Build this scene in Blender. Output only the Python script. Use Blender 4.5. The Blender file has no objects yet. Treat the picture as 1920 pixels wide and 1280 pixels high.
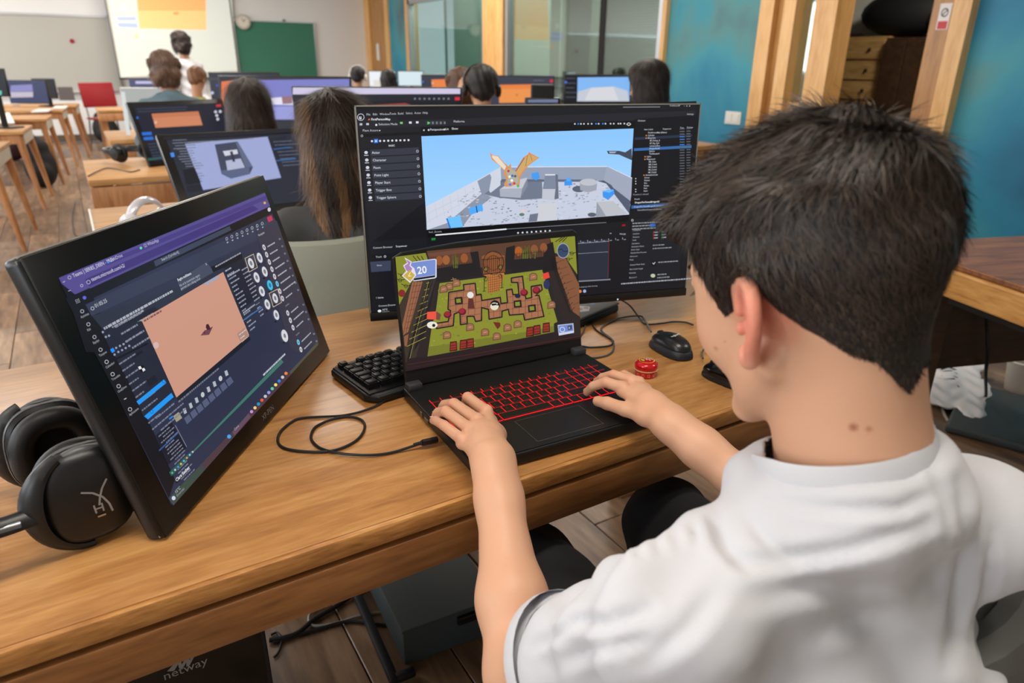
import bpy, bmesh, math, random, numpy as np
from math import sin, cos, pi, radians, sqrt, atan2
from mathutils import Vector, Matrix
random.seed(7)
SC = bpy.context.scene
COL = SC.collection

# ------------------------------------------------------------------ camera
FPX = 1300.0; PITCH = radians(21.7); ROLL = radians(0.5); YAW = radians(31.5); CAMH = 1.28
_fw = np.array([sin(YAW)*cos(PITCH), cos(YAW)*cos(PITCH), -sin(PITCH)])
_rt = np.array([cos(YAW), -sin(YAW), 0.0]); _up = np.cross(_rt, _fw)
_c, _s = cos(ROLL), sin(ROLL)
RT, UP = _c*_rt + _s*_up, -_s*_rt + _c*_up
FW = _fw; CAM = np.array([0, 0, CAMH])
cam = bpy.data.objects.new('camera', bpy.data.cameras.new('camera')); COL.objects.link(cam)
cam.data.sensor_width = 36.0; cam.data.lens = FPX/1920*36
cam.data.clip_start = 0.05; cam.data.clip_end = 200
cam.matrix_world = Matrix(((RT[0], UP[0], -FW[0], 0), (RT[1], UP[1], -FW[1], 0), (RT[2], UP[2], -FW[2], CAMH), (0, 0, 0, 1)))
cam.data.dof.use_dof = True; cam.data.dof.focus_distance = 1.02; cam.data.dof.aperture_fstop = 5.4
SC.camera = cam

# ------------------------------------------------------------------ view, world, lights
SC.view_settings.view_transform = 'Standard'; SC.view_settings.look = 'None'
SC.view_settings.exposure = 0.0; SC.view_settings.gamma = 1.0
SC.view_settings.use_curve_mapping = False
W = bpy.data.worlds.new('world'); SC.world = W; W.use_nodes = True
W.node_tree.nodes['Background'].inputs[0].default_value = (0.80, 0.90, 1.0, 1)
W.node_tree.nodes['Background'].inputs[1].default_value = 1.0
XR, YB, XL, YF, ZC = 5.38, 14.45, -4.6, -3.2, 3.15     # room shell

def area_light(name, loc, target, sx, sy, power, color):
    d = bpy.data.lights.new(name, 'AREA'); d.shape = 'RECTANGLE'; d.size = sx; d.size_y = sy
    d.energy = power; d.color = color
    o = bpy.data.objects.new(name, d); COL.objects.link(o); o.location = loc
    o.rotation_euler = (Vector(target)-Vector(loc)).to_track_quat('-Z', 'Y').to_euler()
    return o
WIN_Y = [-1.2, 2.2, 5.6, 9.0, 12.2]
for wy in WIN_Y:
    area_light('daylight', (XL+0.12, wy, 1.95), (XL+3, wy, 1.45), 2.3, 1.5, 80 if wy < 8 else 95, (0.90, 0.95, 1.0))
PANELS = [(0.2, 0.4), (0.9, 4.7), (3.6, 4.6), (-2.4, 4.6), (-2.2, 9.2), (1.0, 9.2), (4.0, 9.2), (3.2, -0.2), (-2.4, 0.4), (1.2, 12.4), (-1.9, 12.4)]
for px_, py_ in PANELS:
    area_light('panel_light', (px_, py_, ZC-0.09), (px_, py_, 0), 1.15, 0.28, 38 if py_ < 9 else 56, (1.0, 0.93, 0.83))

# ------------------------------------------------------------------ pixel helpers (1920x1280 photo frame)
def ray(x, y): return (RT*(x-960) - UP*(y-640) + FW*FPX)/FPX
def onz(x, y, z=.75): d = ray(x, y); return CAM + d*((z-CAM[2])/d[2])
def onx(x, y, X): d = ray(x, y); return CAM + d*((X-CAM[0])/d[0])
def ony(x, y, Y): d = ray(x, y); return CAM + d*((Y-CAM[1])/d[1])
def dep(x, y, t): return CAM + ray(x, y)*t
def A(*v): return np.array(v, float)

# ------------------------------------------------------------------ materials
def lin(c):
    r = []
    for v in c[:3]:
        v = v/255.0
        r.append(v/12.92 if v <= 0.04045 else ((v+0.055)/1.055)**2.4)
    return (r[0], r[1], r[2], 1.0)
def _m(name):
    m = bpy.data.materials.new(name); m.use_nodes = True
    nt = m.node_tree; return m, nt, nt.nodes['Principled BSDF']
def mat(name, rgb, rough=.5, metal=0., spec=.5, bump=0., bscale=200., coat=0., var=0., vscale=3., sheen=0., sss=0., alpha=1., trans=0., ior=1.45):
    m, nt, b = _m(name); c = lin(rgb)
    b.inputs['Base Color'].default_value = c; b.inputs['Roughness'].default_value = rough
    b.inputs['Metallic'].default_value = metal; b.inputs['Specular IOR Level'].default_value = spec
    b.inputs['Coat Weight'].default_value = coat; b.inputs['Sheen Weight'].default_value = sheen
    b.inputs['Transmission Weight'].default_value = trans; b.inputs['IOR'].default_value = ior
    b.inputs['Alpha'].default_value = alpha
    if sss: b.inputs['Subsurface Weight'].default_value = sss; b.inputs['Subsurface Radius'].default_value = (.01, .004, .002); b.inputs['Subsurface Scale'].default_value = 1
    tc = nt.nodes.new('ShaderNodeTexCoord')
    if var:
        n = nt.nodes.new('ShaderNodeTexNoise'); n.inputs['Scale'].default_value = vscale; n.inputs['Detail'].default_value = 5
        nt.links.new(tc.outputs['Object'], n.inputs['Vector'])
        mx = nt.nodes.new('ShaderNodeMix'); mx.data_type = 'RGBA'
        mx.inputs[6].default_value = tuple(max(0, v*(1-var)) for v in c[:3])+(1,)
        mx.inputs[7].default_value = tuple(min(1, v*(1+var)) for v in c[:3])+(1,)
        nt.links.new(n.outputs[0], mx.inputs[0]); nt.links.new(mx.outputs[2], b.inputs['Base Color'])
    if bump:
        n2 = nt.nodes.new('ShaderNodeTexNoise'); n2.inputs['Scale'].default_value = bscale; n2.inputs['Detail'].default_value = 3
        nt.links.new(tc.outputs['Object'], n2.inputs['Vector'])
        bp = nt.nodes.new('ShaderNodeBump'); bp.inputs['Strength'].default_value = bump; bp.inputs['Distance'].default_value = .002
        nt.links.new(n2.outputs[0], bp.inputs['Height']); nt.links.new(bp.outputs[0], b.inputs['Normal'])
    return m
def wood(name, dark, mid, light, along='X', scale=1., rough=.35, coat=.3, island=0., bump=.08):
    """varnished or raw timber, grain stretched along one local axis; 'island' varies the tint from board to board"""
    m, nt, b = _m(name); N = nt.nodes.new; L = nt.links.new
    tc = N('ShaderNodeTexCoord'); mp = N('ShaderNodeMapping')
    s = {'X': (1.5, 11, 11), 'Y': (11, 1.5, 11), 'Z': (11, 11, 1.5)}[along]
    mp.inputs['Scale'].default_value = tuple(v*scale for v in s)
    L(tc.outputs['Object'], mp.inputs['Vector'])
    oi = N('ShaderNodeObjectInfo'); add = N('ShaderNodeVectorMath'); add.operation = 'MULTIPLY_ADD'
    cmb = N('ShaderNodeCombineXYZ')
    for i in range(3): L(oi.outputs['Random'], cmb.inputs[i])
    add.inputs[1].default_value = (37, 53, 71); L(cmb.outputs[0], add.inputs[0]); L(mp.outputs[0], add.inputs[2])
    n1 = N('ShaderNodeTexNoise'); n1.inputs['Scale'].default_value = 1.0; n1.inputs['Detail'].default_value = 8; n1.inputs['Roughness'].default_value = .62; n1.inputs['Distortion'].default_value = .8
    L(add.outputs[0], n1.inputs['Vector'])
    n2 = N('ShaderNodeTexNoise'); n2.inputs['Scale'].default_value = 5.; n2.inputs['Detail'].default_value = 6; n2.inputs['Distortion'].default_value = .3
    L(add.outputs[0], n2.inputs['Vector'])
    mx0 = N('ShaderNodeMath'); mx0.operation = 'MULTIPLY_ADD'; mx0.inputs[1].default_value = .42; L(n2.outputs[0], mx0.inputs[0])
    m3 = N('ShaderNodeMath'); m3.operation = 'MULTIPLY'; m3.inputs[1].default_value = .58; L(n1.outputs[0], m3.inputs[0]); L(m3.outputs[0], mx0.inputs[2])
    cr = N('ShaderNodeValToRGB'); L(mx0.outputs[0], cr.inputs[0])
    e = cr.color_ramp.elements; e[0].position = .36; e[0].color = lin(dark); e[1].position = .64; e[1].color = lin(light)
    q = e.new(.5); q.color = lin(mid)
    hv = N('ShaderNodeHueSaturation'); L(cr.outputs[0], hv.inputs['Color'])
    mr = N('ShaderNodeMapRange'); mr.inputs['To Min'].default_value = 1-island; mr.inputs['To Max'].default_value = 1+island
    L(oi.outputs['Random'], mr.inputs[0]); L(mr.outputs[0], hv.inputs['Value'])
    L(hv.outputs[0], b.inputs['Base Color'])
    b.inputs['Roughness'].default_value = rough; b.inputs['Coat Weight'].default_value = coat; b.inputs['Coat Roughness'].default_value = .28
    bp = N('ShaderNodeBump'); bp.inputs['Strength'].default_value = bump; bp.inputs['Distance'].default_value = .003
    L(mx0.outputs[0], bp.inputs['Height']); L(bp.outputs[0], b.inputs['Normal'])
    return m
def attr_mat(name, rough=.5, emit=0., base=1., spec=.5, bump=0., bscale=300, sss=0., coat=0.):
    """colour comes from the mesh's own 'Col' attribute (flat print, lit screens, natural skin tone)"""
    m, nt, b = _m(name)
    a = nt.nodes.new('ShaderNodeAttribute'); a.attribute_name = 'Col'
    if base: nt.links.new(a.outputs['Color'], b.inputs['Base Color'])
    else: b.inputs['Base Color'].default_value = (.006, .006, .007, 1)
    b.inputs['Roughness'].default_value = rough; b.inputs['Specular IOR Level'].default_value = spec
    b.inputs['Coat Weight'].default_value = coat
    if emit: nt.links.new(a.outputs['Color'], b.inputs['Emission Color']); b.inputs['Emission Strength'].default_value = emit
    if sss: b.inputs['Subsurface Weight'].default_value = sss; b.inputs['Subsurface Radius'].default_value = (.012, .005, .003); b.inputs['Subsurface Scale'].default_value = 1
    if bump:
        tc = nt.nodes.new('ShaderNodeTexCoord'); n2 = nt.nodes.new('ShaderNodeTexNoise'); n2.inputs['Scale'].default_value = bscale
        nt.links.new(tc.outputs['Object'], n2.inputs['Vector'])
        bp = nt.nodes.new('ShaderNodeBump'); bp.inputs['Strength'].default_value = bump; bp.inputs['Distance'].default_value = .001
        nt.links.new(n2.outputs[0], bp.inputs['Height']); nt.links.new(bp.outputs[0], b.inputs['Normal'])
    return m
def emit_mat(name, rgb, s=1.):
    m, nt, b = _m(name); b.inputs['Base Color'].default_value = (0, 0, 0, 1); b.inputs['Emission Color'].default_value = lin(rgb); b.inputs['Emission Strength'].default_value = s
    return m

# ------------------------------------------------------------------ mesh helpers
def link(o, parent=None):
    COL.objects.link(o)
    if parent is not None: o.parent = parent
    return o
def tag(o, label=None, cat=None, group=None, kind=None):
    if label: o['label'] = label
    if cat: o['category'] = cat
    if group: o['group'] = group
    if kind: o['kind'] = kind
    return o
def empty(name, loc=(0, 0, 0), rz=0., label=None, cat=None, group=None, mw=None):
    o = bpy.data.objects.new(name, None); COL.objects.link(o); o.empty_display_size = .05
    if mw is not None: o.matrix_world = mw
    else: o.location = tuple(loc); o.rotation_euler = (0, 0, rz)
    return tag(o, label, cat, group)
class B:
    """collects shapes and links them as one mesh object"""
    def __init__(s): s.v = []; s.f = []; s.n = 0
    def add(s, vs, fs):
        s.v.extend([tuple(map(float, p)) for p in vs]); s.f.extend([tuple(i+s.n for i in f) for f in fs]); s.n += len(vs); return s
    def box(s, c, d, R=None, taper=None):
        hx, hy, hz = d[0]/2, d[1]/2, d[2]/2; P = []
        for z in (-1, 1):
            t = taper if (taper and z < 0) else 1.
            for x, y in ((-1, -1), (1, -1), (1, 1), (-1, 1)):
                p = Vector((x*hx*t, y*hy*t, z*hz))
                if R is not None: p = R @ p
                P.append((p[0]+c[0], p[1]+c[1], p[2]+c[2]))
        return s.add(P, [(3, 2, 1, 0), (4, 5, 6, 7), (0, 1, 5, 4), (1, 2, 6, 5), (2, 3, 7, 6), (3, 0, 4, 7)])
    def rbox(s, c, d, r=.004, seg=2, R=None):
        bm = bmesh.new(); bmesh.ops.create_cube(bm, size=1)
        bmesh.ops.scale(bm, vec=d, verts=bm.verts)
        bmesh.ops.bevel(bm, geom=list(bm.edges), offset=min(r, min(d)*.49), segments=seg, profile=.5, affect='EDGES')
        vs = [((R @ v.co) if R is not None else v.co)+Vector(c) for v in bm.verts]
        s.add(vs, [[v.index for v in f.verts] for f in bm.faces]); bm.free(); return s
    def cyl(s, p0, p1, r0, r1=None, n=16, cap=True):
        r1 = r0 if r1 is None else r1
        p0 = Vector(p0); p1 = Vector(p1); d = (p1-p0).normalized(); a = d.orthogonal().normalized(); b = d.cross(a)
        P = [p0+(a*cos(2*pi*i/n)+b*sin(2*pi*i/n))*r0 for i in range(n)]+[p1+(a*cos(2*pi*i/n)+b*sin(2*pi*i/n))*r1 for i in range(n)]
        F = [(i, (i+1) % n, n+(i+1) % n, n+i) for i in range(n)]
        if cap: F += [tuple(range(n-1, -1, -1)), tuple(range(n, 2*n))]
        return s.add(P, F)
    def lathe(s, prof, c=(0, 0, 0), n=32, R=None, sx=1., sy=1.):
        P = []; F = []
        for r, z in prof:
            for i in range(n):
                t = 2*pi*i/n; p = Vector((r*cos(t)*sx, r*sin(t)*sy, z))
                if R is not None: p = R @ p
                P.append(p+Vector(c))
        for j in range(len(prof)-1):
            for i in range(n): F.append((j*n+i, j*n+(i+1) % n, (j+1)*n+(i+1) % n, (j+1)*n+i))
        return s.add(P, F)
    def ell(s, c, r, R=None, nu=20, nv=12):
        prof = [(max(1e-5, sin(pi*j/nv)), -cos(pi*j/nv)) for j in range(nv+1)]
        P = []
        for a, z in prof:
            for i in range(nu):
                p = Vector((a*cos(2*pi*i/nu)*r[0], a*sin(2*pi*i/nu)*r[1], z*r[2]))
                if R is not None: p = R @ p
                P.append(p+Vector(c))
        F = [(j*nu+i, j*nu+(i+1) % nu, (j+1)*nu+(i+1) % nu, (j+1)*nu+i) for j in range(nv) for i in range(nu)]
        return s.add(P, F)
    def tube(s, pts, r, n=8, closed=False, flat=None):
        pts = [Vector(p) for p in pts]; m = len(pts); P = []
        up = None
        for i, p in enumerate(pts):
            a = pts[(i-1) % m] if (closed or i) else p; b = pts[(i+1) % m] if (closed or i < m-1) else p
            t = (b-a).normalized()
            if up is None: up = t.orthogonal().normalized() if flat is None else Vector(flat)
            x = up.cross(t).normalized(); y = t.cross(x).normalized(); up = y
            rr = r[i] if hasattr(r, '__len__') and not isinstance(r, tuple) else r
            rx, ry = rr if isinstance(rr, tuple) else (rr, rr)
            P += [p+x*cos(2*pi*k/n)*rx+y*sin(2*pi*k/n)*ry for k in range(n)]
        F = []
        for i in range(m if closed else m-1):
            j = (i+1) % m
            F += [(i*n+k, i*n+(k+1) % n, j*n+(k+1) % n, j*n+k) for k in range(n)]
        if not closed: F += [tuple(range(n-1, -1, -1)), tuple((m-1)*n+k for k in range(n))]
        return s.add(P, F)
    def prism(s, poly, z0, z1):
        n = len(poly)
        return s.add([(x, y, z0) for x, y in poly]+[(x, y, z1) for x, y in poly],
                     [tuple(range(n-1, -1, -1)), tuple(range(n, 2*n))]+[(i, (i+1) % n, n+(i+1) % n, n+i) for i in range(n)])
    def obj(s, name, m, parent=None, smooth=False, loc=None, rz=0., fix=True):
        me = bpy.data.meshes.new(name); me.from_pydata(s.v, [], s.f); me.materials.append(m)
        if fix:
            bm = bmesh.new(); bm.from_mesh(me); bmesh.ops.remove_doubles(bm, verts=bm.verts, dist=1e-7); bmesh.ops.recalc_face_normals(bm, faces=bm.faces); bm.to_mesh(me); bm.free()
        if smooth:
            me.shade_smooth()
            try: me.set_sharp_from_angle(angle=radians(38))
            except Exception: pass
        o = bpy.data.objects.new(name, me); link(o, parent)
        if loc is not None: o.location = tuple(loc)
        if rz: o.rotation_euler = (0, 0, rz)
        return o
def cr_spline(pts, n=8, closed=False):
    P = [A(*p) for p in pts]; m = len(P); out = []
    rng = range(m if closed else m-1)
    for i in rng:
        p1, p2 = P[i], P[(i+1) % m]
        p0 = P[(i-1) % m] if (closed or i) else 2*p1-p2
        p3 = P[(i+2) % m] if (closed or i+2 < m) else 2*p2-p1
        for k in range(n):
            t = k/n
            out.append(.5*((2*p1)+(-p0+p2)*t+(2*p0-5*p1+4*p2-p3)*t*t+(-p0+3*p1-3*p2+p3)*t**3))
    if not closed: out.append(P[-1])
    return out
def dup(o, parent=None):
    c = o.copy(); COL.objects.link(c)
    if parent is not None: c.parent = parent
    for ch in list(o.children): dup(ch, c)
    return c

# ------------------------------------------------------------------ implicit surfaces
class SDF:
    def __init__(s, lo, hi, h):
        s.lo = np.array(lo, float); s.h = h
        s.n = np.maximum(4, np.ceil((np.array(hi)-s.lo)/h).astype(int)+1)
        s.a = np.full(s.n, .05, np.float32)
    def sub(s, lo, hi):
        i0 = np.clip(np.floor((np.array(lo)-s.lo)/s.h).astype(int), 0, s.n); i1 = np.clip(np.ceil((np.array(hi)-s.lo)/s.h).astype(int)+1, 0, s.n)
        sl = tuple(slice(a, b) for a, b in zip(i0, i1))
        ax = [(s.lo[k]+s.h*np.arange(i0[k], i1[k])).astype(np.float32) for k in range(3)]
        return sl, ax[0][:, None, None], ax[1][None, :, None], ax[2][None, None, :]
    def _mix(s, sl, d, k, op):
        a = s.a[sl]
        if a.size == 0: return
        if op == 'u':
            h = np.clip(.5+.5*(a-d)/k, 0, 1); s.a[sl] = a*(1-h)+d*h-k*h*(1-h)
        else:
            h = np.clip(.5-.5*(a+d)/k, 0, 1); s.a[sl] = a*(1-h)+(-d)*h+k*h*(1-h)
    def cone(s, p, q, r0, r1=None, k=.01, op='u'):
        r1 = r0 if r1 is None else r1; p = np.array(p, float); q = np.array(q, float)
        R = max(r0, r1)+k*1.2+3*s.h+.004
        sl, X, Y, Z = s.sub(np.minimum(p, q)-R, np.maximum(p, q)+R)
        b = q-p; bb = max(1e-12, float(b@b))
        t = np.clip(((X-p[0])*b[0]+(Y-p[1])*b[1]+(Z-p[2])*b[2])/bb, 0, 1)
        d = np.sqrt((X-p[0]-t*b[0])**2+(Y-p[1]-t*b[1])**2+(Z-p[2]-t*b[2])**2)-(r0+(r1-r0)*t)
        s._mix(sl, d.astype(np.float32), k, op); return s
    def chain(s, pts, rs, k=.004):
        for i in range(len(pts)-1): s.cone(pts[i], pts[i+1], rs[i], rs[i+1], k)
        return s
    def ell(s, c, r, M=None, k=.01, op='u', disp=None):
        """M rows = local axes"""
        M = np.eye(3) if M is None else np.array(M); c = np.array(c, float); r = np.array(r, float)
        ext = np.sqrt(((M*r[:, None])**2).sum(0))+k*1.2+3*s.h+.004
        sl, X, Y, Z = s.sub(c-ext, c+ext)
        X = X-c[0]; Y = Y-c[1]; Z = Z-c[2]
        q = [(M[i][0]*X+M[i][1]*Y+M[i][2]*Z)/r[i] for i in range(3)]
        k0 = np.sqrt(q[0]**2+q[1]**2+q[2]**2); k1 = np.sqrt((q[0]/r[0])**2+(q[1]/r[1])**2+(q[2]/r[2])**2)
        s._mix(sl, (k0*(k0-1)/np.maximum(k1, 1e-6)).astype(np.float32), k, op); return s
    def fn(s, f, lo, hi, k=.005, op='u'):
        sl, X, Y, Z = s.sub(lo, hi); s._mix(sl, f(X, Y, Z).astype(np.float32), k, op); return s
    def mesh(s):
        a = s.a.copy(); a[0] = a[-1] = .05; a[:, 0] = a[:, -1] = .05; a[:, :, 0] = a[:, :, -1] = .05
        neg = a < 0; nx, ny, nz = a.shape
        cnt = np.zeros((nx-1, ny-1, nz-1), np.int8)
        for dx in (0, 1):
            for dy in (0, 1):
                for dz in (0, 1): cnt += neg[dx:nx-1+dx, dy:ny-1+dy, dz:nz-1+dz]
        act = (cnt > 0) & (cnt < 8); ijk = np.argwhere(act)
        idx = np.full(act.shape, -1, np.int64); idx[act] = np.arange(len(ijk))
        acc = np.zeros((len(ijk), 3)); num = np.zeros(len(ijk))
        cs = [(x, y, z) for x in (0, 1) for y in (0, 1) for z in (0, 1)]
        for p in cs:
            for ax in range(3):
                if p[ax]: continue
                q = list(p); q[ax] = 1
                va = a[ijk[:, 0]+p[0], ijk[:, 1]+p[1], ijk[:, 2]+p[2]]; vb = a[ijk[:, 0]+q[0], ijk[:, 1]+q[1], ijk[:, 2]+q[2]]
                m = (va < 0) != (vb < 0); t = np.where(m, va/np.where(m, va-vb, 1), 0)
                pt = np.array(p, float)[None, :]+np.zeros((len(ijk), 3)); pt[:, ax] += t
                acc += pt*m[:, None]; num += m
        V = s.lo+s.h*(ijk+acc/np.maximum(num, 1)[:, None]); F = []
        for ax in range(3):
            u, w = (ax+1) % 3, (ax+2) % 3
            A0 = [slice(None)]*3; A1 = [slice(None)]*3; A0[ax] = slice(0, -1); A1[ax] = slice(1, None)
            s0 = neg[tuple(A0)]; s1 = neg[tuple(A1)]; e = np.argwhere(s0 != s1)
            e = e[(e[:, u] > 0) & (e[:, w] > 0) & (e[:, u] < a.shape[u]-1) & (e[:, w] < a.shape[w]-1)]
            fl = s0[e[:, 0], e[:, 1], e[:, 2]]
            def I(du, dw):
                c = e.copy(); c[:, u] -= du; c[:, w] -= dw; return idx[c[:, 0], c[:, 1], c[:, 2]]
            q = np.stack([I(1, 1), I(0, 1), I(0, 0), I(1, 0)], 1); q[~fl] = q[~fl][:, ::-1]; F.append(q)
        return V, np.concatenate(F)
def np_obj(name, V, F, m, parent=None, smooth=True, cols=None, origin=None, relax=0):
    if relax:
        E = np.concatenate([F[:, [0, 1]], F[:, [1, 2]], F[:, [2, 3]], F[:, [3, 0]]])
        for _ in range(relax):
            acc = np.zeros_like(V); num = np.zeros(len(V))
            for c in range(3): acc[:, c] = np.bincount(E[:, 0], V[E[:, 1], c], len(V))+np.bincount(E[:, 1], V[E[:, 0], c], len(V))
            num = np.bincount(E[:, 0], minlength=len(V))+np.bincount(E[:, 1], minlength=len(V))
            V = V*.4+.6*acc/np.maximum(num, 1)[:, None]
    if origin is not None: V = V-np.array(origin)
    me = bpy.data.meshes.new(name); k = F.shape[1]
    me.vertices.add(len(V)); me.vertices.foreach_set('co', V.astype(np.float32).ravel())
    me.loops.add(F.size); me.loops.foreach_set('vertex_index', F.astype(np.int32).ravel())
    me.polygons.add(len(F)); me.polygons.foreach_set('loop_start', np.arange(0, F.size, k, dtype=np.int32))
    me.polygons.foreach_set('loop_total', np.full(len(F), k, np.int32))
    me.update(calc_edges=True); me.materials.append(m)
    if smooth: me.shade_smooth()
    if cols is not None:
        ca = me.color_attributes.new('Col', 'FLOAT_COLOR', 'POINT')
        ca.data.foreach_set('color', np.concatenate([cols, np.ones((len(cols), 1))], 1).astype(np.float32).ravel())
    o = bpy.data.objects.new(name, me); link(o, parent); return o
def join_vf(parts):
    V = []; F = []; n = 0
    for v, f in parts: V.append(v); F.append(f+n); n += len(v)
    return np.concatenate(V), np.concatenate(F)

# ------------------------------------------------------------------ flat print and screen pictures
class Canvas:
    """flat coloured shapes on a plane; T maps picture coordinates to the plane's local (x, y)"""
    def __init__(s, T=None, z0=0., dz=4e-6): s.T = T or (lambda x, y: (x, y)); s.v = []; s.f = []; s.c = []; s.z = z0; s.dz = dz
    def _push(s, pts, faces, col):
        n = len(s.v); s.v += [(x, y, s.z) for x, y in pts]; s.f += [tuple(i+n for i in f) for f in faces]; s.c += [lin(col)]*len(faces)
    def poly(s, pts, col, lift=True):
        s._push([s.T(*p) for p in pts], [tuple(range(len(pts)))], col)
        if lift: s.z += s.dz
        return s
    def seg(s, pts, w, col):
        for a, b in zip(pts[:-1], pts[1:]):
            dx, dy = b[0]-a[0], b[1]-a[1]; l = math.hypot(dx, dy) or 1; nx, ny = -dy/l*w/2, dx/l*w/2
            s.poly([(a[0]+nx, a[1]+ny), (b[0]+nx, b[1]+ny), (b[0]-nx, b[1]-ny), (a[0]-nx, a[1]-ny)], col, False)
        s.z += s.dz; return s
    def disc(s, c, rx, col, ry=None, n=18, rot=0.):
        ry = rx if ry is None else ry
        return s.poly([(c[0]+cos(2*pi*i/n)*rx*cos(rot)-sin(2*pi*i/n)*ry*sin(rot), c[1]+cos(2*pi*i/n)*rx*sin(rot)+sin(2*pi*i/n)*ry*cos(rot)) for i in range(n)], col)
    def ring(s, c, rx, w, col, ry=None, n=20):
        ry = rx if ry is None else ry
        return s.seg([(c[0]+cos(2*pi*i/n)*rx, c[1]+sin(2*pi*i/n)*ry) for i in range(n+1)], w, col)
    def text(s, t, x, y, h, col, d=(1, 0), u=None, sx=1., bold=0.):
        """baseline starts at (x, y); d = baseline direction, u = up direction in picture coordinates, h = cap height"""
        l = math.hypot(*d); d = (d[0]/l, d[1]/l); u = u or (d[1], -d[0])
        V, F = glyphs(t, bold); k = h/.7
        s._push([s.T(x+gx*k*sx*d[0]+gy*k*u[0], y+gx*k*sx*d[1]+gy*k*u[1]) for gx, gy in V], F, col); s.z += s.dz
        return s
    def obj(s, name, m, parent, loc=(0, 0, 0)):
        me = bpy.data.meshes.new(name); me.from_pydata(s.v, [], s.f); me.materials.append(m)
        ca = me.color_attributes.new('Col', 'FLOAT_COLOR', 'CORNER')
        cs = []
        for p, c in zip(me.polygons, s.c): cs += list(c)*p.loop_total
        ca.data.foreach_set('color', cs)
        o = bpy.data.objects.new(name, me); link(o, parent); o.location = loc; return o
_G = {}
def glyphs(t, bold=0.):
    key = (t, bold)
    if key in _G: return _G[key]
    cu = bpy.data.curves.new('t', 'FONT'); cu.body = t; cu.size = 1.0; cu.resolution_u = 2; cu.offset = bold
    o = bpy.data.objects.new('t', cu); COL.objects.link(o)
    dg = bpy.context.evaluated_depsgraph_get(); me = o.evaluated_get(dg).to_mesh()
    V = [(v.co.x, v.co.y) for v in me.vertices]; F = [tuple(p.vertices) for p in me.polygons]
    o.evaluated_get(dg).to_mesh_clear(); bpy.data.objects.remove(o); bpy.data.curves.remove(cu)
    _G[key] = (V, F); return V, F

# ------------------------------------------------------------------ shared materials
M = {}
M['plastic'] = mat('black_plastic', (18, 19, 20), .42, bump=.05, bscale=900)
M['plastic_gloss'] = mat('glossy_black_plastic', (10, 10, 11), .16)
M['bezel'] = mat('matte_bezel', (15, 16, 18), .35, bump=.02, bscale=1500)
M['laptop'] = mat('laptop_black', (17, 17, 18), .45, bump=.05, bscale=1200)
M['keycap'] = mat('keycap_black', (13, 13, 14), .45)
M['rubber'] = mat('rubber_black', (16, 16, 17), .6)
M['metal_grey'] = mat('grey_metal', (120, 122, 126), .35, 1.)
M['silver'] = mat('silver_rim', (180, 182, 176), .3, .9)
M['dark_metal'] = mat('dark_metal', (50, 52, 56), .45, .7)
M['cable'] = mat('cable_black', (22, 22, 24), .5)
M['cable_grey'] = mat('cable_grey', (66, 68, 72), .5)
M['cable_light'] = mat('cable_light', (150, 148, 140), .5)
M['screen'] = attr_mat('lit_screen', .3, 1., 0., .25)
M['screen_m'] = attr_mat('lit_screen_matte', .38, 1., 0., .25)
M['print'] = attr_mat('flat_print', .45)
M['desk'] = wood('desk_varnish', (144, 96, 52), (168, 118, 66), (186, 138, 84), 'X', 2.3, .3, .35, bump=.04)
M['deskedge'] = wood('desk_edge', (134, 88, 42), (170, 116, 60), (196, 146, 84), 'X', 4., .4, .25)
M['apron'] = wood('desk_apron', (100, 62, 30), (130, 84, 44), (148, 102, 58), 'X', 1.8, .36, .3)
M['desk_l'] = wood('light_desk', (166, 116, 64), (190, 140, 84), (206, 158, 102), 'X', 1., .4, .2)
M['leg_l'] = wood('light_leg', (150, 98, 56), (176, 122, 76), (196, 142, 94), 'Z', 1., .45, .1)
M['trimwood'] = wood('wood_trim', (204, 150, 84), (222, 172, 106), (232, 186, 124), 'Z', .8, .4, .25)
M['trimwood_d'] = wood('wood_jamb', (150, 100, 46), (172, 122, 62), (186, 136, 76), 'Z', .8, .4, .2)
M['floor'] = wood('floor_board', (84, 62, 46), (126, 98, 74), (158, 128, 100), 'Y', .7, .42, .15, island=.28)
M['sidedesk'] = wood('side_desk_top', (92, 54, 30), (128, 80, 48), (152, 100, 62), 'X', 1.4, .38, .25)
M['sideedge'] = wood('side_desk_edge', (150, 100, 44), (184, 132, 68), (200, 150, 86), 'Y', 2., .4, .2)
M['brownpanel'] = wood('brown_panel', (44, 28, 16), (58, 38, 22), (70, 46, 28), 'X', 1., .5, 0)
M['fabric_lit'] = mat('chair_fabric_lit', (138, 140, 128), .85, bump=.35, bscale=420, var=.06)  # lit copy of the chair fabric, brightness put into the colour
M['fabric_shaded'] = mat('chair_fabric_shaded', (96, 96, 92), .85, bump=.35, bscale=500, var=.06)  # shaded copy of the same chair fabric, shade put into the colour
M['white'] = mat('white_plastic', (222, 222, 216), .45)
M['denim'] = mat('denim', (84, 104, 116), .85, var=.35, vscale=9)
M['black_cloth'] = mat('black_cloth', (14, 14, 17), .9, bump=.2, bscale=300)
M['cloth_white'] = mat('white_cloth', (222, 220, 222), .85, bump=.15, bscale=500)
M['bag'] = mat('bag_black', (20, 21, 23), .7, bump=.2, bscale=120)
M['red'] = mat('red_plastic', (150, 16, 26), .4)

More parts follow.
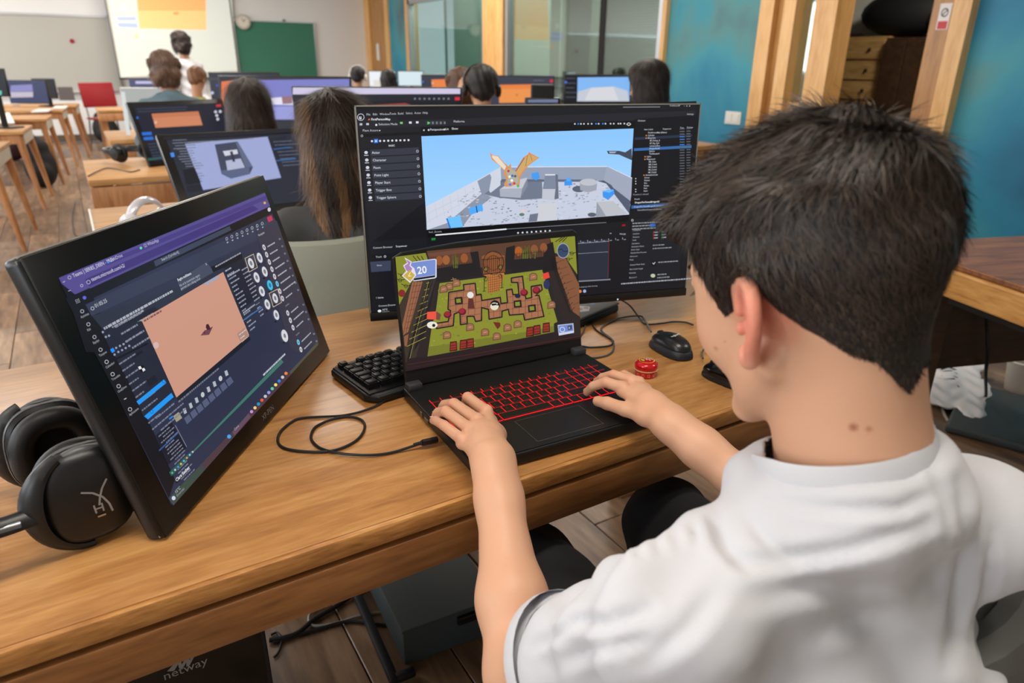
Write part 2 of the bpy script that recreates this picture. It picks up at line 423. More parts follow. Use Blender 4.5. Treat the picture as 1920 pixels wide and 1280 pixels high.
# ================================================================== THE ROOM
def wall_mat():
    m, nt, b = _m('turquoise_paint'); N = nt.nodes.new; L = nt.links.new
    tc = N('ShaderNodeTexCoord'); mp = N('ShaderNodeMapping'); mp.inputs['Scale'].default_value = (1, .9, .8)
    L(tc.outputs['Object'], mp.inputs[0])
    n1 = N('ShaderNodeTexNoise'); n1.inputs['Scale'].default_value = .75; n1.inputs['Detail'].default_value = 8; n1.inputs['Roughness'].default_value = .45; n1.inputs['Distortion'].default_value = .3; L(mp.outputs[0], n1.inputs['Vector'])
    cr = N('ShaderNodeValToRGB'); L(n1.outputs[0], cr.inputs[0]); e = cr.color_ramp.elements
    e[0].position = .3; e[0].color = lin((24, 98, 134)); e[1].position = .72; e[1].color = lin((84, 100, 112))
    for p, c in ((.42, (36, 130, 164)), (.49, (60, 148, 166)), (.54, (84, 142, 146)), (.60, (80, 112, 126))): q = e.new(p); q.color = lin(c)
    L(cr.outputs[0], b.inputs['Base Color']); b.inputs['Roughness'].default_value = .55
    return m
M['turq'] = wall_mat()
M['wallwhite'] = mat('wall_white_paint', (226, 227, 228), .7, bump=.1, bscale=60, var=.02)
M['wallgrey'] = mat('wall_light_paint', (196, 192, 182), .7, bump=.1, bscale=60)
M['base'] = mat('baseboard_paint', (92, 80, 70), .6)
M['alu'] = mat('aluminium', (196, 200, 204), .35, .8)
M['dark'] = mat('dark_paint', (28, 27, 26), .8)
M['ceil'] = mat('ceiling_tile', (226, 224, 216), .9)
M['chalk'] = mat('green_board', (54, 116, 94), .55, var=.08, vscale=1.5)
M['wboard'] = mat('whiteboard', (176, 176, 170), .3, var=.015)
M['paper'] = mat('paper', (226, 224, 218), .7)
def struct(o): o['kind'] = 'structure'; return o

flr = B().box((0.4, 5.6, -.06), (XR-XL+7.2, YB-YF+.6, .10)).obj('floor', M['floor']); struct(flr)
flr.location = (1.8, 0, -.012)
# the boards one can tell apart: shared mesh, one object each; the rest joined
pb = B().rbox((0, 0, -.006), (.192, 1.246, .012), .0022, 1); plank0 = pb.obj('plank', M['floor'], flr); pm = plank0.data
np_ = 0
restB = B()
for ix in range(-14, 26):
    x = ix*.195+.05; off = (ix*.437) % 1.25
    for iy in range(-3, 12):
        y = iy*1.25+off+.6
        if y > YB-.6: continue
        near = (x < 1.1 and y > -.2) or (1.1 <= x < 4.7 and .2 < y < 3.4)
        if near and np_ < 299 and x > -2.4:
            o = plank0 if np_ == 0 else bpy.data.objects.new('plank', pm)
            if np_: COL.objects.link(o); o.parent = flr
            o.location = (x-1.8, y, .012); np_ += 1
        else: restB.box((x-1.8, y, .008), (.192, 1.246, .008))
rp = restB.obj('far_planks', M['floor'], flr); rp['kind'] = 'stuff'

struct(B().box(((XL+XR)/2, (YB+YF)/2, ZC+.05), (XR-XL+.4, YB-YF+.4, .1)).obj('ceiling', M['ceil']))
struct(B().box(((XL+XR)/2, YB+.1, ZC/2), (XR-XL+.4, .2, ZC)).obj('wall_back', M['wallwhite']))
struct(B().box(((XL+XR)/2, YF-.1, ZC/2), (XR-XL+.4, .2, ZC)).obj('wall_front', M['wallgrey']))
wl = B(); ys = [YF]+[v for w in WIN_Y for v in (w-1.2, w+1.2)]+[YB]
for a, b_ in zip(ys[0::2], ys[1::2]): wl.box((XL-.1, (a+b_)/2, ZC/2), (.2, b_-a, ZC))
for w in WIN_Y: wl.box((XL-.1, w, .55), (.2, 2.4, 1.1)); wl.box((XL-.1, w, (2.8+ZC)/2), (.2, 2.4, ZC-2.8))
struct(wl.obj('wall_left', M['wallgrey']))
glass = mat('window_glass', (240, 245, 245), .02, trans=1., ior=1.1)
for i, w in enumerate(WIN_Y):
    f = B()
    for dy in (-1.17, 0, 1.17): f.box((XL-.1, w+dy, 1.95), (.08, .06, 1.7))
    for z in (1.13, 2.77): f.box((XL-.1, w, z), (.08, 2.4, .06))
    fo = struct(f.obj('window_%d' % (i+3), M['white'])); B().box((XL-.1, w, 1.95), (.01, 2.34, 1.6)).obj('pane', glass, fo)
struct(B().box(((XL+XR)/2, YB-.012, .06), (XR-XL, .024, .12)).obj('baseboard_back', M['base']))
PLACE = ['the foreground desk', 'the second light desk', 'the desk before the turquoise wall', 'the nearest left table', 'the middle left tables', 'the small far monitor', 'the far white monitors', 'the side desk', 'the left windows near the camera', 'the space before the projection screen', 'the space before the whiteboard']
for i, (x, y) in enumerate(PANELS):
    r = empty('ceiling_light', (x, y, ZC-.06), 0, 'slim white ceiling light panel above '+PLACE[i], 'light', 'ceiling light panels')
    B().rbox((0, 0, .02), (1.25, .34, .06), .01).obj('housing', M['white'], r)
    B().box((0, 0, -.014), (1.18, .28, .006)).obj('diffuser', emit_mat('diffuser_%d' % i, (255, 244, 226), 1.2) if i == 0 else bpy.data.materials['diffuser_0'], r)

# ---- right wall: panels, windows, door assembly (extents read at eye height)
def ry(px): return float(onx(px, 130, XR)[1])
def wseg(name, p0, p1, z0, z1, m, t=.16, dx=0., parent=None):
    y1, y0 = ry(p0), ry(p1) if p1 < 1e4 else YF
    o = B().box((XR+t/2+dx, (y0+y1)/2, (z0+z1)/2), (t, y1-y0, z1-z0)).obj(name, m, parent); return o
struct(wseg('wall_right', 735, 769, 0, ZC, M['turq']))
struct(wseg('wall_right.001', 1247, 1422, 0, ZC, M['turq']))
struct(wseg('wall_right.002', 1808, 1e5, 0, ZC, M['turq']))
wd = struct(wseg('door_2', 690, 735, 0, ZC, M['trimwood_d'], .1)); B().rbox((XR-.012, ry(712), 1.5), (.02, .12, .3), .004).obj('notice', M['white'], wd)
wseg('door_edge', 690, 700, 0, ZC, M['trimwood'], .03, -.03, wd); wseg('door_edge', 728, 735, 0, ZC, M['trimwood'], .03, -.03, wd)
ZT = 2.25
def trims(n, p0, p1, z0, z1, m, t, dx=0.): return struct(wseg('trim_%d' % n, p0, p1, z0, z1, m, t, dx))
trims(1, 912, 949, 0, ZC, M['trimwood'], .2, -.06); trims(2, 1240, 1247, 0, ZC, M['trimwood'], .2, -.05); trims(3, 766, 771, 0, ZC, M['trimwood'], .2, -.03)
trims(4, 1422, 1447, 0, ZC, M['trimwood'], .22, -.08); trims(5, 1447, 1462, 0, ZC, M['trimwood_d'], .22, -.02); trims(6, 1462, 1484, 0, ZC, M['trimwood'], .22, -.06)
trims(7, 1518, 1558, 0, ZC, M['trimwood'], .22, -.05); trims(8, 1775, 1808, 0, ZC, M['trimwood'], .24, -.09)
trims(9, 1484, 1518, 0, 1.0, M['trimwood'], .16); trims(10, 769, 912, 0, .72, M['wallwhite'], .16); trims(11, 949, 1240, 0, .72, M['wallwhite'], .16)
trims(12, 1558, 1719, 2.6, ZC, M['trimwood'], .16)
def glass_pane():
    m, nt, b = _m('tinted_glass'); N = nt.nodes.new
    tr = N('ShaderNodeBsdfTransparent'); tr.inputs[0].default_value = (.72, .80, .76, 1)
    gl = N('ShaderNodeBsdfGlossy'); gl.inputs['Roughness'].default_value = .04; gl.inputs[0].default_value = (.8, .9, .86, 1)
    mx = N('ShaderNodeMixShader'); mx.inputs[0].default_value = .22
    nt.links.new(tr.outputs[0], mx.inputs[1]); nt.links.new(gl.outputs[0], mx.inputs[2]); nt.links.new(mx.outputs[0], nt.nodes['Material Output'].inputs[0]); return m
M['tint'] = glass_pane()
slat = mat('blind_slat', (128, 142, 134), .5)
for wi, (p0, p1) in enumerate(((771, 912), (949, 1240))):
    y1, y0 = ry(p0), ry(p1); yc = (y0+y1)/2
    fr = B()
    for y in (y0+.04, y1-.04): fr.box((XR+.02, y, 1.6), (.1, .07, 1.8))
    for z in (.75, 2.28): fr.box((XR+.02, yc, z), (.1, y1-y0, .07))
    fo = struct(fr.obj('window_%d' % (wi+1), M['alu']))
    B().box((XR+.03, yc, 1.52), (.008, y1-y0-.1, 1.5)).obj('pane', M['tint'], fo)
    sb = B(); ya = y0+.08; yb = y0+(y1-y0)*(.55 if wi == 0 else .62)
    for k in range(52): sb.box((XR+.12, (ya+yb)/2, .82+k*.028), (.022, yb-ya, .003))
    so = sb.obj('blind', slat, fo); so['kind'] = 'stuff'
    B().box((XR+.11, yb+.03, 1.55), (.03, .03, 1.45)).obj('frame_bar', M['alu'], fo)
    struct(B().box((XR+1.3, yc, 1.5), (.05, y1-y0+1.6, 3.)).obj('wall_corridor' + ('' if wi == 0 else '.001'), mat('corridor_paint_%d' % wi, (132, 150, 140) if wi == 0 else (88, 98, 88), .6, var=.15, vscale=1.)))
area_light('corridor_light', (XR+.7, 9.6, 2.9), (XR+.7, 9.6, 0), .6, 7, 120, (.9, 1., .96))
B_ = B(); B_.box((XR+.05, ry(1501), 1.6), (.008, .45, 1.3)); gl_ = B_.obj('pane', M['tint'], bpy.data.objects['trim_9'])
# open door leaf with a small notice
yl1, yl0 = ry(1719), ry(1775)
leaf = struct(B().rbox((XR+.06, (yl0+yl1)/2, 1.3), (.045, yl1-yl0, 2.6), .004).obj('door_1', M['trimwood_d']))
cv = Canvas(lambda x, y: (x, y)); cv.poly([(-.055, -.1), (.055, -.1), (.055, .1), (-.055, .1)], (226, 222, 222)); cv.poly([(-.045, -.095), (.045, -.095), (.045, -.035), (-.045, -.035)], (196, 46, 56)); cv.disc((0, .03), .035, (60, 60, 70)); cv.disc((0, .03), .024, (222, 218, 220)); cv.seg([(-.02, .01), (.02, .05)], .01, (60, 60, 70))
st = cv.obj('notice', M['print'], leaf); p = onx(1770, 31, XR+.035); st.matrix_basis = Matrix(((0, 0, -1, p[0]), (-.75, 0, 0, p[1]), (0, .85, 0, p[2]), (0, 0, 0, 1)))
# dim room beyond the doorway
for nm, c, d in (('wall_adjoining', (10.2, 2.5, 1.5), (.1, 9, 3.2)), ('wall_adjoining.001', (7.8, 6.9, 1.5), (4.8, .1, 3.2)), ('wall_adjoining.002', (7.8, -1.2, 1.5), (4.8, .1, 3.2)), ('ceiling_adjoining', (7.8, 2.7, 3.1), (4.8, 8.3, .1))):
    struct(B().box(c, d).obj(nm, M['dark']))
wf = struct(B().box((8.52, 5.3, 2.3), (.06, 1.4, 1.3)).obj('window_20', M['white'])); 
q0, q1 = onx(1496, 40, 8.4), onx(1548, 40, 8.4)
B().box((8.44, (q0[1]+q1[1])/2, q0[2]+.35), (.04, (q0[1]-q1[1])*.45, .8)).obj('pane', emit_mat('daylit_pane', (236, 248, 250), 1.), wf)
sb = B()
for k in range(40): sb.box((8.4, (q0[1]+q1[1])/2, .3+k*.035), (.02, 1.5, .022))
so = sb.obj('blind', mat('grey_blind', (150, 150, 138), .6), wf); so['kind'] = 'stuff'
area_light('next_room_fill', (6.6, 3.2, 2.95), (7.8, 3.6, 0), .5, .5, 60, (1., .9, .75))  # added lamp without a fixture, brightens the chest of drawers
# chest of drawers in the next room
X8 = 8.0; d0, d1 = onx(1555, 70, X8), onx(1668, 70, X8); yc = (d0[1]+d1[1])/2; wY = abs(d0[1]-d1[1])
ztop = float(onx(1610, 69, X8)[2])
r = empty('chest_of_drawers', (X8+.25, yc, 0), 0, 'pale wooden chest of drawers in the dim room past the open doorway', 'drawers')
M['drawer'] = wood('drawer_wood', (140, 108, 64), (168, 134, 84), (186, 152, 100), 'Y', .8, .5, 0)
B().rbox((0, 0, ztop/2), (.5, wY, ztop), .01).obj('body', M['drawer'], r)
nd = 7; dh = (ztop-.08)/nd
for k in range(nd):
    dd = B().rbox((-.262, 0, .05+dh*(k+.5)), (.03, wY-.06, dh-.02), .006).obj('drawer', M['drawer'], r)
    for sy in (-.18, .18): B().ell((-.29, sy*wY*1.4, .05+dh*(k+.5)), (.02, .02, .02), nu=8, nv=6).obj('knob', M['dark_metal'], dd)
w0, w1 = onx(1662, 75, 7.9), onx(1745, 75, 7.9)
r = empty('cupboard', (8.2, (w0[1]+w1[1])/2, 0), 0, 'dark brown cupboard beside the pale chest of drawers', 'cupboard')
zc_ = float(onx(1700, 70, 7.9)[2]); wy_ = abs(w0[1]-w1[1])
B().rbox((0, 0, zc_/2), (.6, wy_, zc_), .01).obj('body', M['brownpanel'], r)
for sy in (-1, 1): B().rbox((-.31, sy*wy_*.25, zc_/2), (.02, wy_*.48, zc_-.06), .004).obj('door', M['brownpanel'], r)
k0, k1 = onx(1600, 66, 7.7), onx(1735, 66, 7.7)
kr = empty('black_bag', (8.15, (k0[1]+k1[1])/2, ztop+.012), 0, 'black bags piled on top of the chest of drawers', 'bag')
B().ell((0, .1, .22), (.22, .55, .24), nu=16, nv=10).ell((0, -.45, .16), (.2, .4, .18), nu=16, nv=10).obj('sack', M['bag'], kr, True)
B().tube(cr_spline([(0, -.2, .38), (-.05, 0, .5), (0, .25, .42)], 6), .012).obj('strap', M['bag'], kr, True)
# light switch
p = onx(1375, 221, XR); r = empty('light_switch', (XR-.004, p[1], p[2]), 0, 'white double light switch plate on the turquoise wall', 'switch')
B().rbox((0, 0, 0), (.012, .19, .115), .003).obj('plate', M['white'], r)
for sy in (-.04, .04): B().rbox((-.008, sy, 0), (.008, .06, .075), .002).obj('rocker', M['white'], r)

# ---- back wall boards
YW = YB-.03
def bw(x, y, Y=YW): return ony(x, y, Y)
tl, bl = bw(30, 27), bw(228, 168)
zt, zb = float(bw(120, 29)[2]), float(bw(180, 170)[2]); x1 = float(bl[0]); x0 = x1-3.6
r = empty('whiteboard', ((x0+x1)/2, YW, (zt+zb)/2), 0, 'wide grey-white whiteboard on the far wall left of the projection screen', 'whiteboard')
w, h = x1-x0, zt-zb
B().box((0, 0, 0), (w, .02, h)).obj('panel', M['wboard'], r)
f = B().box((0, -.012, h/2), (w+.04, .03, .035)).box((0, -.012, -h/2), (w+.04, .03, .035)).box((w/2, -.012, 0), (.035, .03, h)).box((-w/2, -.012, 0), (.035, .03, h)); f.obj('frame', M['alu'], r)
B().box((0, -.05, -h/2-.01), (w*.9, .07, .015)).obj('pen_tray', M['white'], r)
p = bw(135, 77); B().cyl((p[0]-r.location.x, -.012, p[2]-r.location.z), (p[0]-r.location.x, -.022, p[2]-r.location.z), .035, n=12).obj('magnet', M['red'], r)
# projection screen, standing slightly skewed before the wall
pL, pR = ony(226, 146, YB-.45), ony(446, 133, YB-.45)
pR = CAM+(pR-CAM)*((1.28-pL[2])/(1.28-pR[2]))*.93; pR[2] = pL[2]
if pR[1] > YB-.1: pR = ony(446, 134, YB-.1); pR[2] = pL[2]
exs = A(pR[0]-pL[0], pR[1]-pL[1], 0); ws = float(np.linalg.norm(exs)); exs /= ws; ns = A(exs[1], -exs[0], 0)
cbot = (pL+pR)/2
mw = Matrix(((exs[0], 0, ns[0], cbot[0]), (exs[1], 0, ns[1], cbot[1]), (0, 1, 0, cbot[2]), (0, 0, 0, 1)))
r = empty('projection_screen', mw=mw, label='pale projection screen showing an orange square, hung at the far wall', cat='screen')
def plane_T(c, ex, ey, n):
    def T(x, y):
        d = ray(x, y); t = ((c-CAM)@n)/(d@n); p = CAM+d*t-c; return (float(p@ex), float(p@ey))
    return T
hs = ZC-.12-cbot[2]
B().box((0, hs/2, -.004), (ws, hs, .006)).obj('fabric', M['white'], r)
B().cyl((-ws/2-.05, hs, -.02), (ws/2+.05, hs, -.02), .05).obj('case', M['white'], r, True)
B().box((0, -.012, 0), (ws+.03, .03, .02)).obj('bottom_bar', mat('bar_dark', (40, 42, 46), .5), r)
for sx in (-1, 1): B().box((sx*(ws/2+.012), hs/2, 0), (.022, hs, .012)).obj('edge_strip', mat('strip_grey', (118, 118, 116), .5) if sx < 0 else mat('strip_dark', (60, 62, 62), .5), r)
Tp = plane_T(cbot, exs, A(0, 0, 1), ns); cv = Canvas(Tp, .0015, 2e-5)
cv.poly([Tp_ for Tp_ in ((203, 0), (227, 145), (445, 132), (429, -60), (195, -60))], (200, 204, 196))
cv.poly([(250, -70), (262, 53), (387, 56), (384, -70)], (240, 168, 108)); cv.poly([(258, 20), (262, 53), (387, 56), (386, 20)], (244, 188, 128))
cv.poly([(219, 32), (221, 38), (255, 38), (254, 32)], (164, 178, 236)); cv.poly([(221, 43), (222, 50), (258, 52), (257, 44)], (164, 178, 236))
cv.disc((256, 67), 4, (240, 196, 150)); cv.seg([(262, 68), (310, 70)], 2.5, (226, 220, 206)); cv.disc((232, 14), 5, (236, 236, 232)); cv.disc((330, 25), 6, (206, 148, 96), 2.5)
cv.obj('projected_image', attr_mat('projected', .8, .62, .35, .1), r)
# chalkboard
a, b_ = bw(437, 40), bw(596, 140); zt = float(bw(588, 43)[2]); zb = float(b_[2])-.12
x0, x1 = float(a[0]), float(b_[0])
r = empty('chalkboard', ((x0+x1)/2, YW, (zt+zb)/2), 0, 'green chalkboard on the far wall right of the projection screen', 'chalkboard')
w, h = x1-x0, zt-zb
B().box((0, 0, 0), (w, .02, h)).obj('panel', M['chalk'], r)
f = B().box((0, -.01, h/2), (w+.03, .03, .02)).box((0, -.01, -h/2), (w+.03, .03, .02)).box((w/2, -.01, 0), (.02, .03, h)).box((-w/2, -.01, 0), (.02, .03, h)); f.obj('frame', M['alu'], r)
B().rbox((w*.12, -.02, h/2+.02), (.05, .03, .04), .005).obj('clip', M['metal_grey'], r)
p = bw(456, 41, YB-.08); r = empty('wall_clock', p, 0, 'small round wall clock at the top corner of the green chalkboard', 'clock')
Rx = Matrix.Rotation(pi/2, 3, 'X')
B().lathe([(.001, .02), (.105, .02), (.128, .012), (.13, -.02), (.001, -.02)], R=Rx, n=28).obj('case', mat('clock_rim', (176, 172, 160), .4), r, True)
cv = Canvas(None, 0, 1e-4); cv.disc((0, 0), .1, (212, 208, 196)); cv.seg([(0, 0), (.035, .045)], .012, (40, 40, 40)); cv.seg([(0, 0), (-.03, .07)], .008, (40, 40, 40))
for k in range(12): cv.seg([(sin(k*pi/6)*.082, cos(k*pi/6)*.082), (sin(k*pi/6)*.094, cos(k*pi/6)*.094)], .006, (60, 60, 60))
o = cv.obj('dial', M['print'], r); o.rotation_euler = (pi/2, 0, 0); o.location = (0, -.0205, 0)

# ================================================================== DESKS
def desk(name, x0, x1, y0, y1, z, label, mats=None, leg=.06, th=.03, ap=.09, rz=0., cat='desk', group=None, lip=True):
    top, edge, apr, lg = mats
    w, d = x1-x0, y1-y0
    r = empty(name, ((x0+x1)/2, (y0+y1)/2, 0), rz, label, cat, group)
    B().rbox((0, .0, z-th/2), (w, d, th), .004, 2).obj('tabletop', top, r, True)
    if lip:
        B().rbox((0, -d/2-.004, z-th/2-.0006), (w, .009, th), .003, 2).obj('front_edge', edge, r, True)
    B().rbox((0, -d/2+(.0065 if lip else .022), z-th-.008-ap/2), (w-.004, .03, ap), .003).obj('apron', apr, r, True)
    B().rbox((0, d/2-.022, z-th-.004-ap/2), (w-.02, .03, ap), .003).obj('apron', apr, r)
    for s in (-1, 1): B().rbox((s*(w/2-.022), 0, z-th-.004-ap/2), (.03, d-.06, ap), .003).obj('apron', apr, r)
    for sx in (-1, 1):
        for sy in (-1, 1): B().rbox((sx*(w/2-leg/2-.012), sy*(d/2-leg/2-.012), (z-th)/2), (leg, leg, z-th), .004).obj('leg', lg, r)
    return r
Zd = .75; Y0 = .698
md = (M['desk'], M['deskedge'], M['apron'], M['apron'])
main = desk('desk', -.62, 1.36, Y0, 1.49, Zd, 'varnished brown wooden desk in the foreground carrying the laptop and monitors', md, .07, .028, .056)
mdl = (M['desk_l'], M['desk_l'], M['leg_l'], M['leg_l'])
desk('desk', 0., 2.1, 2.36, 3.14, .75, 'light wooden desk carrying the silver headphones, behind the foreground desk', mdl, .07)
_d2 = bpy.data.objects['desk.001']; B().rbox((-1.05, 0, .735), (.008, .78, .034), .002).obj('edge_strip', M['white'], _d2)
desk('desk', .02, 2.1, 3.96, 4.8, .75, 'light wooden desk with the dark headphones on its left end', mdl, .09, .03, .11)
desk('desk', .22, 2.2, 6.0, 6.85, .75, 'third light wooden desk behind the foreground desk, beside the seated denim jacket', mdl, .07)
desk('desk', 2.45, 4.1, 3.72, 4.4, .75, 'light wooden desk under the monitor in front of the turquoise wall', mdl, .07)
desk('desk', 2.5, 4.4, 5.15, 6.15, .75, 'light wooden desk under the two orange-screened monitors', mdl, .07)
desk('desk', 3.2, 4.8, 9.1, 9.95, .75, 'farthest light wooden desk under the white-screened monitors', mdl, .07)
desk('desk', .3, 2.0, 9.9, 10.6, .75, 'light wooden desk under the small far monitor left of the denim jacket', mdl, .07)
# side desk at right
pA = onz(1795, 496, .75); pB = onz(1920, 537, .75); dirv = (pA-pB)/np.linalg.norm(pA-pB); perp = A(dirv[1], -dirv[0], 0)
L0 = pB-dirv*1.1; L1 = pA+dirv*.28; ww = .9; ctr = (L0+L1)/2+perp*ww/2; ln = float(np.linalg.norm(L1-L0))
ang = atan2(dirv[1], dirv[0])-pi/2
r = empty('side_desk', (ctr[0], ctr[1], 0), ang, 'dark-topped wooden desk with a thick pale edge at the right', 'desk')
B().rbox((0, 0, .742), (ww, ln, .016), .003).obj('tabletop', M['sidedesk'], r)
B().rbox((-ww/2+.01, 0, .692), (.05, ln, .082), .006).obj('edge_board', M['sideedge'], r); B().rbox((0, ln/2-.02, .692), (ww-.06, .04, .082), .006).obj('edge_board', M['sideedge'], r)
B().rbox((0, ln/2-.06, .50), (ww-.12, .03, .39), .003).obj('modesty_panel', M['brownpanel'], r)
B().rbox((-ww/2+.14, ln*.1, .63), (.2, ln*.5, .03), .003).obj('cable_tray', M['plastic'], r)
B().rbox((-ww/2+.12, ln/2-.12, .36), (.07, .07, .7), .004).obj('leg', M['brownpanel'], r); B().rbox((ww/2-.1, ln/2-.12, .36), (.09, .09, .7), .004).obj('leg', M['brownpanel'], r); B().rbox((ww/2-.1, -ln/2+.1, .36), (.09, .09, .7), .004).obj('leg', M['brownpanel'], r)
B().rbox((-ww/2+.1, -ln/2+.1, .36), (.07, .07, .7), .004).obj('leg', M['brownpanel'], r)

# splay-legged tables at left
M['endcap'] = mat('end_board_lit', (188, 182, 166), .5)  # off-white stands in for the lit ends of the wooden tables
LT = [((0, 292), (16, 256), 'nearest'), ((50, 245), (73, 228), 'second'), ((92, 222), (108, 210), 'third'), ((122, 206), (137, 198), 'fourth'), ((147, 198), (155, 191), 'farthest')]
lt_lab = ['nearest of the splay-legged wooden tables along the left side', 'splay-legged wooden table with white paper, second from the front at left', 'splay-legged wooden table carrying the pale laptop screen at left',
          'splay-legged wooden table carrying the black monitor back at left', 'splay-legged wooden table nearest the whiteboard at left']
tabs = []
for i, (f_, b_, wd_) in enumerate(LT):
    pf, pk = onz(*f_, .70), onz(*b_, .70)
    dpt = .78; x1 = float(pf[0]); y0 = float(pf[1]); wdt = 1.5
    if i == 0: x1 -= .02; y0 = 6.1
    r = empty('splay_leg_table', (x1-wdt/2, y0+dpt/2, 0), radians(-4), lt_lab[i], 'table', None)
    B().rbox((0, 0, .685), (wdt, dpt, .03), .005).obj('tabletop', M['desk_l'], r)
    B().rbox((wdt/2-.02, 0, .625), (.03, dpt-.1, .09), .004).obj('end_board', M['endcap'], r)
    for sy in (-1, 1): B().rbox((0, sy*(dpt/2-.03), .63), (wdt-.1, .025, .08), .003).obj('apron', M['leg_l'], r)
    for sx in (-1, 1):
        for sy in (-1, 1):
            a0 = (sx*(wdt/2-.05), sy*(dpt/2-.05), .67); a1 = (sx*(wdt/2+.03), sy*(dpt/2+.0), 0.)
            B().cyl(a1, a0, .016, .034, 10).obj('leg', M['leg_l'], r, True)
    tabs.append((x1, y0))

# ================================================================== SCREENS AND MONITORS
def rect_frame(c, yaw, tilt, w, h):
    """upright rectangle: centre c, yaw (0 faces the viewer's side, -Y), leaning back by tilt"""
    yaw = radians(yaw); tilt = radians(tilt)
    n0 = A(sin(yaw), -cos(yaw), 0); ex = A(cos(yaw), sin(yaw), 0); z = A(0, 0, 1)
    n = n0*cos(tilt)+z*sin(tilt); ey = z*cos(tilt)-n0*sin(tilt)
    o = A(*c)-ey*h/2
    mw = Matrix(((ex[0], ey[0], n[0], o[0]), (ex[1], ey[1], n[1], o[1]), (ex[2], ey[2], n[2], o[2]), (0, 0, 0, 1)))
    return o, ex, ey, n, mw
class PC(Canvas):
    """picture drawn on a display: shapes given where the photograph shows them, laid on the display's own plane"""
    def __init__(s, o, ex, ey, n, z0, dz=4e-6):
        Canvas.__init__(s, plane_T(o+n*z0, ex, ey, n), z0, dz)
    def lt(s, t, x, y, hm, col, bold=0.):
        cx, cy = s.T(x, y); V, F = glyphs(t, bold); k = hm/.7
        s._push([(cx+a*k, cy+b*k) for a, b in V], F, col); s.z += s.dz; return s
    def lr(s, x, y, w, h, col):
        cx, cy = s.T(x, y); s._push([(cx, cy), (cx+w, cy), (cx+w, cy-h), (cx, cy-h)], [(0, 1, 2, 3)], col); s.z += s.dz; return s
    def ld(s, x, y, r, col, n=14):
        cx, cy = s.T(x, y); s._push([(cx+r*cos(2*pi*i/n), cy+r*sin(2*pi*i/n)) for i in range(n)], [tuple(range(n))], col); s.z += s.dz; return s
    def lines(s, x, y, rows, dyr, w, h, col, seed=0, indent=0.):
        rg = random.Random(seed); cx, cy = s.T(x, y)
        for i in range(rows):
            xx = cx+rg.random()*indent; ww = w*(.45+.55*rg.random()); yy = cy-i*dyr; k = xx
            while k < xx+ww:
                wl_ = .002+rg.random()*.006; s._push([(k, yy), (k+wl_, yy), (k+wl_, yy-h), (k, yy-h)], [(0, 1, 2, 3)], col); k += wl_+.0012
        s.z += s.dz; return s
def qz(ox, oy, sc): return lambda *p: [(ox+x/sc, oy+y/sc) for x, y in p]

# ---- large monitor behind the laptop
mc = (.7643, 1.1519, 1.0114); MWd, MH = .687, .4016
o, ex, ey, n, mw = rect_frame(mc, -15.83, 2.54, MWd, MH)
mon = empty('monitor', mw=mw, label='large widescreen monitor behind the gaming laptop showing a grey arena under blue sky', cat='monitor')
B().rbox((0, MH/2, -.012), (MWd, MH, .022), .004, 2).obj('housing', M['plastic'], mon, True)
B().rbox((0, MH/2, -.035), (MWd*.7, MH*.55, .05), .02, 3).obj('rear_cover', M['plastic'], mon, True)
rim = B()
for c_, d_ in (((0, MH-.0012, .0005), (MWd, .0024, .0022)), ((-MWd/2+.0012, MH/2, .0005), (.0024, MH, .0022)), ((MWd/2-.0012, MH/2, .0005), (.0024, MH, .0022))): rim.box(c_, d_)
rim.obj('rim', M['silver'], mon)
B().rbox((0, .0085, .0012), (MWd, .017, .004), .0012).obj('chin', M['plastic'], mon, True)
B().ell((.18, .004, .0034), (.0018, .0018, .0008), nu=8, nv=6).obj('power_light', emit_mat('led_white', (230, 240, 255), 1.), mon)
zl = (mw.inverted() @ Vector((mw.translation.x, mw.translation.y, Zd)))   # desk below the screen
stem_top = mw @ Vector((0, .1, -.135)); sx_, sy_ = stem_top.x, stem_top.y
B().rbox((0, .15, -.09), (.07, .07, .1), .012).obj('stand_arm', M['plastic'], mon, True)
stand = B().rbox((0, 0, 0), (.05, .04, .28), .008)
so = stand.obj('stand_neck', M['plastic'], mon); so.matrix_basis = mw.inverted() @ Matrix.Translation((sx_, sy_, Zd+.155))
so = B().rbox((0, 0, 0), (.24, .17, .012), .005).obj('stand_foot', M['plastic'], mon); so.matrix_basis = mw.inverted() @ Matrix.Translation((sx_, sy_+.06, Zd+.0075)) @ Matrix.Rotation(radians(-15), 4, 'Z')
q = qz(640, 170, 2.8235)
cv = PC(o, ex, ey, n, .0007)
cx0, cx1, cy0, cy1 = -MWd/2+.004, MWd/2-.004, .018, MH-.004
cv._push([(cx0, cy0), (cx1, cy0), (cx1, cy1), (cx0, cy1)], [(0, 1, 2, 3)], (20, 21, 27)); cv.z += 4e-6
cv.poly(q((75, 112), (1880, 55), (1878, 130), (80, 190)), (24, 25, 31)); cv.poly(q((80, 150), (300, 140), (300, 165), (82, 172)), (30, 31, 38))
cv.poly(q((82, 165), (1874, 105), (1872, 150), (84, 200)), (33, 35, 43))
cv.poly(q((88, 200), (415, 190), (440, 590), (165, 800), (150, 800)), (27, 29, 36)); cv.poly(q((105, 230), (415, 218), (416, 232), (107, 246)), (14, 15, 19))
cv.ring(q((103, 140))[0], 6.2, 1.2, (196, 200, 208)); cv.lt('u', *q((94, 150))[0], .0062, (220, 222, 228), .04)
for t, x, y in (('File', 133, 131), ('Edit', 167, 130), ('Window', 203, 129), ('Tools', 256, 127), ('Build', 299, 126), ('Select', 341, 124), ('Actor', 387, 123), ('Help', 430, 122)): cv.lt(t, *q((x, y))[0], .0036, (200, 204, 212))
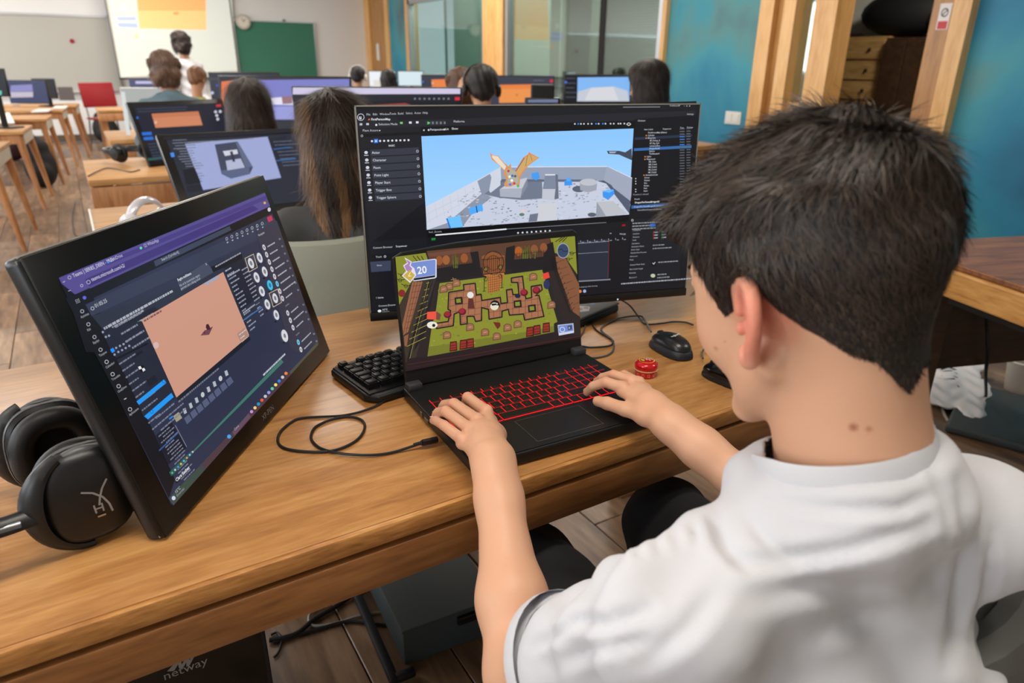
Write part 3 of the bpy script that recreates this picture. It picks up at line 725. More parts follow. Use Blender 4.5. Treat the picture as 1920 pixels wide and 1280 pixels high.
cv.lt('FirstPersonMap', *q((158, 157))[0], .0038, (225, 228, 234), .02); cv.poly(q((141, 156), (153, 155), (147, 146)), (232, 120, 40))
cv.lt('Selection Mode', *q((197, 183))[0], .0038, (205, 208, 216)); cv.disc(q((185, 181))[0], 2, (230, 230, 236))
for x, c_ in ((104, (190, 195, 205)), (139, (190, 195, 205)), (318, (120, 200, 120)), (365, (220, 222, 230)), (402, (220, 222, 230))): cv.poly(q((x-7, 187-x*.035), (x+7, 187-x*.035), (x+7, 173+3-x*.035), (x-7, 173+3-x*.035)), c_)
cv.poly(q((448, 182), (552, 178), (552, 158), (448, 160)), (48, 51, 60)); cv.poly(q((456, 163), (456, 179), (472, 170)), (80, 220, 90))
for x in (484, 505, 526, 547): cv.lr(*q((x-4, 164))[0], .003, .0042, (120, 124, 134))
cv.lt('Platforms', *q((594, 168))[0], .0038, (210, 212, 220)); cv.lt('Place Actors', *q((113, 216))[0], .0038, (200, 204, 212)); cv.disc(q((203, 211))[0], 1.2, (230, 230, 236))
cv.ring(q((109, 239))[0], 1.8, .8, (200, 200, 210))
for k in range(10):
    x = 162+k*21.5; y = 267-k*.6
    if k == 1: cv.poly(q((x-11, y-11), (x+11, y-12), (x+11, y+10), (x-11, y+11)), (40, 120, 230))
    cv.disc(q((x, y))[0], 2.1, (212, 216, 226), n=7 if k % 2 else 10)
cv.lt('BASIC', *q((250, 295))[0], .003, (210, 212, 220), .02)
names = ['Actor', 'Character', 'Pawn', 'Point Light', 'Player Start', 'Trigger Box', 'Trigger Sphere']
for k, t in enumerate(names):
    y = 328+k*39.8; x = 152+k*4.2
    cv.poly(q((x, y-15), (408+k*2.6, y-29), (411+k*2.6, y+5), (x+3, y+19)), (50, 55, 67))
    cv.lt(t, *q((x+10, y+6))[0], .0042, (206, 210, 218), .012); cv.ring(q((403+k*2.6, y-8))[0], 2., .9, (190, 195, 204))
    cv.disc(q((131+k*3.8, y-1))[0], 3.4, (206, 212, 226), 3., 9); cv.poly(q((121+k*3.8, y+16), (143+k*3.8, y+15), (143+k*3.8, y+12), (121+k*3.8, y+12)), (206, 212, 226))
# viewport
cv.poly(q((422, 195), (1550, 158), (1548, 200), (423, 241)), (12, 13, 16))
cv.disc(q((437, 209))[0], 1.6, (190, 190, 200)); cv.lt('Perspective', *q((470, 211))[0], .0038, (210, 214, 220), .01); cv.lt('Lit', *q((552, 208))[0], .0038, (210, 214, 220), .01); cv.lt('Show', *q((584, 206))[0], .0038, (210, 214, 220), .01)
cv.disc(q((462, 208))[0], 1.8, (200, 205, 215)); cv.disc(q((546, 205))[0], 1.8, (200, 205, 215))
for x in (1236, 1254, 1268, 1284, 1306, 1325, 1348, 1362, 1384, 1398, 1425, 1442, 1466, 1478, 1498): cv.disc(q((x, 183-x*.006+(0)))[0], 1.7, (40, 130, 240) if x in (1254, 1348, 1384) else (196, 200, 210), n=7)
cv.ring(q((1521, 177))[0], 4, 1.1, (225, 228, 234), 2.8, 4)
sky = [(423, 241), (1547, 200), (1520, 655), (455, 736)]
for k in range(24):
    t0, t1 = k/24, 1.; cv.poly(q((423+30*t0, 241+495*t0), (1547-26*t0, 200+455*t0), (1520, 655), (455, 736)), (int(140+34*t0), int(199+20*t0), 255))
LW, BWc, RWc = (208, 214, 230), (150, 160, 182), (160, 168, 188)
cv.poly(q((447, 614), (718, 472), (842, 404), (846, 480), (742, 560), (640, 640), (560, 700), (452, 736)), LW)
for k in range(7):
    t = k/7; cv.seg(q((455+t*280, 610-t*140+8), (470+t*270, 700-t*130)), .5, (186, 192, 210))
cv.seg(q((450, 655), (740, 510)), .5, (186, 192, 210)); cv.seg(q((452, 695), (742, 540)), .5, (186, 192, 210))
cv.poly(q((640, 722), (742, 560), (846, 472), (1390, 470), (1530, 600), (1522, 656)), (198, 206, 224))
cv.poly(q((455, 736), (560, 700), (742, 545), (800, 560), (700, 640), (640, 722)), (140, 150, 168))
rg = random.Random(5)
for k in range(420):
    x = 560+rg.random()*940; y = 490+rg.random()*225
    if y > 722-(x-640)*.075 or (y-470)*1.0 < (742-x)*.9 or y-470 < (x-1390)*.95: continue
    w_ = 5+rg.random()*15; g = rg.choice([(168, 178, 198), (214, 220, 234), (146, 156, 176), (122, 132, 152), (184, 194, 214)])
    if x < 1050: g = tuple(int(v*.93) for v in g)
    cv.poly(q((x, y), (x+w_, y-2-rg.random()*2), (x+w_*.8, y+2+rg.random()*3), (x+2, y+3)), g, False)
cv.z += 4e-6
cv.poly(q((742, 545), (846, 474), (1062, 476), (1065, 570), (950, 578), (835, 566)), (112, 122, 142)); cv.poly(q((720, 478), (786, 440), (800, 470), (790, 520), (745, 556)), (138, 148, 170)); cv.poly(q((790, 540), (842, 500), (842, 470), (800, 425), (782, 530)), (206, 212, 226))
cv.poly(q((843, 404), (1406, 401), (1388, 474), (846, 474)), BWc); cv.seg(q((840, 404), (1406, 401), (1546, 466)), 1.4, (226, 230, 240))
cv.poly(q((1406, 401), (1546, 468), (1530, 584), (1388, 474)), RWc); cv.poly(q((1350, 476), (1388, 474), (1530, 584), (1524, 650), (1488, 600), (1430, 500)), (84, 92, 112)); cv.poly(q((846, 468), (1350, 470), (1350, 482), (846, 482)), (98, 106, 126))
def block(top, front, side=None, ct=(196, 200, 212), cf=(170, 176, 190), cs=(130, 138, 156)):
    if side: cv.poly(q(*side), cs)
    cv.poly(q(*front), cf); cv.poly(q(*top), ct)
block([(840, 520), (900, 478), (985, 460), (958, 516)], [(838, 520), (958, 514), (948, 567), (840, 560)], [(958, 514), (985, 460), (985, 505), (948, 567)])
cv.poly(q((1130, 442), (1146, 445), (1150, 570), (1128, 576)), (104, 112, 130)); block([(1078, 442), (1132, 441), (1136, 520), (1066, 520)], [(1064, 518), (1134, 514), (1126, 580), (1062, 572)], None, (126, 136, 158), (194, 198, 210)); cv.poly(q((1078, 441), (1132, 441), (1132, 448), (1078, 449)), (220, 222, 228))
cv.disc(q((1256, 520))[0], 12, (90, 98, 116), 6); cv.poly(q((1261, 482), (1354, 482), (1350, 526), (1306, 538), (1264, 526)), (158, 164, 178)); cv.disc(q((1308, 484))[0], 16.6, (190, 194, 204), 6.6)
for pl, c_ in (([(1382, 535), (1440, 520), (1446, 545), (1412, 578), (1384, 562)], (62, 150, 240)), ([(1386, 533), (1412, 521), (1444, 526), (1418, 540)], (104, 184, 255)), ([(1180, 476), (1220, 474), (1222, 500), (1180, 502)], (62, 150, 240)), ([(1190, 460), (1212, 459), (1214, 478), (1192, 479)], (86, 170, 250)),
               ([(1006, 436), (1044, 430), (1050, 462), (1030, 474), (1008, 464)], (70, 156, 240)), ([(675, 622), (745, 598), (751, 632), (682, 658)], (78, 172, 252)), ([(711, 610), (716, 608), (722, 645), (716, 646)], (30, 70, 120)), ([(554, 676), (628, 660), (644, 720), (574, 727)], (110, 196, 255)), ([(554, 676), (562, 674), (580, 726), (572, 727)], (40, 120, 220))): cv.poly(q(*pl), c_)
cv.poly(q((1040, 602), (1142, 590), (1136, 680), (1034, 690)), (206, 208, 216)); cv.poly(q((998, 654), (1042, 648), (1035, 690), (990, 694)), (110, 118, 136))
block([(1352, 588), (1440, 585), (1514, 652), (1400, 662)], [(1352, 588), (1400, 662), (1346, 668)], None, (190, 192, 200), (150, 156, 168)); cv.disc(q((1326, 656))[0], 8, (90, 96, 110), 4)
cv.poly(q((1405, 318), (1470, 318), (1502, 326), (1536, 304), (1538, 368), (1500, 352), (1470, 338), (1412, 334)), (66, 72, 88)); cv.poly(q((1416, 322), (1456, 322), (1448, 330), (1420, 330)), (170, 178, 196))
cv.poly(q((940, 650), (965, 620), (975, 640), (966, 664)), (226, 200, 206)); cv.disc(q((955, 655))[0], 5, (92, 128, 124), 3)
# winged creature
cr_, go, dk = (232, 222, 200), (210, 168, 104), (92, 92, 104)
cv.poly(q((784, 326), (806, 342), (830, 344), (884, 408), (870, 430), (822, 384), (796, 366)), (232, 150, 100)); cv.poly(q((796, 342), (828, 348), (880, 410), (868, 424), (826, 384), (800, 356)), cr_)
cv.poly(q((1048, 354), (1000, 330), (994, 322), (986, 338), (962, 352), (916, 430), (934, 474), (964, 428), (990, 396)), (226, 140, 80)); cv.poly(q((1042, 354), (1000, 337), (970, 354), (924, 430), (936, 462), (960, 424), (988, 392)), go); cv.seg(q((968, 356), (918, 434)), 1.5, (96, 104, 128)); cv.seg(q((985, 342), (975, 400)), .8, (120, 90, 60)); cv.seg(q((1000, 340), (1010, 370)), .8, (120, 90, 60))
cv.poly(q((862, 424), (872, 400), (868, 384), (884, 402), (896, 382), (900, 414), (930, 430), (946, 470), (942, 506), (920, 496), (900, 506), (868, 508), (860, 496), (872, 470), (858, 440)), (214, 150, 96)); cv.poly(q((870, 420), (896, 410), (928, 436), (938, 470), (932, 494), (900, 488), (876, 494), (882, 466)), (176, 176, 160))
for x, y, c_ in ((884, 425, (200, 60, 50)), (905, 450, (70, 110, 200)), (890, 455, (240, 236, 220)), (920, 452, dk), (902, 475, (250, 250, 250)), (915, 490, (210, 60, 80)), (935, 504, (60, 190, 80)), (893, 496, (80, 120, 240))): cv.disc(q((x, y))[0], 2.6, c_, n=8)
# playback bar, lower panels, right column
cv.poly(q((455, 738), (1522, 655), (1516, 690), (460, 775)), (8, 9, 12)); cv.lt('Seq1_Zoomin', *q((462, 752))[0], .0032, (180, 184, 190)); cv.seg(q((498, 764), (874, 732)), 2.4, (236, 238, 242)); cv.seg(q((874, 732), (1402, 697)), 1.2, (120, 124, 132)); cv.poly(q((476, 780), (498, 778), (498, 790), (477, 792)), (30, 130, 60)); cv.poly(q((1484, 708), (1504, 706), (1503, 716), (1485, 717)), (150, 20, 30))
for k in range(8): cv.disc(q((935+k*24, 752-k*1.6))[0], 1.8, (220, 222, 230), n=6)
cv.poly(q((138, 800), (450, 775), (460, 850), (160, 870)), (24, 26, 33)); cv.lt('Content Browser', *q((168, 836))[0], .0036, (200, 204, 212)); cv.lt('Sequencer', *q((288, 828))[0], .0036, (225, 228, 232)); cv.lt('Track', *q((182, 884))[0], .0034, (200, 220, 205)); cv.ring(q((231, 877))[0], 1.8, .8, (210, 210, 220))
cv.poly(q((152, 905), (262, 898), (262, 952), (158, 960)), (58, 66, 86)); cv.lt('Shots', *q((188, 928))[0], .003, (200, 206, 216)); cv.lt('1 items', *q((182, 1100))[0], .0036, (214, 216, 222)); cv.lt('Content Drawer', *q((197, 1143))[0], .0034, (200, 204, 212)); cv.disc(q((202, 1165))[0], 3.5, (226, 232, 240), 2.4); cv.lt('10°C', *q((216, 1163))[0], .0036, (220, 222, 228)); cv.lt('Nuboso', *q((216, 1173))[0], .003, (170, 174, 182))
cv.poly(q((1250, 775), (1415, 765), (1415, 990), (1255, 1005)), (40, 45, 58)); cv.poly(q((1250, 760), (1530, 742), (1528, 775), (1252, 795)), (22, 23, 29)); cv.seg(q((1252, 808), (1416, 796)), .9, (150, 156, 168)); cv.seg(q((1252, 862), (1412, 852)), .7, (150, 156, 168)); cv.seg(q((1255, 1008), (1424, 998)), 2.4, (128, 132, 144)); cv.seg(q((1417, 790), (1410, 990)), .6, (140, 40, 50))
for k in range(7): cv.seg(q((1266+k*37, 802-k*2.6), (1266+k*37, 792-k*2.6)), .9, (170, 176, 186)); cv.lr(*q((1272+k*37, 800-k*2.6))[0], .005, .002, (130, 134, 144))
cv.lt('A snapping whilst drawing', *q((1256, 1042))[0], .0028, (170, 174, 182)); cv.disc(q((1263, 1061))[0], 3, (226, 120, 60)); cv.disc(q((1287, 1060))[0], 3, (150, 180, 220)); cv.lr(*q((1420, 752))[0], .004, .002, (150, 150, 160)); cv.lt('Manage', *q((1472, 762))[0], .0032, (200, 204, 212))
cv.poly(q((1552, 150), (1876, 130), (1850, 560), (1530, 640)), (17, 18, 23)); cv.lt('Outliner', *q((1568, 163))[0], .0034, (200, 204, 212)); cv.lt('Settings', *q((1828, 128))[0], .0034, (190, 194, 200)); cv.lt('Item Label', *q((1602, 209))[0], .0032, (200, 204, 212)); cv.lt('Sequencer', *q((1700, 206))[0], .0032, (200, 204, 212)); cv.lt('Type', *q((1792, 200))[0], .003, (200, 204, 212)); cv.lt('Package', *q((1828, 198))[0], .003, (200, 204, 212))
cv.lr(*q((1490, 84))[0], .08, .0022, (110, 114, 122)); cv.lt('FirstPersonBP', *q((1738, 83))[0], .0028, (190, 194, 200)); cv.lt('-  o  x', *q((1812, 84))[0], .004, (200, 204, 210))
rows = ['FirstPersonMap (Editor)', 'Cylinder', 'Blueprints', 'BP_Pickup_R', 'BP_Rig_Split', 'containerBox', 'DragonPartA', 'Sphere', 'TextRender4', 'Lights', 'Playground', 'SM_Cube', 'SM_Cube2', 'SM_Cube3', 'SM_Cube4', 'SM_Cube5', 'SimulationCube', 'Arrow', 'Skybox', 'Box', 'Ramps', 'Path', 'Stairs']
for k, t in enumerate(rows):
    y = 223+k*14.0; x = (1622 if k in (0, 1, 2, 9, 10, 16) else 1634)-k*.8-(18 if k > 16 else 0)
    if k == 6: cv.poly(q((1548, 305), (1853, 288), (1852, 303), (1548, 319)), (52, 106, 170))
    if k == 2: cv.poly(q((1552, 247), (1856, 230), (1855, 244), (1552, 261)), (36, 50, 70))
    cv.lt(t, *q((x, y+3))[0], .0030, (196, 200, 208), .01)
    if k in (1, 2, 9, 10, 16): cv.disc(q((x-8, y))[0], 1.5, (214, 130, 50), n=5)
    cv.lr(*q((1790, y-24))[0], .011, .002, (60, 120, 200) if k in (3, 4, 6) else (92, 96, 104)); cv.lr(*q((1826, y-26))[0], .009, .002, (92, 96, 104))
for y in (465, 479, 492, 521, 534): cv.disc(q((1557, y))[0], 1.1, (220, 222, 228), n=6)
cv.lt('72 actors (1 selected)', *q((1542, 553))[0], .0028, (180, 184, 192)); cv.lt('Details', *q((1550, 577))[0], .003, (200, 204, 212)); cv.lt('DragonTheTamedBringerSK', *q((1552, 596))[0], .0034, (230, 232, 238), .02); cv.poly(q((1535, 607), (1730, 595), (1729, 611), (1534, 624)), (46, 100, 164)); cv.lt('DragonTheTamedBringerSK (Instance)', *q((1548, 618))[0], .003, (210, 214, 220)); cv.lt('SkeletalMeshComponent (Skeletal', *q((1566, 635))[0], .0028, (190, 194, 202))
cv.poly(q((1534, 680), (1800, 660), (1790, 1010), (1522, 1010)), (26, 28, 34)); cv.ring(q((1539, 685))[0], 1.8, .8, (200, 200, 208)); cv.lines(*q((1540, 699))[0], 3, .006, .09, .0022, (150, 154, 162), 3); cv.poly(q((1634, 705), (1662, 702), (1661, 718), (1634, 720)), (40, 120, 226))
for k, (x, y, t) in enumerate(((1540, 742, 'Transform'), (1542, 760, 'Location'), (1542, 778, 'Rotation'), (1540, 794, 'Scale'), (1536, 812, 'Animation'), (1534, 829, 'Animation Mode'), (1532, 845, 'Anim Class'), (1530, 862, 'Disable Post Process'), (1526, 880, 'Advanced'), (1524, 898, 'Mesh'), (1526, 925, 'Skeletal Mesh Asset'), (1524, 948, 'Skin Cache Usage'), (1522, 968, 'Materials'), (1522, 992, 'Element 0'))): cv.lt(t, *q((x, y))[0], .003, (178, 182, 190))
for k in range(3):
    for j, c_ in enumerate(((180, 60, 60), (70, 160, 70), (70, 100, 200))): cv.lr(*q((1650+j*44, 744-j*3+k*15))[0], .002, .004, c_); cv.lr(*q((1656+j*44, 746-j*3+k*15))[0], .008, .0022, (170, 174, 182))
cv.lines(*q((1648, 815))[0], 2, .007, .05, .0022, (140, 144, 152), 4); cv.lr(*q((1640, 902))[0], .011, .011, (12, 12, 14)); cv.seg(q((1646, 910), (1652, 918), (1660, 906)), 1.2, (200, 206, 214)); cv.disc(q((1648, 978))[0], 4.4, (186, 196, 170), 3.6); cv.lines(*q((1676, 905))[0], 1, .007, .05, .0022, (150, 154, 160), 6); cv.lines(*q((1672, 970))[0], 2, .007, .04, .0022, (150, 154, 160), 7); cv.lines(*q((1480, 1018))[0], 1, .006, .2, .0026, (170, 174, 182), 8)
cv.obj('display', M['screen'], mon)

# ---- pen tablet display in the left foreground
TWd, TH = .5876, .3544
o, ex, ey, n, mw = rect_frame((.1419, 1.0537, .9242), 53.45, 15.26, TWd, TH)
tab = empty('pen_display', mw=mw, label='big slanted pen display in the left foreground showing a video call with orange viewport', cat='display')
bm_ = B().rbox((0, TH/2, -.0125), (TWd, TH, .025), .008, 3); bm_.obj('housing', M['bezel'], tab, True)
B().rbox((0, TH/2, -.0012), (TWd-.004, TH-.004, .0030), .0012, 2).obj('front_glass', mat('tablet_glass', (8, 9, 10), .3, spec=.28), tab, True)
rimb = B().tube([(-TWd/2+.004, TH-.0015, -.0065), (TWd/2-.004, TH-.0015, -.0065)], .0012).tube([(-TWd/2+.0015, .004, -.0065), (-TWd/2+.0015, TH-.004, -.0065)], .0009); rimb.obj('rim', M['silver'], tab, True)
for sx in (-1, 1):
    leg = B().rbox((sx*.16, .17, -.032), (.05, .2, .012), .004).obj('stand_leg', M['plastic'], tab, True)
ft = B().rbox((0, .01, 0), (.36, .03, .012), .004).obj('stand_foot', M['rubber'], tab); ft.location = (0, .022, -.055)
st_ = B().rbox((0, .09, -.05), (.3, .012, .17), .004, R=Matrix.Rotation(radians(-52), 3, 'X')).obj('stand_brace', M['plastic'], tab); st_.location = (0, .0, -.01)
q4 = qz(0, 300, 1.753); q6 = qz(100, 350, 3.692); q7 = qz(180, 600, 3.5545)
cv = PC(o, ex, ey, n, .00075)
TLc, TRc, BRc, BLc = (110, 521), (496, 360), (598, 640), (321, 946)
cv.poly([TLc, TRc, BRc, BLc], (44, 49, 72))
cv.poly(q6((38, 630), (1465, 42), (1500, 135), (105, 772)), (84, 74, 140)); cv.poly(q6((350, 520), (1470, 62), (1480, 85), (370, 545)), (70, 58, 128)); cv.poly(q6((220, 640), (1380, 128), (1420, 155), (250, 690)), (64, 50, 118))
cv.poly(q6((105, 772), (1500, 135), (1515, 185), (150, 830), (470, 1145), (225, 1145)), (17, 18, 24))
cv.poly([q4((215, 455))[0], q4((295, 420))[0], q4((570, 1125))[0], q4((540, 1060))[0]], (17, 18, 25)); cv.poly(q4((195, 400), (245, 440), (320, 480), (575, 1050), (555, 1110)), (17, 18, 25))
cv.poly(q6((222, 815), (1530, 215), (1560, 300), (265, 895)), (52, 58, 80)); cv.poly(q6((695, 515), (1220, 272), (1232, 300), (708, 553)), (58, 66, 86)); cv.lt('Search (Ctrl+Alt+E)', *q6((752, 515))[0], 0.0037, (186, 190, 204))
cv.lt('Teams | SERIES_DEEN - PREU', *q6((140, 628))[0], 0.0041, (214, 214, 230)); cv.ring(q6((112, 628))[0], 3, .8, (200, 196, 220)); cv.lt('OneDrive', *q6((398, 518))[0], 0.0041, (190, 190, 214)); cv.disc(q6((380, 522))[0], 2.4, (60, 140, 230)); cv.lt('(2) WhatsApp', *q6((630, 420))[0], 0.0041, (190, 190, 214)); cv.disc(q6((606, 424))[0], 2.6, (96, 210, 180)); cv.lt('teams.microsoft.com/v2/', *q6((268, 655))[0], 0.0044, (214, 214, 230)); cv.ring(q6((243, 660))[0], 3.4, 1, (190, 186, 216)); cv.ring(q6((196, 684))[0], 2.4, .9, (190, 186, 216)); cv.seg(q6((103, 722), (122, 716)), .9, (190, 186, 216)); cv.seg(q6((66, 656), (72, 662), (80, 652)), .9, (200, 200, 220))
cv.disc(q6((1463, 112))[0], 2.4, (220, 176, 60)); cv.disc(q6((1494, 158))[0], 3, (200, 200, 206), 4); cv.poly(q6((1478, 212), (1510, 198), (1520, 230), (1490, 246)), (196, 48, 84))
cv.disc(q6((215, 768))[0], 3.6, (96, 100, 214), n=8)
for j in range(3):
    for i in range(3): cv.disc(q6((154+i*10+j*4, 785+j*10-i*4))[0], .8, (210, 212, 220), n=5)
for k, (x, y, t) in enumerate(((199, 862, 'Activitat'), (242, 952, 'Xat'), (284, 1040, 'Equips'), (326, 1128, 'Tasques'))):
    cv.ring(q6((x, y))[0], 3.2, 1, (190, 194, 204), n=9); cv.lt(t, *q6((x-6, y+50))[0], 0.0028, (170, 174, 184))
for k, (x, y, t) in enumerate(((70, 278, 'Calendari'), (110, 360, 'Trucades'), (150, 440, 'OneDrive'), (226, 594, 'Aplicacions'))):
    cv.ring(q7((x, y))[0], 3.4, 1, (196, 200, 210), n=9); cv.lt(t, *q7((x-2, y+46))[0], 0.0028, (170, 174, 184))
cv.seg(q7((186, 528), (202, 520)), 1.4, (200, 204, 212))
cv.lt('01:05:25', *q6((292, 838))[0], 0.0044, (200, 204, 214)); cv.ring(q6((270, 842))[0], 3, .9, (200, 204, 214))
for k in range(8):
    x, y = 1200+k*35, 362-k*15; cv.ring(q6((x, y-2))[0], 2, .8, (180, 184, 196), 3, 6); cv.lr(*q6((x-2, y+22))[0], .005, .002, (160, 164, 178))
# shared screen: dark editor with the orange viewport
cv.poly(q6((265, 895), (870, 690), (1180, 560), (1320, 470), (1440, 770), (1330, 1060), (470, 1145)), (42, 48, 64))
cv.poly(q6((855, 650), (1060, 520), (1110, 590), (885, 722)), (66, 74, 92)); cv.lt('Regim multitasca', *q6((862, 655))[0], 0.0036, (214, 216, 224), .02); cv.lt('No et fa transmissio segura', *q6((876, 693))[0], 0.0034, (180, 184, 196)); cv.lt('permeti site a dialeg actual', *q6((884, 715))[0], 0.0034, (180, 184, 196)); cv.lt('x', *q6((1056, 545))[0], 0.0047, (190, 190, 200))
cv.poly(q6((1090, 555), (1300, 455), (1310, 500), (1105, 592)), (20, 22, 30)); cv.lines(*q6((1118, 550))[0], 1, .005, .09, .0022, (150, 154, 166), 1)
cv.poly(q6((330, 985), (700, 830), (740, 860), (380, 1140), (400, 1145)), (30, 34, 48)); cv.lines(*q6((345, 975))[0], 1, .006, .15, .003, (170, 174, 186), 2); cv.lines(*q6((350, 1000))[0], 3, .0095, .09, .0024, (160, 164, 176), 9, .03)
cv.poly(q7((30, 70), (300, 5), (535, 515), (320, 655), (205, 390)), (33, 38, 54))
for k, (x, y) in enumerate(((44, 80), (64, 112), (85, 104), (133, 185), (158, 172), (182, 160), (206, 140), (230, 125), (253, 110), (294, 85), (122, 230), (147, 212), (172, 200), (196, 186), (220, 172))): cv.disc(q7((x, y))[0], 2.3, (150, 156, 176), n=6)
cv.lines(*q7((90, 60))[0], 4, .0105, .06, .0022, (130, 134, 150), 12, .02)
cv.poly(q7((92, 196), (112, 184), (126, 206), (106, 220)), (34, 140, 246)); cv.poly(q7((110, 262), (340, 150), (346, 160), (118, 274)), (18, 20, 30)); cv.poly(q7((240, 240), (305, 200), (312, 216), (250, 254)), (24, 28, 40))
cv.lines(*q7((150, 290))[0], 10, .0088, .035, .0018, (120, 126, 144), 14); cv.poly(q7((278, 308), (312, 300), (330, 330), (297, 350)), (14, 14, 16)); cv.poly(q7((278, 312), (294, 305), (304, 322), (288, 330)), (226, 226, 230)); cv.poly(q7((304, 325), (318, 318), (328, 332), (312, 344)), (226, 226, 230)); cv.poly(q7((330, 400), (390, 365), (412, 405), (352, 445)), (26, 30, 42))
cv.poly(q7((268, 542), (450, 396), (468, 418), (284, 565)), (30, 150, 240)); cv.poly(q7((320, 640), (500, 485), (516, 512), (344, 662)), (30, 150, 240)); cv.ring(q7((452, 408))[0], 3.4, .9, (14, 80, 150)); cv.ring(q7((369, 610))[0], 3, .8, (14, 80, 150))
cv.poly(q6((608, 922), (1174, 592), (1352, 1022), (1352, 1040), (1335, 1040)), (204, 152, 130)); VP = [q6((608, 922))[0], q6((1174, 590))[0], q7((1016, 106))[0], q7((534, 516))[0]]; cv.poly(VP, (203, 150, 128))

cv.poly(q7((695, 103), (720, 70), (778, 42), (752, 98)), (112, 68, 84)); cv.poly(q7((732, 30), (746, 25), (756, 42), (762, 62), (740, 66), (730, 50)), (70, 34, 40)); cv.disc(q7((722, 84))[0], 1.2, (60, 30, 40)); cv.disc(q7((398, 168))[0], 5.4, (214, 178, 176), 6.2); cv.poly(q7((938, 92), (990, 50), (1016, 106), (960, 142)), (170, 134, 124)); cv.lines(*q7((950, 96))[0], 3, .006, .02, .0018, (214, 190, 180), 5)
cv.lines(*q6((622, 925))[0], 1, .005, .04, .0022, (120, 84, 84), 6); cv.lines(*q6((1045, 668))[0], 1, .005, .04, .0034, (130, 170, 210), 8)
cv.poly(q6((1178, 560), (1310, 495), (1420, 760), (1295, 860)), (30, 34, 50)); cv.lines(*q6((1186, 580))[0], 2, .009, .045, .0024, (160, 164, 178), 15); cv.lines(*q6((1200, 610))[0], 15, .0066, .028, .0022, (140, 146, 162), 16); cv.lines(*q6((1300, 575))[0], 13, .0066, .02, .0022, (140, 146, 162), 17)
cv.seg(q6((1312, 925), (1445, 832)), 2.2, (60, 110, 170)); cv.seg(q6((1300, 885), (1430, 790)), 2.4, (52, 58, 76)); cv.lines(*q6((1310, 870))[0], 1, .006, .05, .0024, (160, 164, 178), 18)
cv.poly(q7((536, 518), (1018, 108), (1030, 130), (548, 548)), (25, 29, 41)); cv.lines(*q7((545, 540))[0], 1, .006, .12, .0024, (110, 116, 132), 19)
for k in range(8):
    x, y = 590+k*39.6, 605-k*36
    cv.poly(q7((x-5, y+50), (x+26, y+22), (x+48, y+58), (x+14, y+90)), (84, 92, 120)); w_ = 9 if k in (3, 6) else 0
    if w_: cv.disc(q7((x, y))[0], 3.4, (190, 194, 200), 5)
    else: cv.poly(q7((x-14, y-12), (x+4, y-20), (x+14, y+12), (x-4, y+22)), (176, 180, 188))
cv.poly(q7((512, 640), (548, 612), (572, 652), (534, 680)), (160, 152, 130)); cv.poly(q7((396, 770), (500, 675), (600, 850), (480, 965)), (25, 28, 42)); cv.lines(*q7((408, 778))[0], 17, .0042, .030, .0015, (120, 126, 144), 21, .010); cv.seg(q7((525, 700), (602, 845)), 1.1, (130, 136, 156)); cv.seg(q7((418, 870), (542, 752)), 2.2, (50, 96, 160)); cv.seg(q7((486, 660), (510, 640)), 3, (40, 130, 220)); cv.lines(*q7((336, 700))[0], 3, .008, .07, .0018, (120, 126, 144), 22, .02)
cv.poly(q7((645, 870), (1232, 262), (1248, 280), (640, 888)), (62, 116, 104)); cv.poly(q7((484, 1015), (634, 870), (650, 882), (500, 1040)), (48, 90, 86))
for k, c_ in enumerate(((70, 190, 150), (200, 210, 220), (60, 150, 220), (230, 190, 80), (60, 200, 220), (240, 150, 80), (120, 200, 240), (190, 190, 200))): cv.disc(q7((505+k*19.5, 1018-k*20))[0], 2., c_, n=6)
cv.lines(*q7((1110, 362))[0], 1, .006, .09, .003, (190, 194, 204), 23)
cv.poly(q7((525, 1075), (600, 1000), (606, 1012), (534, 1088)), (14, 15, 20)); cv.lt('Clara Saubes', *q7((534, 1078))[0], 0.0042, (226, 228, 234), .02)
cv.poly(q7((482, 1185), (1380, 245), (1480, 135), (1476, 150), (512, 1236)), (62, 66, 76)); cv.poly(q7((700, 960), (1100, 545), (1290, 345), (1310, 350), (830, 870), (730, 990)), (78, 56, 66)); cv.poly(q7((482, 1185), (680, 985), (720, 1000), (512, 1236)), (58, 74, 66)); cv.poly(q7((1290, 345), (1380, 250), (1476, 140), (1480, 165), (1380, 270), (1300, 360)), (72, 78, 66))
cv.poly(q7((905, 745), (1015, 620), (1028, 645), (920, 770)), (98, 74, 92)); cv.lt('Cerca', *q7((922, 738))[0], 0.0039, (180, 170, 186))
for k, c_ in enumerate(((70, 160, 230), (200, 140, 210), (240, 200, 120), (40, 150, 190), (230, 90, 60), (190, 196, 206), (150, 150, 230), (90, 200, 160), (240, 220, 110), (60, 130, 220), (200, 200, 205), (240, 130, 50))):
    x, y = (884, 776) if k == 0 else (1034+(k-1)*23, 610-(k-1)*25.5); cv.disc(q7((x, y))[0], 3.2 if k else 4, c_, n=7)
cv.disc(q7((514, 1186))[0], 3.6, (206, 210, 230), 4); cv.lt('15°C', *q7((528, 1158))[0], 0.0039, (196, 200, 208)); cv.lt('Ennuvolat', *q7((538, 1178))[0], 0.0030, (160, 164, 172))
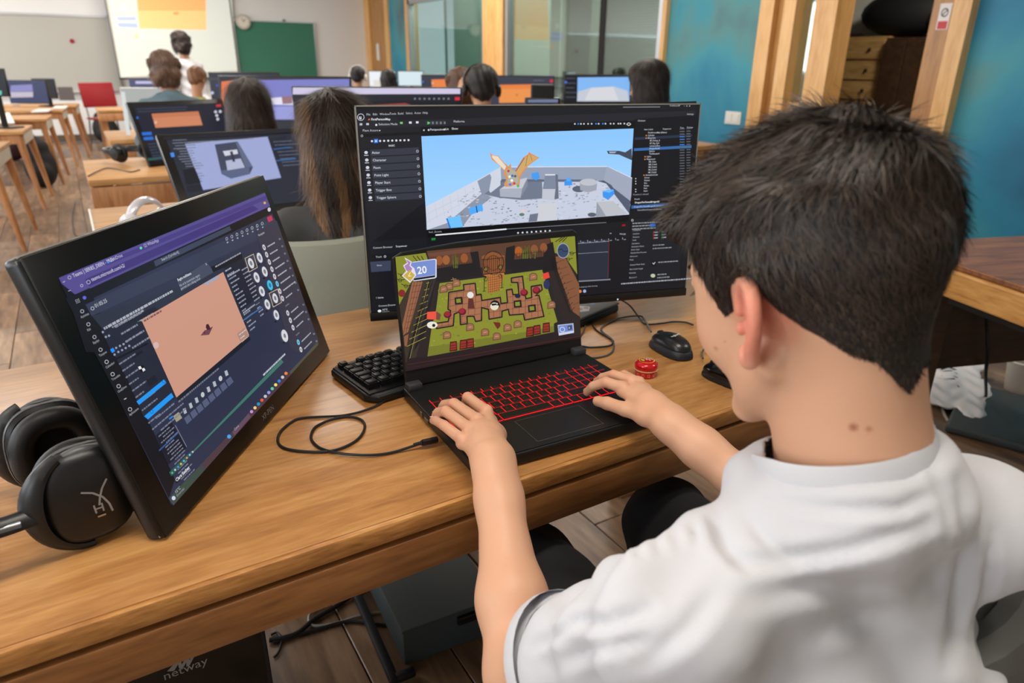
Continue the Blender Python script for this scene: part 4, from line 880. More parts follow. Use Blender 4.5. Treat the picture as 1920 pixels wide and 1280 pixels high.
# participants
cv.poly(q6((1400, 310), (1545, 235), (1830, 1075), (1700, 1145), (1640, 1120)), (54, 54, 70)); cv.lt('Participants', *q6((1418, 345))[0], 0.0037, (200, 204, 214))
for k in range(15):
    x, y = 1456+k*18.2, 420+k*50.5
    if k in (8, 12): cv.lt('Convidats', *q6((x+4, y+8))[0], 0.0028, (160, 164, 176)); continue
    cv.ld(*q6((x, y))[0], .0052, (96, 200, 236) if k in (5, 13) else (204, 204, 210), 12); cv.ld(*q6((x, y))[0], .0024, (120, 120, 130), 8)
    cv.lines(*q6((x+22, y-8))[0], 1, .006, .05, .0022, (176, 180, 192), 30+k); cv.ring(q6((x+108, y-58))[0], 1.4, .6, (160, 164, 176), n=6)
for k, (x, y, hl) in enumerate(((1365, 530, 1), (1425, 492, 0), (1404, 628, 0), (1460, 588, 0), (1440, 724, 0), (1496, 682, 2), (1478, 815, 0), (1532, 772, 1), (1540, 888, 0), (1598, 1032, 3))):
    if hl == 1: cv.poly(q6((x-44, y-35), (x+18, y-66), (x+46, y+30), (x-14, y+64)), (206, 192, 160)); cv.poly(q6((x-40, y-33), (x+16, y-60), (x+42, y+28), (x-12, y+58)), (62, 62, 82))
    cv.ld(*q6((x, y))[0], .0088 if hl != 3 else .011, (60, 190, 226) if hl == 2 else (212, 212, 218), 16); cv.ld(*q6((x, y))[0], .0042, (120, 124, 134) if hl != 2 else (30, 120, 160), 8); cv.disc(q6((x-5, y+46))[0], 1.7, (14, 14, 20))
cv.obj('display', M['screen'], tab)
cvp = PC(o, ex, ey, n, .0006); cvp.lt('XP-PEN', 494, 789, .0088, (120, 122, 126), -.01); cvp.obj('lettering', M['print'], tab)

# ---- gaming laptop
LW_, LH = .3552, .2312
o, ex, ey, n, mwl = rect_frame((.5788, 1.0016, .8882), -2.62, 8.55, LW_, LH)
base_mw = Matrix.Translation((float(o[0]), float(o[1]), 0)) @ Matrix.Rotation(radians(-2.62), 4, 'Z')
lap = empty('gaming_laptop', mw=Matrix.Translation((0, 0, Zd)) @ base_mw, label='open black gaming laptop with red-lit keys showing a graveyard puzzle game', cat='laptop')
LB = .270  # base depth
bs = B(); prof = [(-LB, .004), (-LB+.006, .0015), (.012, .0015), (.016, .02), (.012, .0235), (-LB+.006, .0215), (-LB, .017)]
W2 = .181
hexp = [(-W2+.004, -LB+.004), (-W2+.014, -LB), (W2-.014, -LB), (W2-.004, -LB+.004), (W2, -LB+.016), (W2, .008), (W2-.02, .016), (-W2+.02, .016), (-W2, .008), (-W2, -LB+.016)]
bs.prism(hexp, .003, .021); base = bs.obj('base', M['laptop'], lap)
bv = base.modifiers.new('bevel', 'BEVEL'); bv.width = .0025; bv.segments = 2
B().prism([(x*.985, y*.985-.001) for x, y in hexp], .0209, .0222).obj('palm_rest', M['laptop'], lap)
B().box((0, -.12, .0008), (.3, .2, .0016)).obj('rubber_feet', M['rubber'], lap)
ZT_ = .0222
# keyboard well, red backlight and keys
def L(px, py): p = base_mw.inverted() @ Vector(tuple(onz(px, py, Zd+ZT_))); return p.x, p.y
kx0, ky1 = L(803, 760); kx0 = -.162; kx1 = .166; ky1 = -.058; ky0 = ky1-.118
B().rbox(((kx0+kx1)/2, (ky0+ky1)/2, ZT_+.0002), (kx1-kx0+.006, ky1-ky0+.006, .0006), .0002, 1).obj('keyboard_well', M['laptop'], lap)
bl = B(); redm = emit_mat('red_backlight', (255, 26, 34), 1.15)
u = .0186; key_rows = [
    ([('Esc', 1)]+[('F%d' % i, 1) for i in range(1, 13)]+[('Prt', 1), ('Ins', .9), ('Del', .9), ('Hm', .9), ('End', .9)], .72),
    ([(c, 1) for c in 'º1234567890?'] + [('¡', 1), ('<', 1.5), ('Num', 1), ('/', 1), ('*', 1), ('-', 1)], 1),
    ([('Tab', 1.35)] + [(c, 1) for c in 'QWERTYUIOP'] + [('`', 1), ('+', 1), ('Int', 1.15), ('7', 1), ('8', 1), ('9', 1), ('+', 1)], 1),
    ([('Caps', 1.6)] + [(c, 1) for c in 'ASDFGHJKL'] + [('Ñ', 1), ('´', 1), ('Ç', 1), ('', .9), ('4', 1), ('5', 1), ('6', 1), ('+', 1)], 1),
    ([('Shift', 1.2), ('<', 1)] + [(c, 1) for c in 'ZXCVBNM,.-'] + [('Shift', 2.3), ('1', 1), ('2', 1), ('3', 1), ('In', 1)], 1),
    ([('Ctrl', 1.4), ('Fn', 1), ('', 1), ('Alt', 1), ('', 5.3), ('Alt', 1.1), ('Fn', 1), ('Ctrl', 1.1), ('<', 1), ('v', 1), ('>', 1), ('0', 1), ('.', 1), ('In', 1)], 1)]
yy = ky1; legend = Canvas(None, ZT_+.0030, 0.); kb_cache = {}
for row, hk in key_rows:
    tot = sum(w for _, w in row); kw = (kx1-kx0)/tot; hh = (ky1-ky0)/(5+.72)*hk; xx = kx0
    for t, w in row:
        w_ = w*kw; key = (round(w_, 4), round(hh, 4))
        if key not in kb_cache:
            kb_cache[key] = B().rbox((0, 0, .0012), (w_-.0026, hh-.0030, .0022), .0007, 1).obj('key', M['keycap'], lap).data
            ko = bpy.data.objects[-1] if False else None
            ko = [ob for ob in lap.children if ob.data is kb_cache[key]][0]
        else: ko = bpy.data.objects.new('key', kb_cache[key]); link(ko, lap)
        ko.location = (xx+w_/2, yy-hh/2+.0005, ZT_+.0006)
        # light leaks round the near and right edge of every key
        bl.box((xx+w_/2, yy-hh+.0009, ZT_+.0010), (w_-.0028, .0010, .0010)); bl.box((xx+.0010, yy-hh*.5, ZT_+.0009), (.0008, hh-.0030, .0008))
        if t:
            V, F = glyphs(t); hs_ = .0034 if len(t) == 1 else .0022
            legend._push([(xx+w_*.30+a*hs_, yy-hh*.55+b*hs_) for a, b in V], F, (196, 24, 34))
        xx += w_
    yy -= hh
bl.obj('backlight', redm, lap); legend.obj('key_legends', M['screen'], lap)
tp = B()
for a, b in (((-.072, -.255), (-.072, -.186)), ((-.072, -.186), (.045, -.186)), ((.045, -.186), (.045, -.255)), ((.045, -.255), (-.072, -.255))): tp.tube([(a[0], a[1], ZT_+.0002), (b[0], b[1], ZT_+.0002)], .0003, 4)
tpo = B().rbox((-.0135, -.2205, ZT_+.0001), (.117, .069, .0004), .0001, 1).obj('touchpad', M['laptop'], lap); tp.obj('outline', mat('touchpad_line', (92, 92, 96), .4), tpo)
for sx in (-1, 1): B().rbox((sx*.166, -.004, .0275), (.026, .020, .0125), .003, 2).obj('hinge', mat('hinge_grey_%d' % (sx+1), (62, 62, 66), .4, .3), lap, True)
lid_mw = base_mw.inverted() @ mwl
lid = bpy.data.objects.new('lid', None); link(lid, lap); lid.matrix_basis = Matrix.Translation((0, 0, -Zd)) @ lid_mw
shape = [(-W2+.003, .000), (W2-.003, .000), (W2-.0035, LH-.006), (W2-.012, LH), (.06, LH+.0015), (-.06, LH+.0015), (-W2+.02, LH-.004), (-W2+.0035, LH-.012)]
lidm = B().prism(shape, -.0075, -.0006).obj('lid_shell', M['laptop'], lid); bv = lidm.modifiers.new('bevel', 'BEVEL'); bv.width = .0018; bv.segments = 2
B().ell((0, LH-.006, -.0002), (.0016, .0016, .0006), nu=8, nv=6).obj('webcam', M['plastic_gloss'], lid)
cv = PC(o, ex, ey, n, .0002); q = qz(730, 440, 4.57)
SC4 = q((50, 185), (1580, 8), (1642, 868), (140, 1168))
cv.poly(SC4, (44, 36, 34))
GR, GR2, BR, DK, OR = (136, 140, 46), (118, 122, 42), (166, 110, 78), (30, 27, 30), (178, 104, 56)
cv.poly(q((320, 140), (1380, 30), (1360, 210), (380, 330)), (92, 60, 44)); cv.poly(q((330, 160), (700, 112), (690, 150), (340, 190)), (110, 70, 54))
cv.poly(q((52, 190), (310, 155), (330, 215), (250, 400), (160, 560), (85, 600)), (136, 140, 44)); cv.poly(q((85, 600), (190, 400), (400, 380), (220, 1080), (145, 1090)), (60, 50, 40)); cv.poly(q((195, 405), (285, 400), (165, 830), (120, 860), (112, 770)), (150, 98, 70)); cv.poly(q((125, 870), (165, 850), (150, 960), (130, 950)), (140, 90, 64))
cv.poly(q((1380, 30), (1590, 12), (1610, 340), (1500, 180), (1400, 150)), (136, 140, 44)); cv.poly(q((1400, 190), (1500, 180), (1625, 420), (1632, 700), (1560, 650)), (130, 84, 58))
for k in range(8): cv.seg(q((200-k*9, 440+k*52), (275-k*15, 430+k*52)), .7, (70, 44, 36))
for k in range(3): cv.seg(q((215+k*26, 400), (120+k*20, 850)), .7, (70, 44, 36))
for k in range(7): cv.seg(q((1420+k*26, 240+k*60), (1500+k*22, 215+k*60)), .7, (70, 44, 36))
cv.poly(q((330, 395), (400, 390), (300, 860), (150, 1090), (230, 760)), DK); cv.poly(q((345, 395), (395, 392), (200, 1020), (165, 1085)), (54, 48, 46))
for k in range(10): cv.seg(q((340-k*3, 410+k*52), (315-k*18, 415+k*60)), .7, (190, 176, 70))
cv.seg(q((335, 400), (170, 1080)), .9, (150, 140, 60)); cv.seg(q((315, 400), (150, 1080)), .7, DK)
cv.poly(q((400, 390), (1330, 235), (1420, 560), (1540, 820), (1600, 860), (330, 1050), (380, 780)), (38, 34, 36))
cv.poly(q((430, 415), (1310, 300), (1440, 745), (1410, 760), (1410, 830), (325, 1050), (360, 810), (400, 640)), GR)
cv.poly(q((340, 960), (1170, 830), (1410, 780), (1412, 832), (325, 1050)), GR2)
rg = random.Random(9)
for k in range(170):
    x = 360+rg.random()*1030; y = 340+rg.random()*660
    if y > 1010-(x-330)*.19 or y < 420-(x-430)*.125 or x > 1300+(y-300)*.28 or x < 430-(y-415)*.13: continue
    cv.disc(q((x, y))[0], 1.0+rg.random()*2.2, rg.choice([(120, 128, 40), (166, 168, 60), (108, 118, 40), (156, 158, 52)]), .6+rg.random(), 6)
# far fence, gate, gravestones behind
cv.poly(q((690, 150), (760, 140), (790, 360), (740, 350)), DK); cv.poly(q((1000, 110), (1075, 90), (1060, 290), (980, 300)), DK); cv.poly(q((400, 290), (740, 235), (760, 350), (400, 400)), DK); cv.poly(q((1050, 215), (1340, 185), (1330, 290), (1050, 320)), DK); cv.poly(q((1330, 90), (1400, 60), (1440, 300), (1310, 320)), (28, 24, 28))
cv.poly(q((790, 185), (880, 145), (990, 180), (990, 320), (800, 345)), (140, 82, 44))
cv.poly(q((805, 345), (980, 320), (985, 345), (940, 480), (845, 500), (840, 360)), (186, 116, 60))
for k in range(11): cv.seg(q((800+k*18, 330-k*2), (800+k*18, 205-abs(5-k)*-6-30)), .9, DK)
cv.ring(q((890, 240))[0], 19, 1.2, DK, 22); cv.ring(q((890, 240))[0], 12, .9, DK, 14); cv.seg(q((780, 340), (985, 320)), 1.6, DK); cv.seg(q((790, 215), (985, 195)), 1.2, DK)
for x, y in ((825, 295), (950, 278)): cv.ring(q((x, y))[0], 4.5, 1.1, DK); cv.disc(q((x, y))[0], 2.2, (110, 120, 44))
for k in range(6): cv.seg(q((845+k*19, 345-k*3), (848+k*18, 500-k*3)), .7, (94, 56, 34))
for k in range(7): cv.seg(q((845, 370+k*20), (975-k*5, 350+k*20)), .7, (94, 56, 34))
for x, y, c_ in ((485, 215, (156, 96, 54)), (425, 220, (150, 84, 44)), (640, 200, (150, 84, 44)), (1105, 140, (170, 90, 34)), (1320, 110, (140, 84, 50)), (1240, 125, (140, 84, 50))): cv.disc(q((x, y))[0], 7, c_, 9, 10)
for k in range(34):
    x = 545+rg.random()*50 if k < 12 else (1140+rg.random()*110); y0_ = 285 if k < 12 else 205; cv.seg(q((x, y0_), (x+rg.uniform(-14, 14), y0_-50-rg.random()*70)), .9, (92, 104, 40))
for a, b, c0, c1 in ((405, 705, 335, 300), (1050, 1340, 230, 195)):
    cv.seg(q((a, c0), (b, c1)), 1., DK); cv.seg(q((a, c0-60), (b, c1-55)), .8, DK)
    for k in range(15): t = k/14; cv.seg(q((a+(b-a)*t, c0+(c1-c0)*t), (a+(b-a)*t, c0+(c1-c0)*t-72)), .7, DK)
for s_ in (-1, 1):
    for k in range(3): cv.seg(q(*((200+k*35, 180), (240+k*30, 230)) if s_ < 0 else ((1420+k*30, 60), (1480+k*20, 20))), 1.4, DK)
for x, y in ((110, 350), (140, 440), (90, 390), (1560, 160), (1530, 210)): cv.seg(q((x-40, y-20), (x, y), (x+40, y-10)), 1.2, DK); cv.ring(q((x, y))[0], 3, .9, DK)
cv.disc(q((105, 500))[0], 6.5, (130, 40, 34), 7)
# the tiled path
path = [(505, 490), (635, 470), (630, 425), (735, 412), (745, 512), (785, 505), (792, 560), (950, 532), (955, 585), (1008, 578), (998, 470), (1050, 462), (1058, 510), (1105, 505), (1095, 410), (1042, 410), (1040, 368), (1140, 352), (1158, 500), (1170, 545), (1215, 535), (1210, 440), (1300, 425), (1310, 470), (1250, 520), (1280, 515), (1325, 700), (1155, 732), (1145, 680), (1025, 690), (1015, 640), (965, 655), (965, 705), (850, 725), (845, 640), (790, 625), (790, 735), (735, 745), (720, 700), (665, 700), (668, 762), (605, 772), (600, 660), (555, 680), (548, 780), (400, 805), (400, 755), (500, 740), (520, 650), (498, 640)]
cv.poly(q(*path), DK); cv.seg(q(*(path+[path[0]])), 1.6, DK)
def inset(pl, d):
    n = len(pl); ar = sum(pl[i][0]*pl[(i+1) % n][1]-pl[(i+1) % n][0]*pl[i][1] for i in range(n)); sg = 1 if ar > 0 else -1; out = []
    for i in range(n):
        p0, p1, p2 = pl[i-1], pl[i], pl[(i+1) % n]; a = (p1[0]-p0[0], p1[1]-p0[1]); b = (p2[0]-p1[0], p2[1]-p1[1]); la, lb = math.hypot(*a), math.hypot(*b)
        na_, nb_ = (-a[1]/la*sg, a[0]/la*sg), (-b[1]/lb*sg, b[0]/lb*sg); k = 1+na_[0]*nb_[0]+na_[1]*nb_[1]; k = max(k, .35)
        out.append((p1[0]+(na_[0]+nb_[0])/k*d, p1[1]+(na_[1]+nb_[1])/k*d))
    return out
inner = inset(path, 8); cv.poly(q(*inner), BR)
def in_poly(x, y, pl):
    c = False; j = len(pl)-1
    for i in range(len(pl)):
        a, b = pl[i], pl[j]
        if (a[1] > y) != (b[1] > y) and x < (b[0]-a[0])*(y-a[1])/(b[1]-a[1])+a[0]: c = not c
        j = i
    return c
for k in range(-4, 22):
    x0_ = 520+k*53.5
    for m in range(70):
        y = 350+m*7; x = x0_-(y-560)*.02+(y-560)*.0; x += (y-560)*(.10*(k-8)/14)
        if in_poly(x, y, inner) and in_poly(x, y+7, inner): cv.poly(q((x-1.8, y), (x+1.8, y), (x+1.8, y+7.2), (x-1.8, y+7.2)), (104, 64, 46), False)
for r0 in range(-5, 12):
    for m in range(140):
        x = 400+m*7; y = 505+r0*53-(x-512)*.155
        if in_poly(x, y, inner) and in_poly(x+7, y-1, inner): cv.poly(q((x, y-1.8), (x+7.2, y-2.9), (x+7.2, y+.7), (x, y+1.8)), (104, 64, 46), False)
cv.z += 4e-6
holes = [(590, 565), (1095, 592), (1218, 630)]
for x, y in holes: cv.poly(q((x-34, y-28), (x+32, y-36), (x+38, y+26), (x-30, y+34)), DK); cv.poly(q((x-20, y-16), (x+18, y-20), (x+22, y+14), (x-17, y+18)), GR)
for x, y in ((497, 683), (622, 658), (1152, 495), (1257, 475)): cv.disc(q((x, y))[0], 7.4, (90, 22, 34), 6.6); cv.disc(q((x-3, y-6))[0], 5.4, (158, 34, 54), 4.6)
cv.disc(q((1097, 523))[0], 5.5, (30, 34, 60), 4.2); cv.poly(q((322, 660), (400, 655), (398, 725), (318, 722)), (232, 84, 64)); cv.poly(q((400, 655), (440, 680), (430, 730), (398, 725)), (120, 70, 60)); cv.poly(q((1308, 335), (1360, 318), (1372, 365), (1320, 385)), (226, 66, 58)); cv.disc(q((1345, 425))[0], 6, (40, 50, 90), 9)
cv.disc(q((365, 772))[0], 10, (232, 230, 216), 6.5); cv.disc(q((378, 775))[0], 3, DK); cv.disc(q((692, 515))[0], 6.2, (226, 226, 222), 6); cv.poly(q((675, 545), (715, 545), (728, 630), (668, 632)), (96, 46, 40)); cv.disc(q((902, 602))[0], 9.4, (20, 20, 22)); cv.disc(q((898, 612))[0], 8, (228, 222, 200), 7.2); cv.poly(q((868, 590), (935, 585), (938, 605), (905, 602), (880, 608)), (20, 20, 22)); cv.disc(q((920, 590))[0], 1.3, (230, 230, 230))
for x, y in ((492, 860), (690, 790), (818, 835), (917, 870), (1010, 795), (1097, 765), (510, 445), (462, 465), (572, 415), (1230, 360), (1385, 600)):
    cv.poly(q((x-36, y+36), (x-34, y-20), (x-10, y-36), (x+22, y-32), (x+36, y-12), (x+34, y+26)), (112, 74, 54)); cv.poly(q((x-28, y+26), (x-26, y-16), (x-8, y-28), (x+18, y-24), (x+28, y-10), (x+26, y+18)), (158, 108, 78)); cv.seg(q((x-14, y+2), (x+14, y-4)), 1, (206, 170, 130))
cv.seg(q((540, 365), (560, 415)), 1.6, (140, 110, 80)); cv.seg(q((525, 385), (570, 375)), 1.4, (140, 110, 80)); cv.poly(q((885, 745), (945, 750), (950, 780), (925, 810), (905, 780)), (110, 40, 34))
for x, y in ((545, 960), (630, 945), (690, 935), (1200, 835), (1260, 820), (1340, 800)):
    cv.poly(q((x-32, y+40), (x-28, y-44), (x+30, y-52), (x+34, y+30)), (60, 20, 20)); cv.poly(q((x-25, y+30), (x-22, y-34), (x+24, y-42), (x+26, y+20)), (150, 48, 40)); cv.seg(q((x-22, y-10), (x+24, y-18)), 1, (60, 20, 20)); cv.seg(q((x-22, y+12), (x+24, y+4)), 1, (60, 20, 20))
for a, b, n2 in (((345, 400), (205, 860), 9), ((1385, 230), (1545, 660), 11)):
    for off in (0, 22): cv.seg(q((a[0]+off, a[1]), (b[0]+off, b[1])), 1.0, (24, 22, 22))
    for k in range(n2):
        t = k/(n2-1); x, y = a[0]+(b[0]-a[0])*t, a[1]+(b[1]-a[1])*t; cv.seg(q((x-8, y+6), (x+34, y-34)), .8, (24, 22, 22)); cv.disc(q((x+34, y-36))[0], .9, (24, 22, 22), n=6)
for x, y in ((808, 430), (960, 400)):
    cv.seg(q((x, y+50), (x+2, y-40), (x+14 if x < 900 else x-14, y-66)), 1.3, (24, 22, 22)); cv.ring(q((x+12 if x < 900 else x-14, y-50))[0], 3.4, 1, (24, 22, 22)); cv.seg(q((x-12, y+54), (x+14, y+50)), 1.1, (24, 22, 22))
cv.poly(q((140, 1168), (150, 1060), (330, 1040), (1410, 835), (1642, 868)), (40, 28, 30)); cv.seg(q((150, 1110), (1630, 870)), .9, (84, 40, 40)); cv.seg(q((150, 1140), (1636, 880)), .7, (70, 34, 36))
# counters
cv.poly(q((195, 232), (385, 204), (402, 212), (402, 362), (388, 372), (205, 398)), (214, 216, 232)); cv.poly(q((180, 240), (383, 212), (392, 218), (392, 342), (200, 370)), (120, 142, 208)); cv.poly(q((205, 372), (390, 345), (388, 362), (208, 390)), (20, 20, 26)); cv.lt('20', *q((238, 336))[0], .0118, (240, 242, 248), .02)
cv.poly(q((125, 192), (190, 230), (180, 262), (210, 285), (228, 345), (175, 412), (104, 350), (140, 310), (115, 262), (150, 238)), (226, 220, 232)); cv.poly(q((138, 208), (180, 234), (168, 262), (192, 288), (176, 330), (140, 300), (126, 266), (158, 244)), (170, 130, 186)); cv.poly(q((170, 300), (216, 345), (176, 398), (116, 350)), (204, 172, 70)); cv.seg(q((178, 320), (160, 355), (185, 350)), 1.3, (240, 236, 200))
cv.disc(q((1484, 136))[0], 11.6, (150, 160, 176), 14.4); cv.disc(q((1484, 136))[0], 10.2, (54, 70, 100), 12.8); cv.seg(q((1440, 130), (1470, 120), (1490, 142), (1530, 138)), 1.2, (24, 30, 44))
cv.poly(q((1438, 772), (1572, 756), (1578, 838), (1448, 862)), (206, 210, 226)); cv.poly(q((1443, 778), (1566, 762), (1571, 820), (1450, 840)), (112, 136, 206)); cv.ring(q((1478, 810))[0], 4.4, 1.2, (220, 226, 240)); cv.poly(q((1522, 778), (1560, 772), (1562, 810), (1526, 816)), (60, 74, 104)); cv.lt('R', *q((1532, 806))[0], .004, (220, 226, 240))
cv.obj('display', M['screen'], lap)
ob = bpy.data.objects[-1]
for ob in [c for c in lap.children if c.name.startswith('display')]: ob.matrix_basis = Matrix.Translation((0, 0, -Zd)) @ lid_mw
# flatten: lid pieces belong directly to the laptop
for c in list(lid.children): m_ = lid.matrix_basis @ c.matrix_basis; c.parent = lap; c.matrix_basis = m_
bpy.data.objects.remove(lid)
B().rbox((-.181, -.098, .010), (.004, .015, .006), .001).obj('port', M['metal_grey'], lap); B().rbox((-.1815, -.075, .0105), (.002, .008, .008), .001).obj('port', M['metal_grey'], lap)

# ---- full keyboard behind the laptop
kb = empty('keyboard', (.548, 1.110, Zd), radians(7.5), 'black office keyboard half hidden behind the open laptop', 'keyboard')
hexk = [(-.222, -.06), (-.205, -.083), (.222, -.083), (.222, .083), (-.205, .083), (-.222, .068)]
ko_ = B().prism(hexk, .002, .016).obj('base', M['plastic'], kb); bv = ko_.modifiers.new('bevel', 'BEVEL'); bv.width = .004; bv.segments = 3
B().rbox((-.005, .0, .0165), (.425, .138, .003), .001).obj('key_bed', M['plastic_gloss'], kb)
km = {}
rowsk = [[('Esc', 1), ('', -.9), ('F1', 1), ('F2', 1), ('F3', 1), ('F4', 1), ('', -.5), ('F5', 1), ('F6', 1), ('F7', 1), ('F8', 1), ('', -.5), ('F9', 1), ('F10', 1), ('F11', 1), ('F12', 1)],
         [(c, 1) for c in 'º123456789']+[('0', 1), ('?', 1), ('¡', 1), ('<-', 2)], [('Tab', 1.5)]+[(c, 1) for c in 'QWERTYUIOP']+[('`', 1), ('+', 1), ('', 1.5)],
         [('Bloq', 1.8)]+[(c, 1) for c in 'ASDFGHJKL']+[('Ñ', 1), ('´', 1), ('Ç', 1), ('', 1.2)], [('Shift', 1.25), ('<', 1)]+[(c, 1) for c in 'ZXCVBNM']+[(',', 1), ('.', 1), ('-', 1), ('', 2.75)], [('Ctrl', 1.3), ('Win', 1.2), ('Alt', 1.2), ('', 6.3), ('Alt', 1.2), ('', 1.2), ('', 1.2), ('Ctrl', 1.4)]]
yk = .062; lg = Canvas(None, .0268, 0.)
for ri, rw in enumerate(rowsk):
    xk = -.208; hk = .0192
    for t, w in rw:
        if w < 0: xk += -w*.019; continue
        w_ = w*.019; key = round(w_, 4)
        if key not in km: ko2 = B().box((0, 0, 0), (w_-.003, .0160, .009), taper=1.).rbox((0, .0006, .005), (w_-.0062, .0128, .004), .0016, 2).obj('key', M['plastic'], kb, True); km[key] = ko2.data
        else: ko2 = bpy.data.objects.new('key', km[key]); link(ko2, kb)
        ko2.location = (xk+w_/2, yk, .0198)
        if t: V, F = glyphs(t); hs_ = .0062 if len(t) == 1 else .0042; lg._push([(xk+.004+a*hs_, yk+.001+b*hs_) for a, b in V], F, (150, 152, 156))
        xk += w_
    yk -= hk+(.005 if ri == 0 else 0)
for r_ in range(5):
    for c_ in range(7):
        if c_ == 3 or (c_ < 3 and r_ in (2, 3)): continue
        if .019 not in km: pass
        ko2 = bpy.data.objects.new('key', km[.019]); link(ko2, kb); ko2.location = (.088+c_*.0186+(-.004 if c_ < 3 else 0), .0428-.005+.0042-r_*.0192, .0198)
lgo = lg.obj('key_legends', M['print'], kb)

# ---- closed laptop under the monitor
pF = onz(1165, 575, .772); pK = onz(1141, 566, .772)
lp2 = empty('closed_laptop', (.828, 1.178, Zd), radians(17), 'closed grey laptop with stickers lying under the large monitor', 'laptop')
B().rbox((0, 0, .0085), (.34, .12, .017), .005, 3).obj('base', M['plastic'], lp2, True)
B().rbox((0, 0, .0205), (.34, .12, .006), .0025, 2).obj('lid', mat('lid_grey', (96, 96, 98), .5, .2), lp2, True)
stk = Canvas(None, .0237, 3e-5)
stk.poly([(.045, -.03), (.06, -.01), (.085, -.008), (.095, -.03), (.07, -.045)], (190, 186, 188)); stk.disc((.066, -.02), .009, (196, 50, 62)); stk.disc((.083, -.028), .006, (110, 104, 108)); stk.poly([(.112, -.012), (.124, -.008), (.126, -.024), (.113, -.026)], (70, 110, 190)); stk.poly([(.128, .004), (.152, .008), (.154, -.010), (.131, -.014)], (212, 214, 206)); stk.ring((.141, -.003), .005, .0016, (60, 70, 90))
stk.obj('stickers', M['print'], lp2)

# ---- mice
def mouse(name, loc, rz, label, txt=None, sc=1.):
    r = empty(name, loc, rz, label, 'mouse'); k = 24; prof = []
    def shell(z0, z1, grow):
        P = []; F = []; nu, nv = 28, 7
        for j in range(nv+1):
            t = j/nv; zf = z0+(z1-z0)*sin(t*pi/2); rr = cos(t*pi/2)**.55*grow if j < nv else 0.001
            for i in range(nu):
                a = 2*pi*i/nu; ca, sa = cos(a), sin(a)
                x = abs(ca)**.85*(1 if ca > 0 else -1)*.030*rr; y = abs(sa)**.8*(1 if sa > 0 else -1)*.0565*rr
                if y > 0: x *= .97
                x *= 1-.12*cos(y/.0565*pi*.5-.3)*0+(.0); arch = 1-.38*max(0, y/.0565)**1.6-.12*max(0, -y/.0565)**2
                P.append((x*sc, y*sc, (z0+(zf-z0)*arch)*sc))
        for j in range(nv): F += [(j*nu+i, j*nu+(i+1) % nu, (j+1)*nu+(i+1) % nu, (j+1)*nu+i) for i in range(nu)]
        return P, F
    P, F = shell(.002, .0285 if txt else .024, 1.); B().add(P, F).obj('lower_shell', M['dark_metal'] if txt else M['plastic'], r, True)
    P, F = shell(.015 if txt else .011, .0375, .895 if txt else .965); b = B(); b.add(P, F); b.obj('upper_shell', M['plastic_gloss'] if not txt else mat('mouse_top', (24, 25, 27), .3), r, True)
    B().box((0, 0, .0015), (.042*sc, .085*sc, .003)).obj('glide_pad', M['rubber'], r)
    B().cyl((-.0035, .034*sc, .026*sc), (.0035, .034*sc, .026*sc), .0085*sc, n=16).obj('scroll_wheel', M['rubber'], r, True)
    return r
m1 = mouse('mouse', (.942, .930, Zd), radians(-4), 'black wired mouse with a grey side band lying beside the red tin', 'logitech', .98)
V, F = glyphs('logitech', .02); lo = Canvas(None, 0, 0); lo._push([(a*.0085, b*.0085) for a, b in V], F, (206, 208, 212)); lo_ = lo.obj('lettering', M['print'], m1); lo_.location = (-.012, -.016, .0386); lo_.rotation_euler = (0, 0, radians(14))
m2 = mouse('mouse', (.935, .772, Zd), radians(8), 'second black mouse partly hidden by the seated boy\'s face', None, .95)

# ---- red tin
tin = empty('tin', (.822, .868, Zd), 0, 'small round red tin with a domed printed lid on the desk', 'tin')
rg_ = mat('tin_red', (206, 22, 30), .18, .3, coat=.6)
B().lathe([(.0001, .0004), (.0188, .0004), (.0198, .002), (.0198, .013), (.0001, .013)], n=40).obj('body', rg_, tin, True)
B().lathe([(.0205, .0145), (.0212, .0155), (.0212, .0215), (.0205, .0245), (.017, .0275), (.010, .0292), (.0001, .0298)], n=40).obj('lid', rg_, tin, True)
B().lathe([(.0200, .0128), (.0214, .0134), (.0214, .0150), (.0200, .0154)], n=40).obj('gold_band', mat('band_cream', (222, 200, 160), .35, .2), tin, True)
cvt = Canvas(None, .0302, 2e-5); cvt.ring((0, 0), .0135, .0012, (214, 170, 60)); cvt.disc((-.006, .004), .0032, (150, 200, 40), .0042, 7); cvt.seg([(0, .009), (.004, .005), (.001, .002), (.006, -.001), (.004, -.005)], .0013, (236, 214, 214)); cvt.seg([(.006, .008), (.009, .002), (.0115, -.004)], .0011, (240, 224, 222)); cvt.seg([(.012, -.008), (.006, -.0125)], .001, (240, 224, 222)); cvt.obj('lid_print', M['print'], tin)
sp = B()
for k in range(12):
    a = 2*pi*k/12; sp.tube([(.01995*cos(a+d)+0, .01995*sin(a+d), z) for d, z in ((0, .004), (0, .0095), (.16, .0095), (.16, .004), (.08, .0035))], .0004, 4)
sp.obj('side_print', mat('tin_print', (226, 150, 130), .4), tin)

# ---- headphones
HC = (A(-.073, .852, .815)+A(-.088, .978, .815))/2
aB = A(.03, -.125, 0); aB /= np.linalg.norm(aB); Lf = A(-.93, -.30, .02); Lf -= aB*(Lf@aB); Lf /= np.linalg.norm(Lf); Uh = np.cross(Lf, aB)
if Uh[2] < 0: Uh = -Uh
